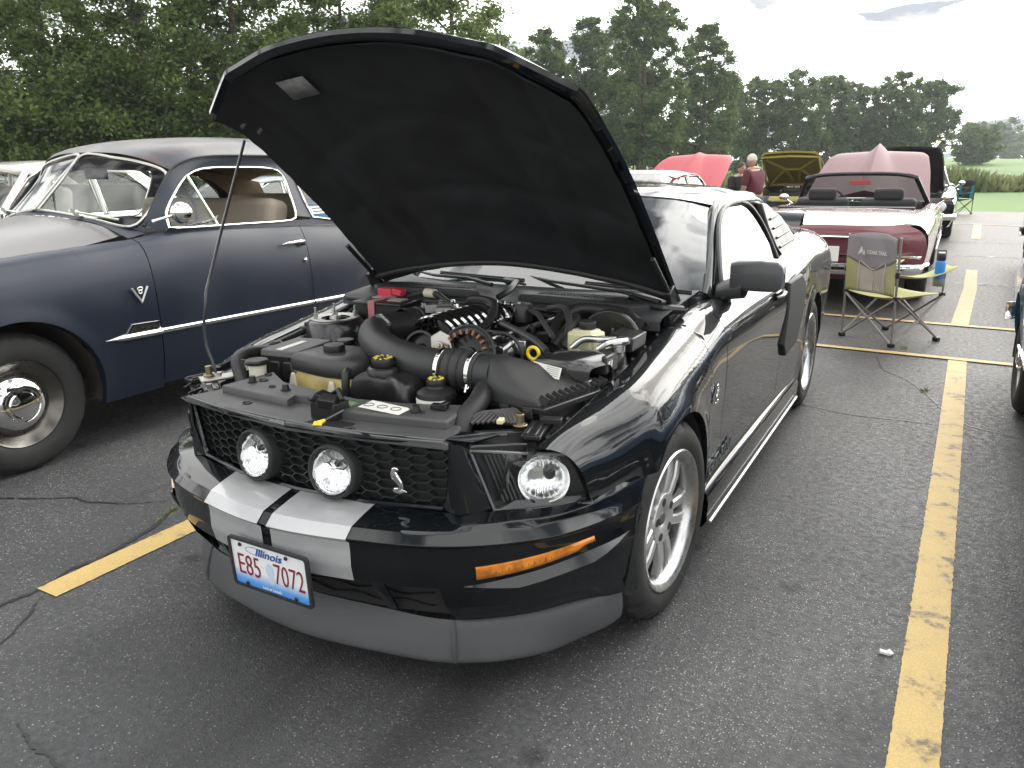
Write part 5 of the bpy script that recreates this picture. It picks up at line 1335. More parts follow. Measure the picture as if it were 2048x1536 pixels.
b = MB(); M = frame((.325,-.393,.896),(0,0,1),(0,1,0)) ; b.lathe([(.060,-.075),(.064,-.07),(.064,-.052),(.058,-.046),(.068,-.030),(.060,-.016),(.070,0),(.060,.016),(.068,.030),(.058,.046),(.064,.052),(.064,.07),(.060,.075)], 36, frame((.325,-.393,.896),(0,1,0),(0,0,1))); epart('tube_bellows', b, hose_m)
for x in (.268,.382):
    b = MB(); b.lathe([(.0655,-.007),(.0668,-.006),(.0668,.006),(.0655,.007)], 40, frame((x,-.393,.896),(0,1,0),(0,0,1))); b.box((x,-.445,.855),(.018,.018,.022),(.6,0,0)); b.cyl((x,-.455,.86),.006,.03,axis=(0,.4,.8),n=8); epart('hose_clamp', b, chrome, bevel=.001)
b = MB(); b.tube([(.385,-.393,.896),(.452,-.392,.896)], .058, 26); epart('airbox_neck', b, MATS['intake plastic'])
b = MB(); b.lathe([(.062,-.055),(.066,-.05),(.068,-.02),(.062,-.015),(.068,.0),(.062,.02),(.066,.05)], 28, frame((-.185,.06,.918),(0,0,1),(-1,.3,0))); epart('throttle_coupler', b, hose_m)
# airbox: flared cone lid over a tray
rows = []
def sqr(cx, cy, w, h, e, ang):
    out = []
    for a in np.linspace(0, 2*PI, 40, endpoint=False):
        ca, sa = math.cos(a), math.sin(a); out.append((w*math.copysign(abs(ca)**e, ca), h*math.copysign(abs(sa)**e, sa)))
    return out
b = MB(); rows = []
for x, yc, w, top, e, sk in ((.440,-.392,.060,.956,.95,0),(.462,-.390,.066,.960,.85,0),(.50,-.375,.092,.942,.65,.15),(.55,-.352,.122,.912,.5,.22),(.60,-.333,.142,.886,.42,.25),(.65,-.318,.150,.866,.36,.26),(.668,-.312,.151,.858,.34,.26),(.675,-.310,.152,.838,.34,.26)):
    row = []
    for a in np.linspace(0, PI, 30):
        ca, sa = math.cos(a), math.sin(a); q = w*math.copysign(abs(ca)**(e if e < .9 else 1), ca)
        row.append((x+sk*q, yc+q, .836+(top-.836)*sa**e))
    rows.append(row)
b.grid(rows); ab = epart('airbox_lid', b, MATS['intake plastic'], sharp=40)
for k in range(11):
    u = -.135+.027*k; b = MB(); b.box((.676+.26*u,-.310+u,.850),(.030,.004,.030),(0,.5,.25)); b.build('lid_rib', MATS['intake plastic'], ab)
b = MB(); b.prism([(.405,-.46),(.66,-.475),(.725,-.22),(.70,-.15),(.50,-.16),(.42,-.25)], .818, .836, inset=.004); b.build('airbox_flange', satin_black, ab, bevel=.003)
b = MB(); b.prism([(.425,-.44),(.64,-.452),(.70,-.22),(.68,-.17),(.52,-.18),(.44,-.26)], .64, .818); b.build('airbox_tray', satin_black, ab, bevel=.008)
for x, y in ((.44,-.462),(.525,-.468),(.605,-.474)):
    b = MB(); b.box((x,y,.818),(.032,.012,.034)); b.box((x,y-.007,.824),(.02,.006,.012)); b.build('airbox_clip', hose_m, ab, bevel=.002)
for x in (.432,.45,.468):
    b = MB(); b.box((x,-.437,.852),(.004,.03,.05)); b.build('neck_rib', satin_black, ab)
# pulleys, belt, alternator, brackets
def pulley(name, c, ax, r, w, m, parent=CAR):
    M = frame(c, Vector(ax).orthogonal(), Vector(ax).cross(Vector(ax).orthogonal()))
    b = MB(); b.lathe([(0,w*.3),(r*.25,w*.35),(r*.30,w*.1),(r*.8,w*.05),(r*.86,w*.5),(r,w*.5),(r*.93,w*.25),(r*.99,w*.1),(r*.93,0),(r*.99,-w*.1),(r*.93,-w*.25),(r,-w*.5),(r*.5,-w*.5)], 36, M)
    return b.build(name, m, parent, sharp=30)
pulley('idler_pulley', (.060,-.225,.905), (.12,-.9,.35), .060, .05, mat('pulley black', (.03,.03,.03), .25, metal=.6))
pulley('blower_pulley', (.245,-.205,.895), (.10,-.9,.35), .092, .05, mat('pulley black', (.03,.03,.03), .25, metal=.6))
b = MB(); Mx = frame((.245,-.228,.903), (1,.1,.0), (0,.35,.9))
for k in range(20):
    a = 2*PI*k/20; b.box((.074*math.cos(a), .074*math.sin(a), .016),(.016,.008,.02),(0,0,a), M=Mx)
epart('belt_ribs', b, mat('rusty copper', (.22,.11,.06), .5, metal=.6))
b = MB(); b.tube([Mx @ Vector((.098*math.cos(a), .098*math.sin(a), .0)) for a in np.linspace(0,2*PI,40,endpoint=False)], .006, 8, closed=True); b.tube([(.35+.075*math.cos(a), -.17, .90+.075*math.sin(a)) for a in np.linspace(0,2*PI,30,endpoint=False)], .006, 8, closed=True); epart('drive_belt', b, hose_m)
b = MB(); b.prism([(-.028,-.05),(.03,-.05),(.045,.0),(.028,.05),(-.01,.065),(-.045,.04)], -.012, .012, frame((.148,-.235,.912),(1,.1,0),(0,.35,.9)), inset=.004); b.cyl((.148,-.252,.928),.016,.012,axis=(.1,-.9,.35),n=16); epart('tensioner_bracket', b, alloy_dull, bevel=.003)
b = MB(); b.cyl((.15,-.256,.930),.008,.016,axis=(.1,-.9,.35),n=6); epart('tensioner_bolt', b, MATS['brass zinc'])
b = MB(); b.tube([(.35,-.17,.86),(.36,-.175,.92),(.38,-.15,.945)], .012, 8); b.cyl((.34,-.15,.90),.03,.05,axis='Y',n=18); b.box((.38,-.08,.915),(.05,.06,.05)); epart('alternator', b, alloy, bevel=.004)
# coil covers, fuel rail, injectors, hoses on the driver's side
b = MB()
for k in range(5): b.cyl((.30+.012*k,-.08+.09*k,.925),.012,.04,n=10); b.box((.335+.012*k,-.06+.09*k,.905),(.05,.04,.035),(0,0,.2))
epart('injectors', b, satin_black, bevel=.003)
b = MB(); b.tube([(.27,-.12,.935),(.33,.30,.94)], .011, 8); epart('fuel_rail', b, alloy)
b = MB(); b.box((.36,.08,.80),(.22,.50,.16),(0,.25,-.1)); b.box((-.20,.1,.78),(.25,.45,.16),(0,-.25,-.1)); b.box((.05,-.02,.78),(.30,.50,.22)); epart('engine_block', b, mat('engine black', (.018,.018,.018), .5, vary=.3, vscale=14), bevel=.02)
b = MB(); b.lathe([(.038,-.06),(.038,0),(.034,.006),(0,.007)], 24, Matrix.Translation((.225,.205,1.0))); epart('oil_cap', b, satin_black)
b = MB()
b.tube(spline([(.26,.20,.985),(.33,.13,.985),(.40,.05,.965),(.47,-.03,.945)], 16), .010, 8)
b.tube(spline([(.30,.28,.98),(.39,.22,1.0),(.47,.10,.985),(.52,-.02,.95)], 18), .012, 8)
b.tube(spline([(.24,.02,.965),(.34,-.04,.955),(.44,-.10,.94),(.50,-.14,.92)], 16), .012, 8)
epart('vacuum_hose', b, mat('grey hose', (.045,.045,.047), .45))
b = MB()
b.tube(spline([(.40,.12,.90),(.385,.20,.955),(.42,.285,.985),(.52,.30,.985),(.62,.265,.98),(.69,.20,.965)], 30), .024, 12)
b.tube(spline([(.45,.02,.90),(.475,.09,.955),(.46,.18,.97),(.42,.24,.955)], 20), .020, 12)
epart('heater_hose', b, hose_m)
b = MB(); b.tube(spline([(-.02,.235,.955),(.0,.19,1.005),(.08,.16,1.018),(.15,.12,1.01),(.17,.06,.97),(.18,-.03,.945)], 26), .016, 10); epart('breather_hose', b, hose_m)
b = MB(); b.tube([(.482+.020*math.cos(a), -.20, .925+.020*math.sin(a)) for a in np.linspace(0,2*PI,20,endpoint=False)], .006, 8, closed=True); b.tube([(.482,-.20,.905),(.482,-.195,.87)], .009, 8); epart('dipstick', b, mat('yellow plastic', (.72,.56,.04), .45))
# brake reservoir, silver lines, black box with white sticker
b = MB(); b.box((.585,-.01,.935),(.105,.085,.075),(0,0,-.2)); b.box((.585,-.01,.965),(.085,.07,.03),(0,0,-.2)); br = epart('brake_reservoir', b, mat('milky yellow plastic', (.56,.54,.33), .4, vary=.06), bevel=.012, seg=3)
ribbed_cap('brake_cap', (.588,-.008,.980), .030, .026, satin_black, br)
b = MB()
b.tube(spline([(.565,-.085,.925),(.60,-.07,.955),(.65,-.06,.958),(.70,-.03,.955)], 16), .011, 10); b.tube(spline([(.66,-.09,.93),(.69,-.075,.952),(.735,-.02,.955)], 12), .011, 10); epart('brake_line', b, alloy)
b = MB(); b.cyl((.60,.20,.90),.12,.08,axis='Y',n=36,r2=.10); epart('brake_booster', b, bay_black, bevel=.01)
b = MB(); rows = []
for x, w, h in ((.535,.055,.045),(.545,.075,.060),(.60,.085,.068),(.66,.085,.066),(.70,.075,.055),(.715,.05,.03)):
    rows.append([(x+q[0]*.35, -.19+q[0], .875+q[1]) for q in sqr(0,0,w,h,.5,0)])
b.grid(rows, close_u=True); b.add([rows[0][k] for k in range(40)], [tuple(range(40))]); tk = epart('overflow_box', b, mat('wet black', (.018,.018,.019), .22, coat=.6), sharp=50)
b = MB(); b.box((.60,-.235,.835),(.20,.05,.07),(0,0,.1)); b.build('box_foot', bay_black, tk, bevel=.006)
LM = frame((.580,-.300,.902),(1,-.12,-.09),(0,.32,.95))
b = MB(); b.add([(-.052,-.018,.002),(.052,-.018,.002),(.052,.018,.002),(-.052,.018,.002)], [(0,1,2,3)], LM); lb = b.build('box_label', white_paper, tk)
text_mb('ROUSH', .013, LM @ Matrix.Translation((-.027,-.007,.0028)), .0004, bold=.0003).build('label_lettering', ink, tk, weld=False)
b = MB()
for k in range(5): b.add([(.0,-.012+.006*k,.0026),(.045,-.012+.006*k,.0026),(.045,-.010+.006*k,.0026),(.0,-.010+.006*k,.0026)], [(0,1,2,3)], LM)
b.build('label_print', mat('grey ink', (.3,.3,.3), .6), tk)
b = MB(); b.cyl((.71,.02,.945),.02,.02,n=14); b.cyl((.725,-.06,.935),.018,.02,n=14); epart('module_post', b, alloy)
b = MB(); b.box((.69,.10,.93),(.09,.14,.05),(0,.1,0)); epart('control_module', b, satin_black, bevel=.006); b = MB(); b.box((.70,-.12,.90),(.05,.10,.06)); epart('relay_module', b, satin_black, bevel=.006)
# antenna on the far fender
b = MB(); b.sphere((-.80,.66,.965),(.035,.05,.02)); b.tube([(-.80,.66,.975),(-.80,.685,1.45)], [.004,.0015], 6); epart('antenna', b, satin_black)
# ================================================================== the dark blue vintage sedan
navy = mat('faded navy paint', (.0055, .0100, .023), .42, vary=.12, vscale=2.5, coat=.12, coat_rough=.2, spec=.42)
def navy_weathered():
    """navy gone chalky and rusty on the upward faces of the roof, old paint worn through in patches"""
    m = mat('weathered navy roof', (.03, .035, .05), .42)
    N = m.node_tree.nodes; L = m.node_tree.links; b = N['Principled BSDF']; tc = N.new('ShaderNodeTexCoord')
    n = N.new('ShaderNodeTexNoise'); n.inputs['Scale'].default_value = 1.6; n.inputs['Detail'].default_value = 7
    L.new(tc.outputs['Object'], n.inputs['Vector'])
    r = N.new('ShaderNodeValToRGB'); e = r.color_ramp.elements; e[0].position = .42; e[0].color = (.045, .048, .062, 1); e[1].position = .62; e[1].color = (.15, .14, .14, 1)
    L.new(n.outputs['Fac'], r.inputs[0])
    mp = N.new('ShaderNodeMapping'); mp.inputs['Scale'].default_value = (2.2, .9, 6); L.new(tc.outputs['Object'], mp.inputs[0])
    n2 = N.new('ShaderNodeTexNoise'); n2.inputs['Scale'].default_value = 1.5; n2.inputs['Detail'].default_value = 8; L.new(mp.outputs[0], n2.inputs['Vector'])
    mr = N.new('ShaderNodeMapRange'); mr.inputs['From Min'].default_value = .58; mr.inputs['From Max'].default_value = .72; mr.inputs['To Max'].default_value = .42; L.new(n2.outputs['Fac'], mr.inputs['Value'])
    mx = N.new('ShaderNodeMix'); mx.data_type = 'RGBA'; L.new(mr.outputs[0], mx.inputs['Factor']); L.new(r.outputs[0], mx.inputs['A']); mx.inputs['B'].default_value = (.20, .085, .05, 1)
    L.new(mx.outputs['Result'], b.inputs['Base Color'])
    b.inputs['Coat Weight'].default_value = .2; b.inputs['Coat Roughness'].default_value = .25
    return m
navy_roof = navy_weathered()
def classic_wheel(parent, xc, yc, zc, sd, rt, wt, rr, rim_m, capr=.14, cap_m=None, band=None, detail=True):
    M = Matrix.Translation((xc, yc, zc)) @ Matrix.Rotation(PI/2*sd, 4, 'Y'); h = wt/2
    n = 64 if detail else 28
    b = MB(); b.lathe([(rr-.02,-h*.6),(rr-.02,h*.2),(rr-.004,h*.45),(rr+.006,h*.62),(rr+.010,h*.72),(rr+.002,h*.78),(rr-.012,h*.66),(rr-.03,h*.42),(rr-.055,h*.28),(capr+.012,h*.22),(capr-.01,h*.30)], n, M)
    w = b.build('wheel', rim_m, parent, sharp=40)
    b = MB(); b.lathe([(capr+.004,h*.22),(capr+.006,h*.34),(capr-.004,h*.50),(capr*.80,h*.82),(capr*.62,h*.98),(capr*.55,h*1.0),(capr*.52,h*.94),(capr*.44,h*.95),(capr*.40,h*1.04),(capr*.22,h*1.10),(0,h*1.12)], n, M)
    b.build('hub_cap', cap_m or chrome, w, sharp=30)
    prof = [(rr,-h*.7),(rr+.02,-h*.95),(rr+(rt-rr)*.5,-h),(rt-.02,-h*.8),(rt-.003,-h*.55)]
    for g in (-.35, 0, .35): prof += [(rt,h*(g-.08)),(rt-.007,h*(g-.04)),(rt-.007,h*(g+.04)),(rt,h*(g+.08))]
    prof += [(rt-.003,h*.55),(rt-.02,h*.8),(rt-.035,h*.92),(rr+(rt-rr)*.5,h),(rr+.035,h*.97),(rr+.012,h*.85),(rr+.004,h*.7)]
    b = MB(); rows = []
    ns = 120 if detail else 36
    for r_, z in prof:
        rows.append([((r_-(.006 if detail and k % 4 == 0 and abs(z) > h*.5 and r_ > rt-.03 else 0))*math.cos(2*PI*k/ns), (r_-(.006 if detail and k % 4 == 0 and abs(z) > h*.5 and r_ > rt-.03 else 0))*math.sin(2*PI*k/ns), z) for k in range(ns)])
    b.grid(rows, close_u=True, M=M); b.build('tyre', rubber, w, sharp=30)
    if band:
        b = MB(); b.lathe([(band[0],h*1.005),((band[0]+band[1])/2,h*1.02),(band[1],h*1.005)], n, M); b.build('white_wall', band[2], w)
    return w
VS = thing('vintage_sedan', 'dark navy vintage two door sedan with faded paint and chrome side strip', 'car', (-3.31, 0, 0))
FS = {
 -1.10:[(.58,.98),(.68,.985),(.76,.96),(.82,.89),(.85,.76),(.85,.60),(.84,.45),(.80,.30)],
 -.60: [(.63,1.05),(.72,1.065),(.81,1.04),(.885,.95),(.92,.80),(.928,.62),(.92,.45),(.89,.27)],
  .00: [(.665,1.09),(.74,1.108),(.825,1.085),(.895,.99),(.926,.83),(.932,.65),(.925,.45),(.89,.26)],
  .55: [(.72,1.125),(.775,1.135),(.845,1.11),(.90,1.02),(.928,.85),(.934,.65),(.925,.45),(.89,.26)],
  .74: [(.808,1.160),(.834,1.155),(.866,1.12),(.905,1.028),(.930,.86),(.934,.66),(.925,.45),(.89,.26)],
  1.0: [(.825,1.165),(.848,1.160),(.875,1.125),(.908,1.03),(.930,.86),(.934,.66),(.925,.45),(.89,.27)],
  1.9: [(.815,1.135),(.840,1.130),(.868,1.095),(.904,1.00),(.928,.85),(.934,.66),(.925,.45),(.89,.28)],
  2.8: [(.77,1.10),(.80,1.095),(.84,1.06),(.89,.97),(.925,.83),(.934,.66),(.92,.45),(.88,.30)],
  3.5: [(.64,1.03),(.69,1.02),(.75,.99),(.82,.91),(.87,.79),(.88,.63),(.86,.45),(.80,.34)],
  4.0: [(.45,.88),(.50,.87),(.56,.84),(.63,.78),(.68,.70),(.69,.60),(.67,.48),(.62,.38)],
}
FA = [(-.25, .37, .43), (2.65, .36, .40)]
strip_z = lambda y: .615-.022*(y-.2)
for sd in (1, -1):
    b = side_panel(FS, -1.10, .560, lambda y: .262, FA, 40, 18, sd, flange=.04, flare=.008); b.build('fender', navy, VS, sharp=50)
    b = side_panel(FS, .566, 1.845, lambda y: .285, (), 24, 18, sd, flange=.03); dr = b.build('door', navy, VS, sharp=50)
    b = side_panel(FS, 1.851, 4.0, lambda y: .30, FA, 36, 18, sd, flange=.04, flare=.008); b.build('quarter_panel', navy, VS, sharp=50)
    # chrome spear: badge on the fender, strip along the door
    def sx_at(y, z):
        ks = sorted(FS); v = hermite(ks, [sum(([p[0], p[1]] for p in FS[k]), []) for k in ks], y); P = spline([(v[2*i], v[2*i+1]) for i in range(8)], 60)
        return min(P, key=lambda p: abs(p[1]-z)+(0 if p[1] < 1.0 else 9))[0]
    def bar(y0, y1, hgt, out, n=16, tip=False):
        rows = []
        for i in range(n+1):
            y = y0+(y1-y0)*i/n; z = strip_z(y); k = min(1, (i+.15)/(n*.35)) if tip else 1; x = sx_at(y, z)
            rows.append([((x-.004)*sd, y, z+hgt*k), ((x+out*.7*k)*sd, y, z+hgt*.7*k), ((x+out*k)*sd, y, z+hgt*.1*k), ((x+out*.5*k)*sd, y, z-hgt*.8*k), ((x-.004)*sd, y, z-hgt*k)])
        q = MB(); q.grid(rows); return q
    bar(.205, .562, .022, .020, 14, True).build('fender_spear', chrome, VS, sharp=50)
    bar(.570, 1.842, .017, .014, 20).build('door_strip', chrome, dr, sharp=50)
    bar(1.855, 3.4, .017, .014, 16).build('quarter_strip', chrome, VS, sharp=50)
    x = sx_at(.42, .65)+.004
    MF = Matrix(((0,0,sd,x*sd),(1,0,0,0),(0,1,0,0),(0,0,0,1)))
    b = MB(); P = [(.330,.628),(.372,.676),(.545,.668),(.552,.632)]
    b.tube([MF @ Vector((y,z,.004)) for y, z in P], .006, 6); bd = b.build('badge', chrome, VS)
    b = MB(); b.prism([(.345,.628),(.378,.668),(.540,.661),(.545,.630)], -.004, .003, MF); b.build('badge_plate', mat('badge dark', (.02,.02,.02), .4), bd)
    b = MB()
    for k in range(7): 
        y = .392+.021*k; z = .648-.002*k
        b.box(MF @ Vector((y, z, .005)), (.004, .013, .005)); b.box(MF @ Vector((y, z+(.010 if k % 2 else -.010), .005)), (.004, .016, .005))
    b.build('badge_letters', chrome, bd)
    # V8 emblem
    yv, zv = .455, .845; xv = sx_at(yv, zv)+.003
    MV = frame((xv*sd, yv, zv), (0, 1*sd, 0), (0, 0, 1))
    b = MB(); b.tube([MV @ Vector(p) for p in ((-.050,.034,.009),(0,-.050,.011),(.050,.034,.009))], [.0065,.009,.0065], 6); em = b.build('engine_emblem', mat('emblem silver', (.66,.66,.64), .32, metal=.5), VS, sharp=40)
    b = MB(); 
    for z in (.008, .026): b.tube([MV @ Vector((.012*math.cos(a)*(1.35 if z > .02 else .85), z+.009*math.sin(a), .010)) for a in np.linspace(0,2*PI,14,endpoint=False)], .0035, 5, closed=True)
    b.build('emblem_figure', MATS['emblem silver'], em)
    # door handle and lock
    xh = sx_at(1.72, 1.0)+.012
    b = MB(); b.tube([((xh-.0)*sd,1.60,1.012),((xh+.028)*sd,1.63,1.020),((xh+.028)*sd,1.74,1.022),((xh+.01)*sd,1.80,1.020)], [.006,.010,.012,.010], 8); b.box(((xh-.005)*sd,1.79,1.005),(.03,.05,.035)); b.build('door_handle', chrome, dr, bevel=.004)
    b = MB(); b.lathe([(.016,-.01),(.016,.006),(.010,.010),(0,.010)], 16, frame(((sx_at(1.80,.885)+.002)*sd,1.80,.885),(0,0,1),(0,1,0)) if sd < 0 else frame(((sx_at(1.80,.885)+.002)*sd,1.80,.885),(0,1,0),(0,0,1))); b.build('door_lock', chrome, dr)
    # roof side: gutter, window frames, glass (tumblehome)
    gx = lambda z: (.850-(z-1.15)*.50)*sd
    def ring_(pts, w, nm, par, m=chrome, r=.0075, off=.012):
        P = spline(pts+[pts[0]], 61)[:-1]
        q = MB(); q.tube([(gx(z)+off*sd, y, z) for y, z in P], r, 8, closed=True); return q.build(nm, m, par)
    dw = [(.775,1.185),(.80,1.27),(.92,1.38),(1.06,1.478),(1.20,1.520),(1.45,1.528),(1.80,1.515),(1.875,1.475),(1.865,1.32),(1.835,1.19),(1.77,1.165),(1.30,1.170),(.86,1.178)]
    ring_(dw, 0, 'window_trim', dr)
    qw = [(2.00,1.170),(1.985,1.30),(2.00,1.45),(2.07,1.495),(2.25,1.475),(2.45,1.40),(2.62,1.27),(2.66,1.17),(2.55,1.140),(2.2,1.142)]
    ring_(qw, 0, 'window_trim', VS)
    P = spline(qw+[qw[0]], 41)[:-1]; b = MB(); b.add([(gx(z)+.004*sd, y, z) for y, z in P], [tuple(range(len(P)))]); b.build('quarter_glass', glass_mat('thin side glass', (.97, .99, .98), .95, 1.15), VS)
    # vent wing with chrome divider, swung open a little
    b = MB(); b.add([(gx(1.185)+.0*sd,.80,1.19),(gx(1.17),1.125,1.17),(gx(1.48)+.03*sd,1.045,1.478),(gx(1.3)+.0*sd,.84,1.31)], [(0,1,2,3)]); b.build('vent_glass', glass_clear, dr)
    b = MB(); b.tube([(gx(1.17)+.012*sd,1.135,1.168),(gx(1.48)+.02*sd,1.06,1.485)], .009, 6); b.tube([(gx(1.19)+.02*sd,.90,1.185),(gx(1.20)+.035*sd,1.10,1.215),(gx(1.20)+.02*sd,1.14,1.23)], .007, 6); b.build('vent_frame', chrome, dr)
# pillar and window surround skin, cut out round the openings by building it as bands
def band(name, A, B, m=navy, n=30, M=None, bulge=0.0):
    PA, PB = spline(A, n), spline(B, n); rows = []
    for p, q in zip(PA, PB): rows.append([lerp3(p, q, k/5) for k in range(6)])
    b = MB(); b.grid([[(x, y, z) for x, y, z in r] for r in rows]); return b.build(name, m, VS, sharp=60)
for sd in (1, -1):
    g = lambda y, z, o=0: ((.850-(z-1.15)*.50+.006+o)*sd, y, z)
    # outer loop follows belt and gutter; inner loop the window edge
    band('pillar_skin', [(.792*sd,.735,1.158),(.735*sd+.0,.70,1.22),(.700*sd,.86,1.40),(.675*sd,.99,1.52),(.672*sd,1.18,1.580),(.675*sd,1.6,1.592),(.672*sd,2.0,1.580),(.665*sd,2.3,1.555)],
                        [g(.775,1.185),g(.80,1.27),g(.92,1.38),g(1.06,1.478),g(1.20,1.520),g(1.45,1.528),g(1.80,1.515),g(1.90,1.50)])
    band('pillar_skin', [g(1.835,1.190),g(1.865,1.32),g(1.875,1.475),g(1.86,1.53)], [g(2.0,1.170),g(1.985,1.30),g(2.0,1.45),g(2.03,1.545)])
    band('pillar_skin', [(.668*sd,2.02,1.575),(.66*sd,2.35,1.545),(.64*sd,2.75,1.44),(.66*sd,3.05,1.24),(.72*sd,3.15,1.08)], [g(2.0,1.47),g(2.25,1.475),g(2.45,1.40),g(2.62,1.27),g(2.66,1.12)])
    band('belt_skin', [g(.735,1.150,-.02),g(1.0,1.150,-.012),g(1.9,1.12,-.012),g(2.7,1.085,-.03)], [g(.775,1.180),g(1.0,1.172),g(1.85,1.160),g(2.66,1.14)])
    b = MB(); b.tube(spline([(.715*sd,.70,1.20),(.690*sd,.86,1.40),(.672*sd,.99,1.53),(.680*sd,1.18,1.590),(.686*sd,1.6,1.602),(.680*sd,2.05,1.586),(.668*sd,2.5,1.51)], 40), .009, 6); b.build('roof_gutter', mat('gutter black', (.012,.013,.016), .4), VS)
# roof
KR = [0,.5,.8,1]
RF = [[(0,.855,1.632),(.33,.885,1.618),(.53,.925,1.575),(.665,.985,1.515)],
      [(0,1.0,1.683),(.34,1.01,1.668),(.56,1.02,1.630),(.684,1.06,1.560)],
      [(0,1.30,1.722),(.34,1.30,1.706),(.57,1.29,1.665),(.688,1.28,1.590)],
      [(0,1.75,1.740),(.34,1.75,1.724),(.575,1.74,1.680),(.690,1.70,1.600)],
      [(0,2.25,1.722),(.34,2.25,1.706),(.57,2.23,1.660),(.682,2.18,1.580)],
      [(0,2.70,1.650),(.33,2.68,1.635),(.55,2.62,1.590),(.662,2.55,1.510)]]
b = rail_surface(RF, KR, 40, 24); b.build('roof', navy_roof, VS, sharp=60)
RB = [[(0,2.702,1.649),(.33,2.682,1.634),(.55,2.622,1.589),(.660,2.552,1.509)],[(0,2.95,1.53),(.33,2.93,1.52),(.55,2.86,1.48),(.66,2.76,1.42)]]
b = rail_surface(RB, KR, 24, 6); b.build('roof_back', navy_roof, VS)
RW = [[(0,2.955,1.528),(.30,2.935,1.518),(.48,2.88,1.48),(.58,2.80,1.43)],[(0,3.22,1.22),(.30,3.20,1.215),(.50,3.14,1.20),(.62,3.04,1.19)]]
b = rail_surface(RW, KR, 24, 6); b.build('rear_window', glass_clear, VS)
TD = [[(0,3.225,1.215),(.30,3.205,1.21),(.52,3.145,1.195),(.70,3.06,1.16)],[(0,3.35,1.14),(.32,3.34,1.135),(.55,3.30,1.11),(.70,3.22,1.08)],[(0,3.75,1.02),(.30,3.74,1.01),(.46,3.70,.98),(.58,3.64,.95)],[(0,4.05,.82),(.26,4.05,.81),(.40,4.04,.79),(.50,4.02,.78)],[(0,4.12,.55),(.3,4.12,.55),(.5,4.1,.55),(.65,4.02,.55)],[(0,4.08,.34),(.3,4.08,.34),(.5,4.06,.34),(.62,4.0,.36)]]
b = rail_surface(TD, KR, 24, 18); b.build('trunk_lid', navy, VS)
# hood, cowl and nose
HD = [[(0,.47,1.262),(.30,.50,1.245),(.52,.555,1.205),(.655,.60,1.150)],[(0,.25,1.235),(.30,.26,1.220),(.50,.28,1.175),(.650,.30,1.105)],[(0,-.2,1.190),(.29,-.2,1.176),(.48,-.2,1.135),(.640,-.2,1.070)],[(0,-.7,1.115),(.28,-.7,1.10),(.46,-.7,1.06),(.615,-.7,1.01)],[(0,-1.10,.99),(.27,-1.09,.975),(.44,-1.07,.94),(.58,-1.02,.90)]]
b = rail_surface(HD, KR, 30, 20); b.build('hood', mat('navy hood sky sheen', (.125,.118,.118), .45, vary=.2, vscale=3, coat=.5, coat_rough=.25), VS)  # pale grey base carries the sky's sheen over the navy
CW = [[(0,.475,1.264),(.30,.505,1.247),(.52,.56,1.207),(.725,.58,1.135)],[(0,.505,1.285),(.32,.545,1.262),(.56,.605,1.215),(.745,.70,1.160)]]
b = rail_surface(CW, KR, 30, 5); b.build('cowl', navy, VS)
NS = [[(0,-1.105,.985),(.27,-1.095,.97),(.44,-1.075,.935),(.62,-1.06,.93)],[(0,-1.22,.80),(.3,-1.21,.80),(.6,-1.18,.80),(.80,-1.08,.80)],[(0,-1.23,.55),(.3,-1.22,.55),(.6,-1.19,.55),(.82,-1.08,.55)],[(0,-1.15,.36),(.3,-1.14,.36),(.6,-1.10,.36),(.80,-1.05,.36)]]
b = rail_surface(NS, KR, 24, 14); b.build('grille_panel', navy, VS)
b = MB(); b.tube(spline([(-.92,-1.0,.50),(-.75,-1.28,.50),(0,-1.36,.50),(.75,-1.28,.50),(.92,-1.0,.50)], 30), .05, 10); b.build('front_bumper', chrome, VS)
for sd in (1,-1):
    b = MB(); b.lathe([(.11,-.05),(.11,.0),(.095,.015),(.05,.035),(0,.04)], 24, frame((.66*sd,-1.17,.82),(1,0,0),(0,0,1))); b.build('headlight', chrome, VS)
# split windscreen: two panes with chrome frames
for sd in (1,-1):
    out = [(.016*sd,.508,1.292),(.016*sd,.68,1.455),(.016*sd,.848,1.610),(.30*sd,.880,1.590),(.52*sd,.920,1.552),(.640*sd,.965,1.500),(.672*sd,.93,1.435),(.690*sd,.80,1.30),(.684*sd,.690,1.205),(.640*sd,.640,1.190),(.45*sd,.580,1.232),(.25*sd,.540,1.265)]
    P = spline(out+[out[0]], 61)[:-1]; n = len(P); c_ = (.34*sd, .72, 1.42)
    b = MB(); b.add(P+[c_], [(i, (i+1)%n, n) for i in range(n)]); b.build('windshield_pane', glass_clear, VS, sharp=80)
    b = MB(); b.tube([(x, y-.006, z+.004) for x, y, z in P], .0105, 8, closed=True); b.build('windshield_trim', mat('dull chrome', (.46,.45,.43), .25, metal=1), VS)
    b = MB(); b.tube([(.36*sd,.535,1.262),(.36*sd+.0,.515,1.285)], .018, 8); b.tube([(.36*sd-.02,.510,1.288),(.36*sd+.30,.585,1.240)], .007, 6); b.tube([(.36*sd+.0,.500,1.290),(.36*sd-.05,.52,1.29)], .012, 8); b.build('wiper', chrome, VS)
    sk = [(.672*sd,.99,1.535),(.69*sd,.93,1.43),(.710*sd,.79,1.28),(.735*sd,.68,1.16)]; si = [(.645*sd,.975,1.515),(.680*sd,.92,1.43),(.697*sd,.79,1.29),(.690*sd,.675,1.19)]
    band('screen_pillar', [(.655*sd,.972,1.510)]+si[1:], sk, n=20)
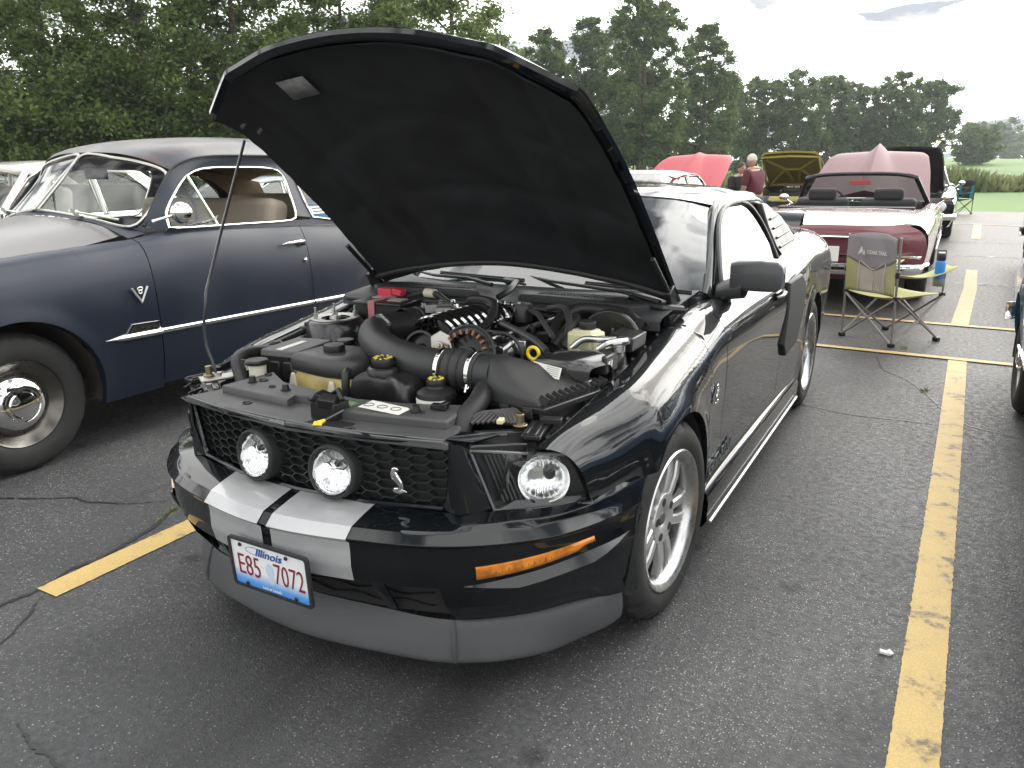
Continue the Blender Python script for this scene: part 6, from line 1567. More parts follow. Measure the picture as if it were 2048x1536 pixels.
# mirror on the door, round with a chrome back
b = MB(); M = frame((.985,.760,1.275), (.8,.6,0), (0,0,1)); b.lathe([(0,-.030),(.035,-.026),(.058,-.012),(.062,0),(.058,.004),(.0,.002)], 28, M @ Matrix.Scale(-1,4,(0,0,1))); b.tube([(.985,.78,1.285),(.95,.735,1.262),(.895,.665,1.238),(.875,.645,1.228)], [.010,.009,.010,.014], 8); b.build('side_mirror', chrome, VS, sharp=50)
# cabin
fl = mat('cabin lining brown', (.16,.115,.075), .8, vary=.15); bench = mat('striped seat cloth', (.30,.255,.20), .8, vary=.1, vscale=3)
N_ = bench.node_tree.nodes; L__ = bench.node_tree.links
wv = N_.new('ShaderNodeTexWave'); wv.inputs['Scale'].default_value = 14; tc_ = N_.new('ShaderNodeTexCoord'); L__.new(tc_.outputs['Object'], wv.inputs['Vector'])
bp_ = N_.new('ShaderNodeBump'); bp_.inputs['Strength'].default_value = .6; L__.new(wv.outputs['Fac'], bp_.inputs['Height']); L__.new(bp_.outputs[0], N_['Principled BSDF'].inputs['Normal'])
b = MB(); b.box((0,1.9,.62),(1.66,2.5,.4)); b.box((0,.82,1.05),(1.4,.25,.22)); b.box((0,2.95,1.08),(1.2,.35,.1)); b.build('cabin_tub', mat('cabin dark', (.035,.03,.028), .8), VS)
for y in (1.75, 2.62):
    b = MB(); b.box((0,y+.03,1.02),(1.42,.20,.58),(-.22,0,0)); b.box((0,y-.30,.86),(1.42,.55,.18)); b.build('bench_seat', bench, VS, bevel=.06, seg=3)
rl = rail_surface([[(x*.97, y+.02*(y < 1)+.0, z-.035) for x, y, z in r] for r in RF]+[[(x*.97, y, z-.03) for x, y, z in RB[1]]], KR, 24, 20); rl.build('headliner', fl, VS)
for sd in (1,-1):
    b = MB(); b.add([(.64*sd,2.05,1.56),(.60*sd,2.9,1.40),(.62*sd,3.05,1.15),(.80*sd,2.72,1.10),(.66*sd,2.60,1.30),(.655*sd,2.42,1.42),(.65*sd,2.2,1.48)], [(0,1,6),(1,5,6),(1,4,5),(1,2,4),(2,3,4)]); b.build('rear_lining', fl, VS)
b = MB(); M = frame((.36,1.20,1.17), (1,0,0), (0,.35,.94)); b.tube([M @ Vector((.21*math.cos(a), .21*math.sin(a), 0)) for a in np.linspace(0,2*PI,36,endpoint=False)], .013, 8, closed=True)
b.tube([M @ Vector((-.2,.0,0)), M @ Vector((.2,0,0))], .010, 6); b.tube([M @ Vector((0,0,0)), (.36,.85,1.05)], .02, 8); b.build('steering_wheel', interior_dark, VS)
b = MB(); b.box((0,.93,1.50),(.20,.03,.07)); b.tube([(0,.93,1.54),(0,.89,1.60)], .01, 6); b.build('rear_view_mirror', interior_dark, VS, bevel=.01)
rim_f = mat('worn steel rim', (.13,.122,.112), .26, metal=.9, vary=.25, vscale=9)
for yc, zc in ((-.25,.366),(2.65,.360)):
    for sd in (1,-1): classic_wheel(VS, .775*sd, yc, zc, sd, zc, .19, .222, rim_f, .162)
for sd in (1,-1):
    for yc, zc, Ra in FA:
        b = MB(); b.grid([[(x*sd, yc-(Ra-.004)*math.cos(a), zc+(Ra-.004)*math.sin(a)) for x in (.885,.60,.50)] for a in np.linspace(-.2,PI+.2,22)]); b.add([(.5*sd,yc-.42,.15),(.5*sd,yc+.42,.15),(.5*sd,yc+.42,.82),(.5*sd,yc-.42,.82)], [(0,1,2,3)]); b.build('wheel_liner', mat('wheelhouse rust', (.028,.020,.016), .9, vary=.3), VS)
b = MB(); b.box((0,1.4,.33),(1.5,3.2,.12)); b.build('chassis', mat('wheelhouse rust', (.028,.020,.016), .9), VS)
# red SALE sign taped inside the rear side glass: a thing of its own
SG = thing('sale_sign', 'blue and black SALE sign with red letters behind the sedan rear side glass', 'sign', (-3.31, 0, 0))
gz = lambda z: .850-(z-1.15)*.50-.03
b = MB(); b.add([(gz(1.16),2.005,1.155),(gz(1.16),2.52,1.150),(gz(1.44),2.40,1.44),(gz(1.44),2.005,1.44)], [(0,1,2,3)]); b.build('sign_sheet', mat('sign blue', (.06,.30,.58), .5), SG, solid=.002)
def onsign(y, z, o=.004): return frame((gz(z)+o, y, z), (0,1,0), (-.45,0,.9))
b = MB()
for (y0,y1,z0,z1,m_) in ((2.04,2.50,1.25,1.40,0),):
    M = onsign(2.25,1.325); b.add([(-.22,-.075,0),(.22,-.075,0),(.2,.075,0),(-.22,.075,0)], [(0,1,2,3)], M)
b.build('sign_panel', mat('sign black', (.03,.03,.035), .5), SG)
text_mb('SALE', .14, onsign(2.25,1.315,.007), .001, sx=1.0, bold=.004).build('sign_lettering', mat('sign red', (.62,.03,.03), .5), SG, weld=False)
b = MB(); M = onsign(2.24,1.215); b.add([(-.2,-.03,0),(.2,-.03,0),(.2,.03,0),(-.2,.03,0)], [(0,1,2,3)], M); b.build('sign_box', white_paper, SG)
b = MB(); M = onsign(2.24,1.215,.006)
for k in range(2): b.add([(-.18,-.014+.024*k,0),(.17,-.014+.024*k,0),(.17,-.006+.024*k,0),(-.18,-.006+.024*k,0)], [(0,1,2,3)], M)
b.build('sign_print', ink, SG)
# ================================================================== the other cars of the show
GS = {   # half sections of a plain sixties body, front axle at y = 0, facing -Y
 -.95: [(.58,.80),(.70,.80),(.80,.78),(.86,.72),(.88,.62),(.875,.50),(.85,.36),(.78,.27)],
 -.50: [(.64,.86),(.76,.865),(.85,.845),(.90,.78),(.92,.68),(.915,.54),(.89,.38),(.85,.25)],
  .30: [(.68,.91),(.78,.918),(.86,.90),(.91,.83),(.93,.72),(.925,.56),(.90,.38),(.86,.24)],
  .75: [(.73,.945),(.81,.95),(.87,.925),(.915,.85),(.935,.73),(.93,.57),(.905,.39),(.86,.24)],
  1.9: [(.76,.955),(.82,.958),(.87,.935),(.915,.86),(.937,.74),(.932,.58),(.905,.39),(.86,.24)],
  2.7: [(.74,.965),(.81,.968),(.87,.945),(.918,.87),(.94,.75),(.93,.58),(.90,.40),(.86,.26)],
  3.4: [(.70,.945),(.78,.948),(.85,.925),(.90,.85),(.92,.74),(.915,.58),(.89,.42),(.84,.30)],
  3.9: [(.66,.90),(.74,.905),(.82,.885),(.88,.82),(.90,.73),(.895,.60),(.87,.46),(.82,.36)],
}
def make_car(name, label, loc, rz, paint, scale=1.0, group=None, roof='sedan', wheelbase=2.85, hood_open=0.0, hood_len=1.4, lid=None, liner=None, tint=None, rim=None, ribs=False, trim=True, bulge=0.0, lights='round', cabin=None, sz=1.0, roof_m=None, seat_m=None, xs=1.0, hw=1.0):
    t = thing(name, label, 'car', loc, rz, group); t.scale = (scale*xs, scale, scale*sz)
    arch = [(0.0, .335, .40), (wheelbase, .335, .40)]
    tint = tint or glass_tint; roof_m = roof_m or paint; lid = lid or paint
    for sd in (1, -1):
        side_panel(GS, -.95, .70, lambda y: .25, arch, 22, 14, sd, flange=.04, flare=.008).build('fender', paint, t, sharp=50)
        dr = side_panel(GS, .706, 1.95, lambda y: .26, (), 12, 14, sd, flange=.03).build('door', paint, t, sharp=50)
        side_panel(GS, 1.956, 3.9, lambda y: .27 if y < 3.1 else .27+.1*(y-3.1), arch, 24, 14, sd, flange=.04, flare=.008).build('quarter_panel', paint, t, sharp=50)
        b = MB(); b.tube([(.935*sd,1.70,.86),(.958*sd,1.73,.865),(.958*sd,1.86,.865),(.938*sd,1.88,.865)], .011, 6); b.build('door_handle', chrome, dr)
        if trim:
            b = MB(); b.tube([(.942*sd, y, .50-.0*y) for y in np.linspace(.45, wheelbase-.45, 14)], .011, 6); b.build('side_trim', chrome, t)
        b = MB(); b.tube([(.88*sd,.80,.93),(.95*sd,.82,.99)], .010, 6); b.sphere((.985*sd,.83,1.02), (.065,.025,.045), 14, 8); b.build('side_mirror', chrome, t)
        for yc, zc, Ra in arch:
            b = MB(); b.grid([[(x*sd, yc-(Ra-.004)*math.cos(a), zc+(Ra-.004)*math.sin(a)) for x in (.90,.60,.48)] for a in np.linspace(-.2,PI+.2,16)]); b.add([(.48*sd,yc-.4,.15),(.48*sd,yc+.4,.15),(.48*sd,yc+.4,.76),(.48*sd,yc-.4,.76)], [(0,1,2,3)]); b.build('wheel_liner', interior_dark, t)
            classic_wheel(t, .80*sd, yc, zc, sd, .335, .20, .195, rim or alloy_dull, .10, detail=False)
    K = [0,.5,.8,1]
    # nose, tail, bumpers
    NS_ = [[(0,-1.02,.80),(.3,-1.01,.80),(.5,-1.0,.80),(.72,-.95,.795)],[(0,-1.10,.72),(.32,-1.09,.72),(.60,-1.07,.72),(.86,-.96,.71)],[(0,-1.06,.62),(.32,-1.05,.62),(.60,-1.04,.62),(.875,-.955,.61)],[(0,-1.06,.48),(.32,-1.05,.48),(.60,-1.04,.48),(.87,-.955,.48)],[(0,-1.0,.27),(.3,-.99,.27),(.55,-.98,.27),(.78,-.94,.28)]]
    rail_surface(NS_, K, 24, 14).build('nose_panel', paint, t)
    b = MB(); b.box((0,-1.075,.63),(1.0,.03,.17)); gr = b.build('grille', satin_black, t)
    for k in range(5):
        b = MB(); b.box((0,-1.093,.565+.032*k),(.98,.008,.006)); b.build('grille_bar', chrome, gr)
    for sd in (1, -1):
        M = frame((.66*sd,-1.085,.64),(1,0,0),(0,0,1))
        b = MB(); b.lathe([(.088,-.05),(.092,.01),(.080,.020),(.078,.012)], 24, M); hl = b.build('headlight', chrome, t)
        b = MB(); b.lathe([(.078,.012),(.05,.030),(0,.036)], 24, M); b.build('lens', mat('headlamp glass', (.70,.72,.72), .08, coat=1, vary=.15, vscale=60), hl)
        b = MB(); b.box((.62*sd,-1.075,.43),(.16,.03,.05)); b.build('turn_signal', MATS['amber lens'], t, bevel=.01)
        if lights != 'none':
            b = MB(); b.box((.62*sd,4.045,.66),(.40,.03,.12)); b.build('taillight', mat('red lens', (.25,.01,.01), .15, coat=1), t, bevel=.01)
    TS_ = [[(0,3.98,.885),(.3,3.98,.885),(.5,3.97,.885),(.70,3.905,.90)],[(0,4.04,.80),(.3,4.04,.80),(.62,4.02,.80),(.86,3.91,.80)],[(0,4.03,.60),(.3,4.03,.60),(.62,4.01,.60),(.895,3.905,.60)],[(0,4.02,.48),(.3,4.02,.48),(.6,4.0,.48),(.87,3.905,.48)],[(0,3.92,.32),(.3,3.92,.32),(.6,3.91,.33),(.82,3.88,.36)]]
    rail_surface(TS_, K, 24, 14).build('tail_panel', paint, t)
    for nm, y0, sg in (('front_bumper', -1.10, -1), ('rear_bumper', 4.05, 1)):
        rows = []
        for x in np.linspace(-.93, .93, 25):
            y = y0+sg*(.05-.20*abs(x/.93)**4)
            rows.append([(x, y-sg*.02, .52), (x, y+sg*.02, .51), (x, y+sg*.03, .46), (x, y+sg*.02, .40), (x, y-sg*.02, .39)])
        b = MB(); b.grid(rows); b.build(nm, chrome, t, sharp=50, solid=.01)
    b = MB(); b.box((0,4.075,.60),(.31,.012,.155)); b.build('license_plate', white_paper, t, bevel=.004)
    # hood: thick panel on hinges at the cowl
    hy, hz = .60, .955
    Mh = Matrix.Translation((0,hy,hz)) @ Matrix.Rotation(-hood_open, 4, 'X') @ Matrix.Translation((0,-hy,-hz))
    def bz(x, y): 
        u = max(0, min(1, (y+1.0)/1.6)); 
        return bulge*max(0, 1-abs(x)/(.10+.34*u))
    HR_ = []
    for y, zc, w in ((-1.03,.815,.56),(-.9,.86,.585),(-.4,.915,.635),(.1,.955,.665),(.585,.985,.70)):
        HR_.append([(0,y,zc+.0),(.3,y+.01,zc-.01),(.5,y+.02,zc-.025),(w,y+.05,zc-.05)])
    def hood_rows(dz, k, nb=True):
        q = rail_surface(HR_, K, 36, 22); rows = [q.v[i*22:(i+1)*22] for i in range(37)]
        return [[(x*k*hw, -.2+(y+.2)*k, z-dz+(bz(x, y) if nb else 0)) for x, y, z in r] for r in rows]
    top, bot = hood_rows(0, 1), hood_rows(.03, .97, False)
    b = MB(); b.grid(top, M=Mh)
    lp = lambda rows: [rows[i][0] for i in range(37)] + [rows[36][j] for j in range(1,22)] + [rows[i][21] for i in range(35,-1,-1)] + [rows[0][j] for j in range(20,0,-1)]
    b.grid([lp(top), lp(bot)], close_u=True, M=Mh); hd = b.build('hood', lid, t, sharp=40)
    b = MB(); b.grid(bot, M=Mh); ln = b.build('hood_underside', liner or paint, hd)
    if ribs:
        def hp(u, v): return Mh @ Vector((u*.60, -.98+1.5*v, .80+.17*v-.045-.02*abs(u)))
        for P in ([(-.9,.06),(0,.05),(.9,.06)],[(-.92,.06),(-.95,.95)],[(.92,.06),(.95,.95)],[(-.9,.95),(.9,.95)],[(-.85,.12),(-.25,.45),(.25,.45),(.85,.12)],[(-.85,.9),(-.25,.45)],[(.85,.9),(.25,.45)],[(-.25,.45),(-.10,.85)],[(.25,.45),(.10,.85)]):
            b = MB(); b.tube([hp(*p) for p in P], .030, 6); b.build('hood_rib', lid, ln)
    if hood_open:
        b = MB(); b.box((0,-.25,.60),(1.24,1.6,.1)); b.build('bay_floor', interior_dark, t)
        b = MB(); b.box((0,-.15,.74),(.40,.62,.22)); b.cyl((0,-.15,.90),.17,.10,n=24); eg = b.build('engine', mat('engine black', (.018,.018,.018), .5), t, bevel=.02)
        b = MB(); b.cyl((0,-.15,.965),.16,.03,n=24); b.tube([(-.22,-.4,.84),(-.25,.1,.86)], .045, 10); b.tube([(.22,-.4,.84),(.25,.1,.86)], .045, 10); b.build('valve_cover', chrome, eg)
        b = MB(); b.box((.42,-.62,.78),(.24,.18,.18)); b.build('battery', satin_black, t, bevel=.01)
        b = MB(); b.box((0,-.80,.74),(.7,.08,.2)); b.build('radiator', satin_black, t, bevel=.01)
        for sd in (1,-1):
            b = MB(); b.tube([(.58*sd,.45,.86), Mh @ Vector((.58*sd,.15,.88))], .012, 6); b.build('hood_hinge', satin_black, t)
            b = MB(); b.box((.62*sd,-.15,.80),(.06,1.5,.18)); b.build('inner_fender', lid if ribs else bay_black, t)
    # cowl, trunk, cabin
    rail_surface([[(0,.60,.985),(.35,.61,.98),(.55,.63,.965),(.735,.66,.945)],[(0,.76,1.0),(.35,.79,.995),(.58,.84,.985),(.755,.93,.962)]], K, 24, 5).build('cowl', paint, t)
    if roof == 'open':
        rail_surface([[(0,2.72,.985),(.35,2.72,.983),(.58,2.70,.975),(.75,2.66,.966)],[(0,3.3,.972),(.35,3.3,.97),(.55,3.29,.963),(.712,3.28,.952)],[(0,3.80,.93),(.35,3.80,.928),(.55,3.79,.92),(.68,3.76,.912)],[(0,3.985,.885),(.35,3.98,.885),(.52,3.97,.885),(.69,3.91,.90)]], K, 28, 16).build('trunk_lid', paint, t)
        b = MB(); b.tube([(x, 2.64, .975) for x in np.linspace(-.70,.70,9)], .022, 8); b.build('folded_top', satin_black, t)
    elif roof == 'fastback':
        rail_surface([[(0,2.9,1.12),(.35,2.9,1.11),(.55,2.88,1.08),(.72,2.8,.98)],[(0,3.5,.98),(.35,3.5,.975),(.55,3.49,.96),(.71,3.45,.945)],[(0,3.985,.885),(.35,3.98,.885),(.52,3.97,.885),(.69,3.91,.90)]], K, 24, 10).build('trunk_lid', paint, t)
    else:
        rail_surface([[(0,3.02,.985),(.35,3.02,.983),(.58,3.0,.972),(.73,2.96,.962)],[(0,3.5,.965),(.35,3.5,.962),(.55,3.49,.955),(.70,3.48,.942)],[(0,3.985,.885),(.35,3.98,.885),(.52,3.97,.885),(.69,3.91,.90)]], K, 24, 12).build('trunk_lid', paint, t)
    b = MB(); b.box((0,1.75,.55),(1.6,2.1,.5)); b.box((0,.98,.88),(1.4,.24,.18)); b.build('cabin_tub', cabin or interior_dark, t)
    for y in ((1.62,) if roof == 'open' else (1.62, 2.45)):
        for x in (-.37,.37):
            b = MB(); b.box((x,y,.92 if roof != 'open' else .78),(.60,.16,.55),(-.2,0,0)); b.box((x,y-.28,.80),(.60,.5,.16)); b.build('seat', seat_m or interior_dark, t, bevel=.05, seg=3)
            if roof == 'open' and y < 2:
                b = MB(); b.box((x,y+.09,1.10),(.32,.10,.15),(-.1,0,0)); b.build('headrest', seat_m or interior_dark, t, bevel=.04, seg=3)
    b = MB(); b.tube([(.36+.19*math.cos(a), 1.25+.06*math.sin(a), .98+.17*math.sin(a)) for a in np.linspace(0,2*PI,24,endpoint=False)], .014, 6, closed=True); b.box((.36,1.24,.98),(.30,.03,.03)); b.build('steering_wheel', interior_dark, t)
    # screen and roof
    W0 = [(0,.76,1.0),(.35,.79,.995),(.58,.84,.985),(.745,.93,.962)]; W1 = [(0,1.22,1.335),(.33,1.24,1.33),(.50,1.27,1.315),(.62,1.33,1.285)]
    rail_surface([W0, [lerp3(p, q, .5) for p, q in zip(W0, W1)], W1], K, 24, 8).build('windshield', tint, t)
    fr = roof_m if roof != 'open' else satin_black
    b = MB(); b.tube([(-x, y, z) for x, y, z in W0[::-1]] + W0[1:], .016, 6); b.build('screen_base', chrome, t)
    b = MB(); top_ = [(-x, y, z+.012) for x, y, z in W1[::-1]] + [(x, y, z+.012) for x, y, z in W1[1:]]
    b.tube([(-.765,.93,.955)]+spline(top_, 21)+[(.765,.93,.955)], .028, 8); b.build('screen_frame', fr, t)
    b = MB(); b.box((0,1.30,1.235),(.24,.025,.06)); b.tube([(0,1.29,1.26),(0,1.26,1.32)], .008, 6); b.build('rear_view_mirror', mat('mirror red reflection', (.35,.06,.07), .2) if roof == 'open' else satin_black, t, bevel=.012)  # on the open car the red reflection is put into the mirror's colour
    if roof != 'open':
        ye = 2.55 if roof == 'sedan' else 2.35
        RR = [[(0,1.22,1.345),(.33,1.24,1.34),(.50,1.27,1.325),(.635,1.33,1.29)],[(0,1.6,1.395),(.33,1.6,1.39),(.52,1.6,1.37),(.655,1.6,1.325)],[(0,2.1,1.40),(.33,2.1,1.395),(.52,2.1,1.372),(.655,2.1,1.325)],[(0,ye,1.36),(.33,ye,1.355),(.50,ye-.02,1.335),(.635,ye-.05,1.29)]]
        rail_surface(RR, K, 28, 14).build('roof', roof_m, t, sharp=60)
        ty, tz = (3.02,.985) if roof == 'sedan' else (2.9,1.12)
        Q0 = [(0,ye+.005,1.358),(.33,ye+.005,1.353),(.48,ye-.01,1.335),(.58,ye-.04,1.295)]; Q1 = [(0,ty-.01,tz),(.33,ty-.01,tz),(.52,ty-.02,tz-.005),(.64,ty-.05,tz-.02)]
        rail_surface([Q0, [(x, y, z+.02) for x, y, z in [lerp3(p, q, .5) for p, q in zip(Q0, Q1)]], Q1], K, 20, 8).build('rear_window', tint, t)
        for sd in (1, -1):
            gx = lambda z: (.765-(z-.96)*.36)*sd
            o1 = [(.97,.965),(1.12,1.10),(1.32,1.255),(1.42,1.30),(1.9,1.305),(1.93,.965)]
            o2 = [(1.99,.965),(1.97,1.305),(2.2,1.295),(2.45,1.20),(2.62,.97)]
            for o in (o1, o2):
                b = MB(); b.add([(gx(z), y, z) for y, z in o], [tuple(range(len(o)))]); b.build('side_window', tint, t)
                b = MB(); b.tube([(gx(z)+.006*sd, y, z) for y, z in o], .011, 6, closed=True); b.build('window_trim', chrome, t)
            b = MB(); b.grid([[(gx(.96)+.0*sd, 2.63, .965), (gx(1.1), 2.52, 1.15), (gx(1.29), 2.30, 1.315)], [(.70*sd, ty, tz-.02), (.66*sd, (ty+ye)/2, (tz+1.30)/2), (.635*sd, ye-.04, 1.30)]]); b.build('roof_pillar', roof_m, t)
            b = MB(); b.tube([(gx(1.31)+.0*sd, 1.36, 1.30), (gx(1.32)+.012*sd, 1.6, 1.325), (gx(1.32)+.012*sd, 2.1, 1.325), (gx(1.30), 2.42, 1.29)], .018, 6); b.build('roof_rail', roof_m, t)
            b = MB(); b.tube([(gx(.96), 1.96, .96), (gx(1.31), 1.95, 1.315)], .022, 6); b.build('door_pillar', roof_m, t)
    return t
maroon = mat('maroon metallic', (.16,.040,.050), .28, metal=.25, coat=1.0)
red_p = mat('bright red paint', (.42,.022,.035), .3, coat=1.0)
olive = mat('yellow olive paint', (.30,.25,.045), .32, coat=.8)
olive_in = mat('olive underside', (.22,.18,.035), .6, vary=.12, vscale=5)
cream = mat('cream white paint', (.68,.665,.62), .3, coat=1.0)
grey_p = mat('grey metallic', (.14,.145,.15), .3, metal=.4, coat=1.0)
blue_p = mat('deep blue paint', (.03,.10,.22), .28, metal=.3, coat=1.0)
wht = mat('white paint', (.74,.74,.73), .3, coat=1.0)
# maroon convertible seen from behind, hood up
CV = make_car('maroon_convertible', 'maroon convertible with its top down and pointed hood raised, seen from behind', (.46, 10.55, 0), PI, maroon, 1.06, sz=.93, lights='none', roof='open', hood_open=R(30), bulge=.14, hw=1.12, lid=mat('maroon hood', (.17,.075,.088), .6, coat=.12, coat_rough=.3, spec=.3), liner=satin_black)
b = MB()
for P in ([(-.36,4.052,.60),(-.36,4.052,.735),(-.30,4.052,.765),(.36,4.052,.765)],[(.42,4.06,.585),(-.86,4.03,.585)],[(.86,4.03,.59),(.30,4.06,.59)]):
    q = MB(); q.tube(P, .014, 6); q.build('tail_trim', chrome, CV)
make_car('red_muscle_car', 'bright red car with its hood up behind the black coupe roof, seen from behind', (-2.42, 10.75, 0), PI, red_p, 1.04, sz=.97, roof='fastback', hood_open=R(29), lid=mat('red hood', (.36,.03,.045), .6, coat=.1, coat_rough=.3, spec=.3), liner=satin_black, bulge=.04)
make_car('olive_classic_car', 'yellow olive classic car facing the camera with its ribbed hood raised', (-1.55, 15.9, 0), .03, olive, 1.0, hood_open=R(32), liner=olive_in, ribs=True)
make_car('classic_coupe', 'black nosed classic coupe with round headlights and black hood raised beyond the convertible', (.66, 15.4, 0), .02, gloss_black, 1.0, roof='fastback', hood_open=R(33), lid=satin_black, liner=mat('hood liner felt', (.02,.02,.02), .7))
make_car('cream_classic_car', 'cream white classic car with red cabin parked beyond the navy sedan', (-6.35, .55, 0), .02, cream, 1.0, sz=1.16, cabin=mat('red cabin', (.22,.02,.03), .7), tint=glass_clear, seat_m=mat('grey seat', (.30,.28,.26), .8))
make_car('grey_classic_car', 'dark grey classic car seen through the navy sedan windshield', (-9.3, 1.1, 0), .02, grey_p, 1.0, sz=1.08, tint=glass_clear, roof_m=grey_p)
make_car('dark_red_classic_car', 'dark red classic car seen through the rear window of the navy sedan', (-6.1, 9.4, 0), PI, mat('dark red paint', (.20,.018,.025), .3, coat=1), 1.0, sz=1.1)
make_car('blue_classic_car', 'deep blue classic car at the frame edge beside the long yellow line', (2.985, .30, 0), .01, blue_p, 1.0, rim=alloy_dull, sz=1.0)
make_car('black_classic_car', 'black classic car with round door mirror at the frame edge behind the blue car', (3.42, 7.6, 0), .01, gloss_black, 1.0)
make_car('silver_classic_car', 'pale silver classic car parked beyond the dark red one in the second row', (-9.0, 9.6, 0), PI, mat('pale silver', (.45,.47,.48), .3, metal=.4, coat=1), 1.0)

# ================================================================== folding chairs, bottle
chair_grey = mat('grey camp fabric', (.25,.235,.245), .85, vary=.08, vscale=5, bump=.2, bscale=200)
chair_green = mat('olive green camp fabric', (.35,.345,.16), .85, vary=.08, vscale=5)
chair_tan = mat('pale camp mesh', (.42,.38,.32), .9, vary=.1, vscale=8)
tube_m = mat('grey tube paint', (.25,.235,.215), .35, metal=.3)
def camp_chair(name, label, group, grey, green, tan, tube, logo=True):
    """quad chair: back corners (+-.26, 0), front corners (+-.26, .53); back faces -Y"""
    t = thing(name, label, 'chair', group=group)
    W_, D = .265, .265
    B = {(-1,0):(-W_,0),(1,0):(W_,0),(-1,1):(-W_,.53),(1,1):(W_,.53)}
    def leg(p, q, r=.0095, nm='leg'):
        b = MB(); b.tube([p, q], r, 8); return b.build(nm, tube, t)
    for s in (-1, 1):
        leg((B[s,0][0],0,.02), (B[s,0][0]*1.0,-.02,.90), .010, 'back_post')
        leg((B[s,1][0],.53,.02), (B[s,1][0]*.99,.50,.40), .010, 'front_post') if False else None
        for (a, c_) in (((s,0),(s,1)),((s,1),(s,0))):
            x0, y0 = B[a]; x1, y1 = B[c_]; leg((x0+.012*s, y0, .02), (x1+.012*s, y1, .40))
        leg((B[s,1][0],.53,.40),(B[s,1][0],.535,.60), .0085, 'arm_post')
    for (a, c_) in (((-1,0),(1,0)),((1,0),(-1,0)),((-1,1),(1,1)),((1,1),(-1,1))):
        x0, y0 = B[a]; x1, y1 = B[c_]; o = -.012 if y0 == 0 else .012; leg((x0, y0+o, .02), (x1, y1+o, .40))
    for k, (x, y) in B.items():
        b = MB(); b.box((x,y,.018),(.05,.045,.036)); b.build('foot', satin_black, t, bevel=.008)
        b = MB(); b.box((x,y,.405),(.04,.04,.035)); b.build('joint', satin_black, t, bevel=.006)
    # seat sling sagging between corners
    rows = []
    for i in range(13):
        v = i/12; rows.append([(W_*1.02*(2*u/12-1), .53*v, .415-.05*math.sin(PI*v)*math.sin(PI*u/12)-.02*math.sin(PI*u/12)) for u in range(13)])
    b = MB(); b.grid(rows); b.build('seat', green, t, solid=.004)
    # backrest: grey cap, green side wings, tan centre panel
    def bk(u, v): 
        x = W_*(1-.05*v)*u; y = -.022+.035*math.cos(u*PI/2)-.02*v; z = .42+.47*v+(.035*(1-u*u) if v > .9 else 0)*((v-.9)/.1)
        return (x, y+.012*math.sin(u*5+v*7)*.5, z)
    def panel(f0, f1, v0, v1, m, nm, o=0):
        rows = []
        for i in range(11):
            v = v0+(v1-v0)*i/10; a, c_ = f0(v), f1(v); rows.append([tuple(Vector(bk(a+(c_-a)*j/10, v))+Vector((0,o,0))) for j in range(11)])
        b = MB(); b.grid(rows); return b.build(nm, m, t, solid=.004)
    capv = lambda u: .40+.22*abs(u)**1.3
    rows = []
    for j in range(25):
        u = -1+2*j/24; v0 = capv(u) ; rows.append([tuple(Vector(bk(u, v0+(1-v0)*i/8))+Vector((0,-.006,0))) for i in range(9)])
    b = MB(); b.grid(rows); cp = b.build('backrest_cap', grey, t, solid=.005)
    wing = lambda v: .60+.10*math.sin(v*4)
    panel(lambda v: -.60+.08*math.cos(v*5), lambda v: .60-.08*math.cos(v*5), 0, .62, tan, 'backrest_panel')
    panel(lambda v: -.98, lambda v: -.58+.08*math.cos(v*5), 0, .72, green, 'backrest_wing', .001)
    panel(lambda v: .58-.08*math.cos(v*5), lambda v: .98, 0, .72, green, 'backrest_wing', .001)
    pipe = mat('pale piping', (.55,.50,.40), .7)
    for P in ([(-.52,.02),(-.50,.30),(-.54,.55)],[(.52,.02),(.50,.30),(.54,.55)],[(-.5,.56),(0,.42),(.5,.56)],[(-.05,.40),(.1,.2),(.3,.04)],[(0,.02),(.03,.3)]):
        b = MB(); b.tube([tuple(Vector(bk(*p))+Vector((0,-.010,0))) for p in spline(P, 10)], .0035, 5); b.build('piping', pipe, t)
    # arms
    for s in (-1, 1):
        rows = []
        for i in range(13):
            v = i/12; y = -.01+.62*v; z = .60-.05*math.sin(PI*v)+.04*v; w = .035+.045*v*(1 if v < .9 else 1-(v-.9)*6)
            rows.append([(s*(W_+.0)-w, y, z+.006), (s*W_, y, z-.008), (s*W_+w, y, z+.006)])
        b = MB(); b.grid(rows); b.build('armrest', green, t, solid=.006)
        b = MB(); b.lathe([(.042,0),(.045,.06),(.043,.06)], 20, Matrix.Translation((s*(W_+.005), .46, .48)), cap=False); b.build('cup_holder', grey, t, solid=.003)
        b = MB(); b.box((s*W_,-.015,.60),(.03,.03,.05)); b.build('arm_joint', satin_black, t, bevel=.006)
    if logo:
        ML = frame((.03, -.058, .765), (1,0,0), (0,-.03,1)); pale = mat('pale print', (.62,.60,.58), .7)
        text_mb('OZARK TRAIL', .042, ML @ Matrix.Translation((.045,0,.004)), .001, sx=.78, bold=.0006).build('brand_lettering', pale, cp, weld=False)
        b = MB()
        b.add([(-.155,-.03,0),(-.115,.045,0),(-.098,.01,0),(-.112,-.012,0),(-.125,-.012,0)], [(0,4,3,2,1)], ML @ Matrix.Translation((0,0,.004)))
        b.add([(-.105,-.03,0),(-.085,.02,0),(-.070,-.03,0),(-.085,-.018,0)], [(0,3,2,1)], ML @ Matrix.Translation((0,0,.004)))
        b.build('mountain_logo', pale, cp, weld=False)
    return t
cc = camp_chair('folding_chair', 'grey and olive green folding camp chair seen from behind beside the maroon convertible', None, chair_grey, chair_green, chair_tan, tube_m)
ang = math.atan2(4.71-5.03, 1.275-.855)
cc.location = ((.855+1.275)/2, (5.03+4.71)/2, 0); cc.rotation_euler = (0, 0, ang)
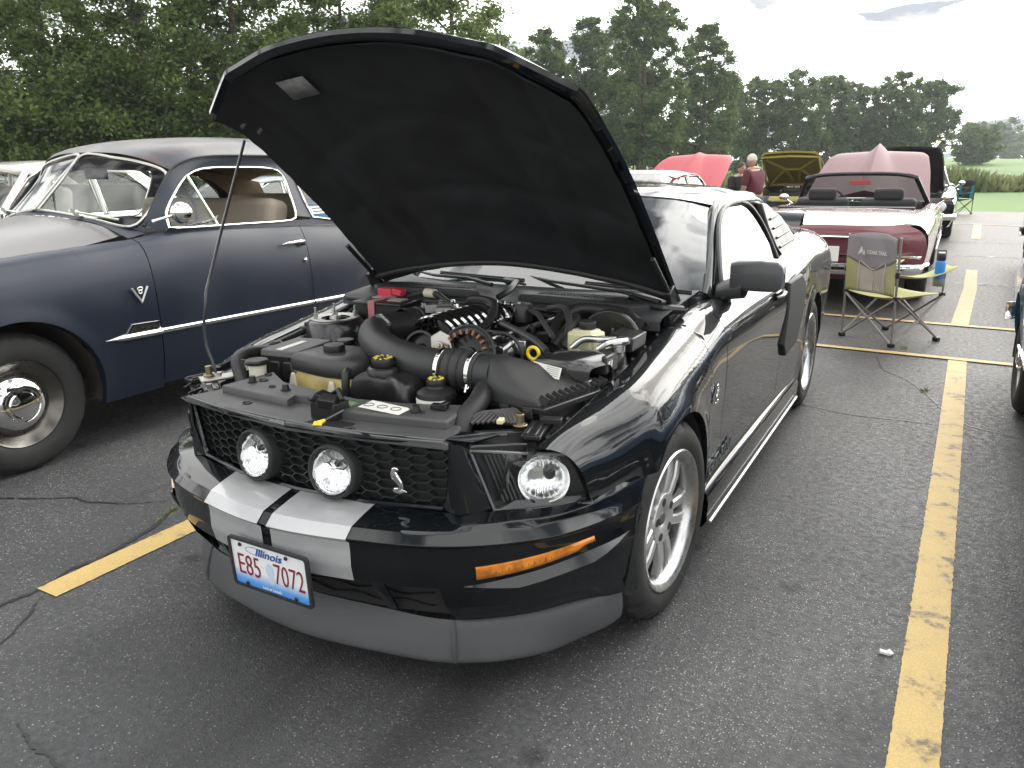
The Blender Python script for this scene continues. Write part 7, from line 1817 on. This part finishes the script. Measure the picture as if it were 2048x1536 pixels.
# blue bottle standing in the cup holder
bp = Matrix.Rotation(ang, 4, 'Z') @ Vector((.27, .46, 0)) + cc.location
BT = thing('water_bottle', 'bright blue insulated bottle with black lid in the camp chair cup holder', 'bottle', (bp.x, bp.y, .50))
b = MB(); b.lathe([(.0,0),(.036,0),(.039,.01),(.039,.17),(.034,.19),(.030,.195)], 28); b.build('bottle_body', mat('bottle blue', (.02,.20,.55), .35, coat=.3), BT)
b = MB(); b.lathe([(.033,.192),(.036,.20),(.036,.245),(.030,.255),(0,.256)], 24); b.tube([(-.03,0,.245),(-.03,0,.275),(.03,0,.275),(.03,0,.245)], .006, 6); b.build('bottle_lid', satin_black, BT)
c2 = camp_chair('folding_chair', 'teal and black folding camp chair standing at the far lawn edge', None, satin_black, mat('teal fabric', (.02,.20,.21), .8), satin_black, satin_black, False)
c2.location = (1.75, 23.3, 0); c2.rotation_euler = (0, 0, 2.4)

# ================================================================== people
def person(name, label, loc, rz, h, shirt, trouser, hair, skin, stoop=.1, build=1.0, arm=(0, 0)):
    t = thing(name, label, 'person', loc, rz)
    k = h/1.75; s = stoop
    V = []; E = []; RD = []
    def v(x, y, z, r, par=None, ry=None):
        V.append((x*k, y*k, z*k)); RD.append((r*k*build, (ry or r)*k*build)); 
        if par is not None: E.append((par, len(V)-1))
        return len(V)-1
    # facing -Y; stoop pushes the upper body forward
    pel = v(0,0,.95,.155,None,.12); ab = v(0,-.02*s*10*.3,1.10,.16,pel,.125); ch = v(0,-.05*s*10*.4,1.30,.165,ab,.125); nb = v(0,-.09*s*10*.4,1.46,.075,ch); 
    hd0 = v(0,-.12*s*10*.4,1.53,.058,nb)
    for sx_, (af, ab_) in ((-1,arm),(1,(arm[1],arm[0]))):
        hip = v(.10*sx_,0,.88,.10,pel); kn = v(.11*sx_,-.02,.50,.066,hip); an = v(.11*sx_,.02,.10,.042,kn); ft = v(.115*sx_,-.12,.035,.038,an)
        sh = v(.19*sx_,-.05*s*4,1.40,.072,ch); el = v(.25*sx_,-.02-.25*af,1.14,.050,sh); wr = v(.22*sx_,-.10-.40*af,.95+.30*af,.034,el)
    def skin_body(nm, verts, edges, rad, m, par):
        me = bpy.data.meshes.new(nm); me.from_pydata(verts, edges, []); o = bpy.data.objects.new(nm, me); COL.objects.link(o); o.parent = par
        md = o.modifiers.new('skin', 'SKIN'); md.use_smooth_shade = True
        for i, d in enumerate(me.skin_vertices[0].data): d.radius = rad[i]; d.use_root = (i == 0)
        sb = o.modifiers.new('sub', 'SUBSURF'); sb.levels = 2; sb.render_levels = 2
        me.materials.append(m); return o
    body = skin_body('body', V, E, RD, skin, t)
    # head with face
    hc = Vector(V[hd0]) + Vector((0,-.02*k,.10*k))
    b = MB(); b.sphere((0,0,0), (.074*k,.095*k,.118*k), 22, 16); 
    vv = []
    for x, y, z in b.v:
        if z < 0: x *= 1-.28*(z/(-.118*k))**2; y = y*(1-.15*(z/(-.118*k))**2)
        vv.append((x+hc.x, y+hc.y, z+hc.z))
    b.v = vv
    b.sphere((hc.x, hc.y-.098*k, hc.z-.018*k), (.014*k,.020*k,.024*k), 8, 6); 
    for e in (-1,1): b.sphere((hc.x+.076*k*e, hc.y+.005*k, hc.z-.01*k), (.012*k,.022*k,.032*k), 8, 6)
    hd = b.build('head', skin, t)
    for e in (-1,1):
        b = MB(); b.sphere((hc.x+.030*k*e, hc.y-.082*k, hc.z+.005*k), (.012*k,.010*k,.009*k), 8, 6); b.build('eye', mat('eye dark', (.03,.02,.02), .3), hd)
    b = MB(); b.sphere((hc.x, hc.y-.080*k, hc.z-.062*k), (.022*k,.008*k,.006*k), 8, 6); b.build('mouth', mat('lip', (.30,.12,.10), .5), hd)
    b = MB(); rows = []
    for i in range(10):
        a = -.10+i/9*(PI/2+.10)
        row = []
        for j in range(28):
            q = 2*PI*j/28; zf = a+ (0.62*max(0, -math.sin(q))**2)*(1-i/9)
            r_ = 1.10+.03*math.sin(j*5.1+i*3.3)
            row.append((hc.x+.076*k*r_*math.cos(zf)*math.cos(q), hc.y+.004*k+.096*k*r_*math.cos(zf)*math.sin(q), hc.z+.020*k+.106*k*r_*math.sin(zf)))
        rows.append(row)
    b.grid(rows, close_u=True); b.build('hair', hair, hd)
    # hands with five fingers
    for wi, sx_ in ((len(V)//2, -1),): pass
    wr_idx = [i for i, p in enumerate(RD) if abs(p[0]-.034*k*build) < 1e-6]
    for i, sx_ in zip(wr_idx, (-1,1)):
        w = Vector(V[i]); d = (w-Vector(V[i-1])).normalized()
        b = MB(); b.tube([w-d*.02*k, w+d*.05*k, w+d*.10*k], [.030*k,.040*k,.034*k], 10)
        sd_ = d.cross(Vector((0,0,1))).normalized() if abs(d.z) < .95 else Vector((0,1,0))
        for f in range(4):
            o_ = sd_*(-.026+.017*f)*k; L_ = (.07,.08,.076,.06)[f]*k; n_ = d.cross(sd_)
            b.tube([w+d*.085*k+o_, w+d*(.085*k+L_*.5)+o_+n_*.006*k, w+d*(.085*k+L_*.85)+o_+n_*.022*k], [.009*k,.008*k,.006*k], 6)
        b.tube([w+d*.02*k-sd_*.03*k, w+d*.06*k-sd_*.052*k, w+d*.095*k-sd_*.055*k], [.011*k,.009*k,.007*k], 6)
        b.build('hand', skin, t)
    # clothes: shirt and trousers follow the body
    def shell(nm, idx, grow, m, cut=None):
        ids = {q: n for n, q in enumerate(idx)}
        vs_ = [V[q] for q in idx]; es = [(ids[a], ids[c_]) for a, c_ in E if a in ids and c_ in ids]; rd = [(RD[q][0]*grow, RD[q][1]*grow) for q in idx]
        return skin_body(nm, vs_, es, rd, m, t)
    arms = [(i, i+1) for i in range(len(V)) if i+2 < len(V) and abs(RD[i][0]-.072*k*build) < 1e-6]
    shell('shirt', [pel, ab, ch, nb] + [q for a in arms for q in a], 1.20, shirt)
    hips = [i for i in range(len(V)) if abs(RD[i][0]-.10*k*build) < 1e-6]
    shell('trousers', [pel] + [q for hh in hips for q in (hh, hh+1, hh+2)], 1.13, trouser)
    for hh in hips:
        p = Vector(V[hh+3]); b = MB(); b.sphere((p.x, p.y+.03*k, .045*k), (.050*k,.135*k,.045*k), 14, 8); b.build('shoe', mat('shoe', (.03,.03,.03), .6), t)
    return t
skin_m = mat('skin', (.50,.30,.22), .5); hair_w = mat('white hair', (.62,.58,.50), .7, vary=.12, vscale=40, bump=.5, bscale=80); hair_d = mat('dark hair', (.05,.035,.025), .6, bump=.5, bscale=80)
person('person', 'white haired person in a maroon polo shirt standing between the raised hoods', (-1.60, 12.35, 0), R(-115), 1.62, mat('maroon polo', (.11,.022,.035), .8), mat('jeans', (.05,.06,.09), .8), hair_w, skin_m, .16, 1.12, (.5,.1))
person('person', 'person in a black jacket with a pale strap bent behind the red hood', (-2.05, 12.9, 0), R(60), 1.48, mat('black jacket', (.016,.017,.02), .8), mat('jeans', (.05,.06,.09), .8), hair_d, skin_m, .22, 1.1, (.3,.3))
# ================================================================== summer haze in the air
def make_haze():
    b = MB(); b.box((-5, 130, 14.0), (380, 400, 34.0))
    m = bpy.data.materials.new('haze'); m.use_nodes = True; N = m.node_tree.nodes; L = m.node_tree.links
    N.remove(N['Principled BSDF']); v = N.new('ShaderNodeVolumePrincipled'); v.inputs['Color'].default_value = (.93, .96, 1, 1); v.inputs['Density'].default_value = .0006; v.inputs['Anisotropy'].default_value = .35
    L.new(v.outputs[0], N['Material Output'].inputs['Volume'])
    setp(b.build('haze', m), kind='stuff')
make_haze()
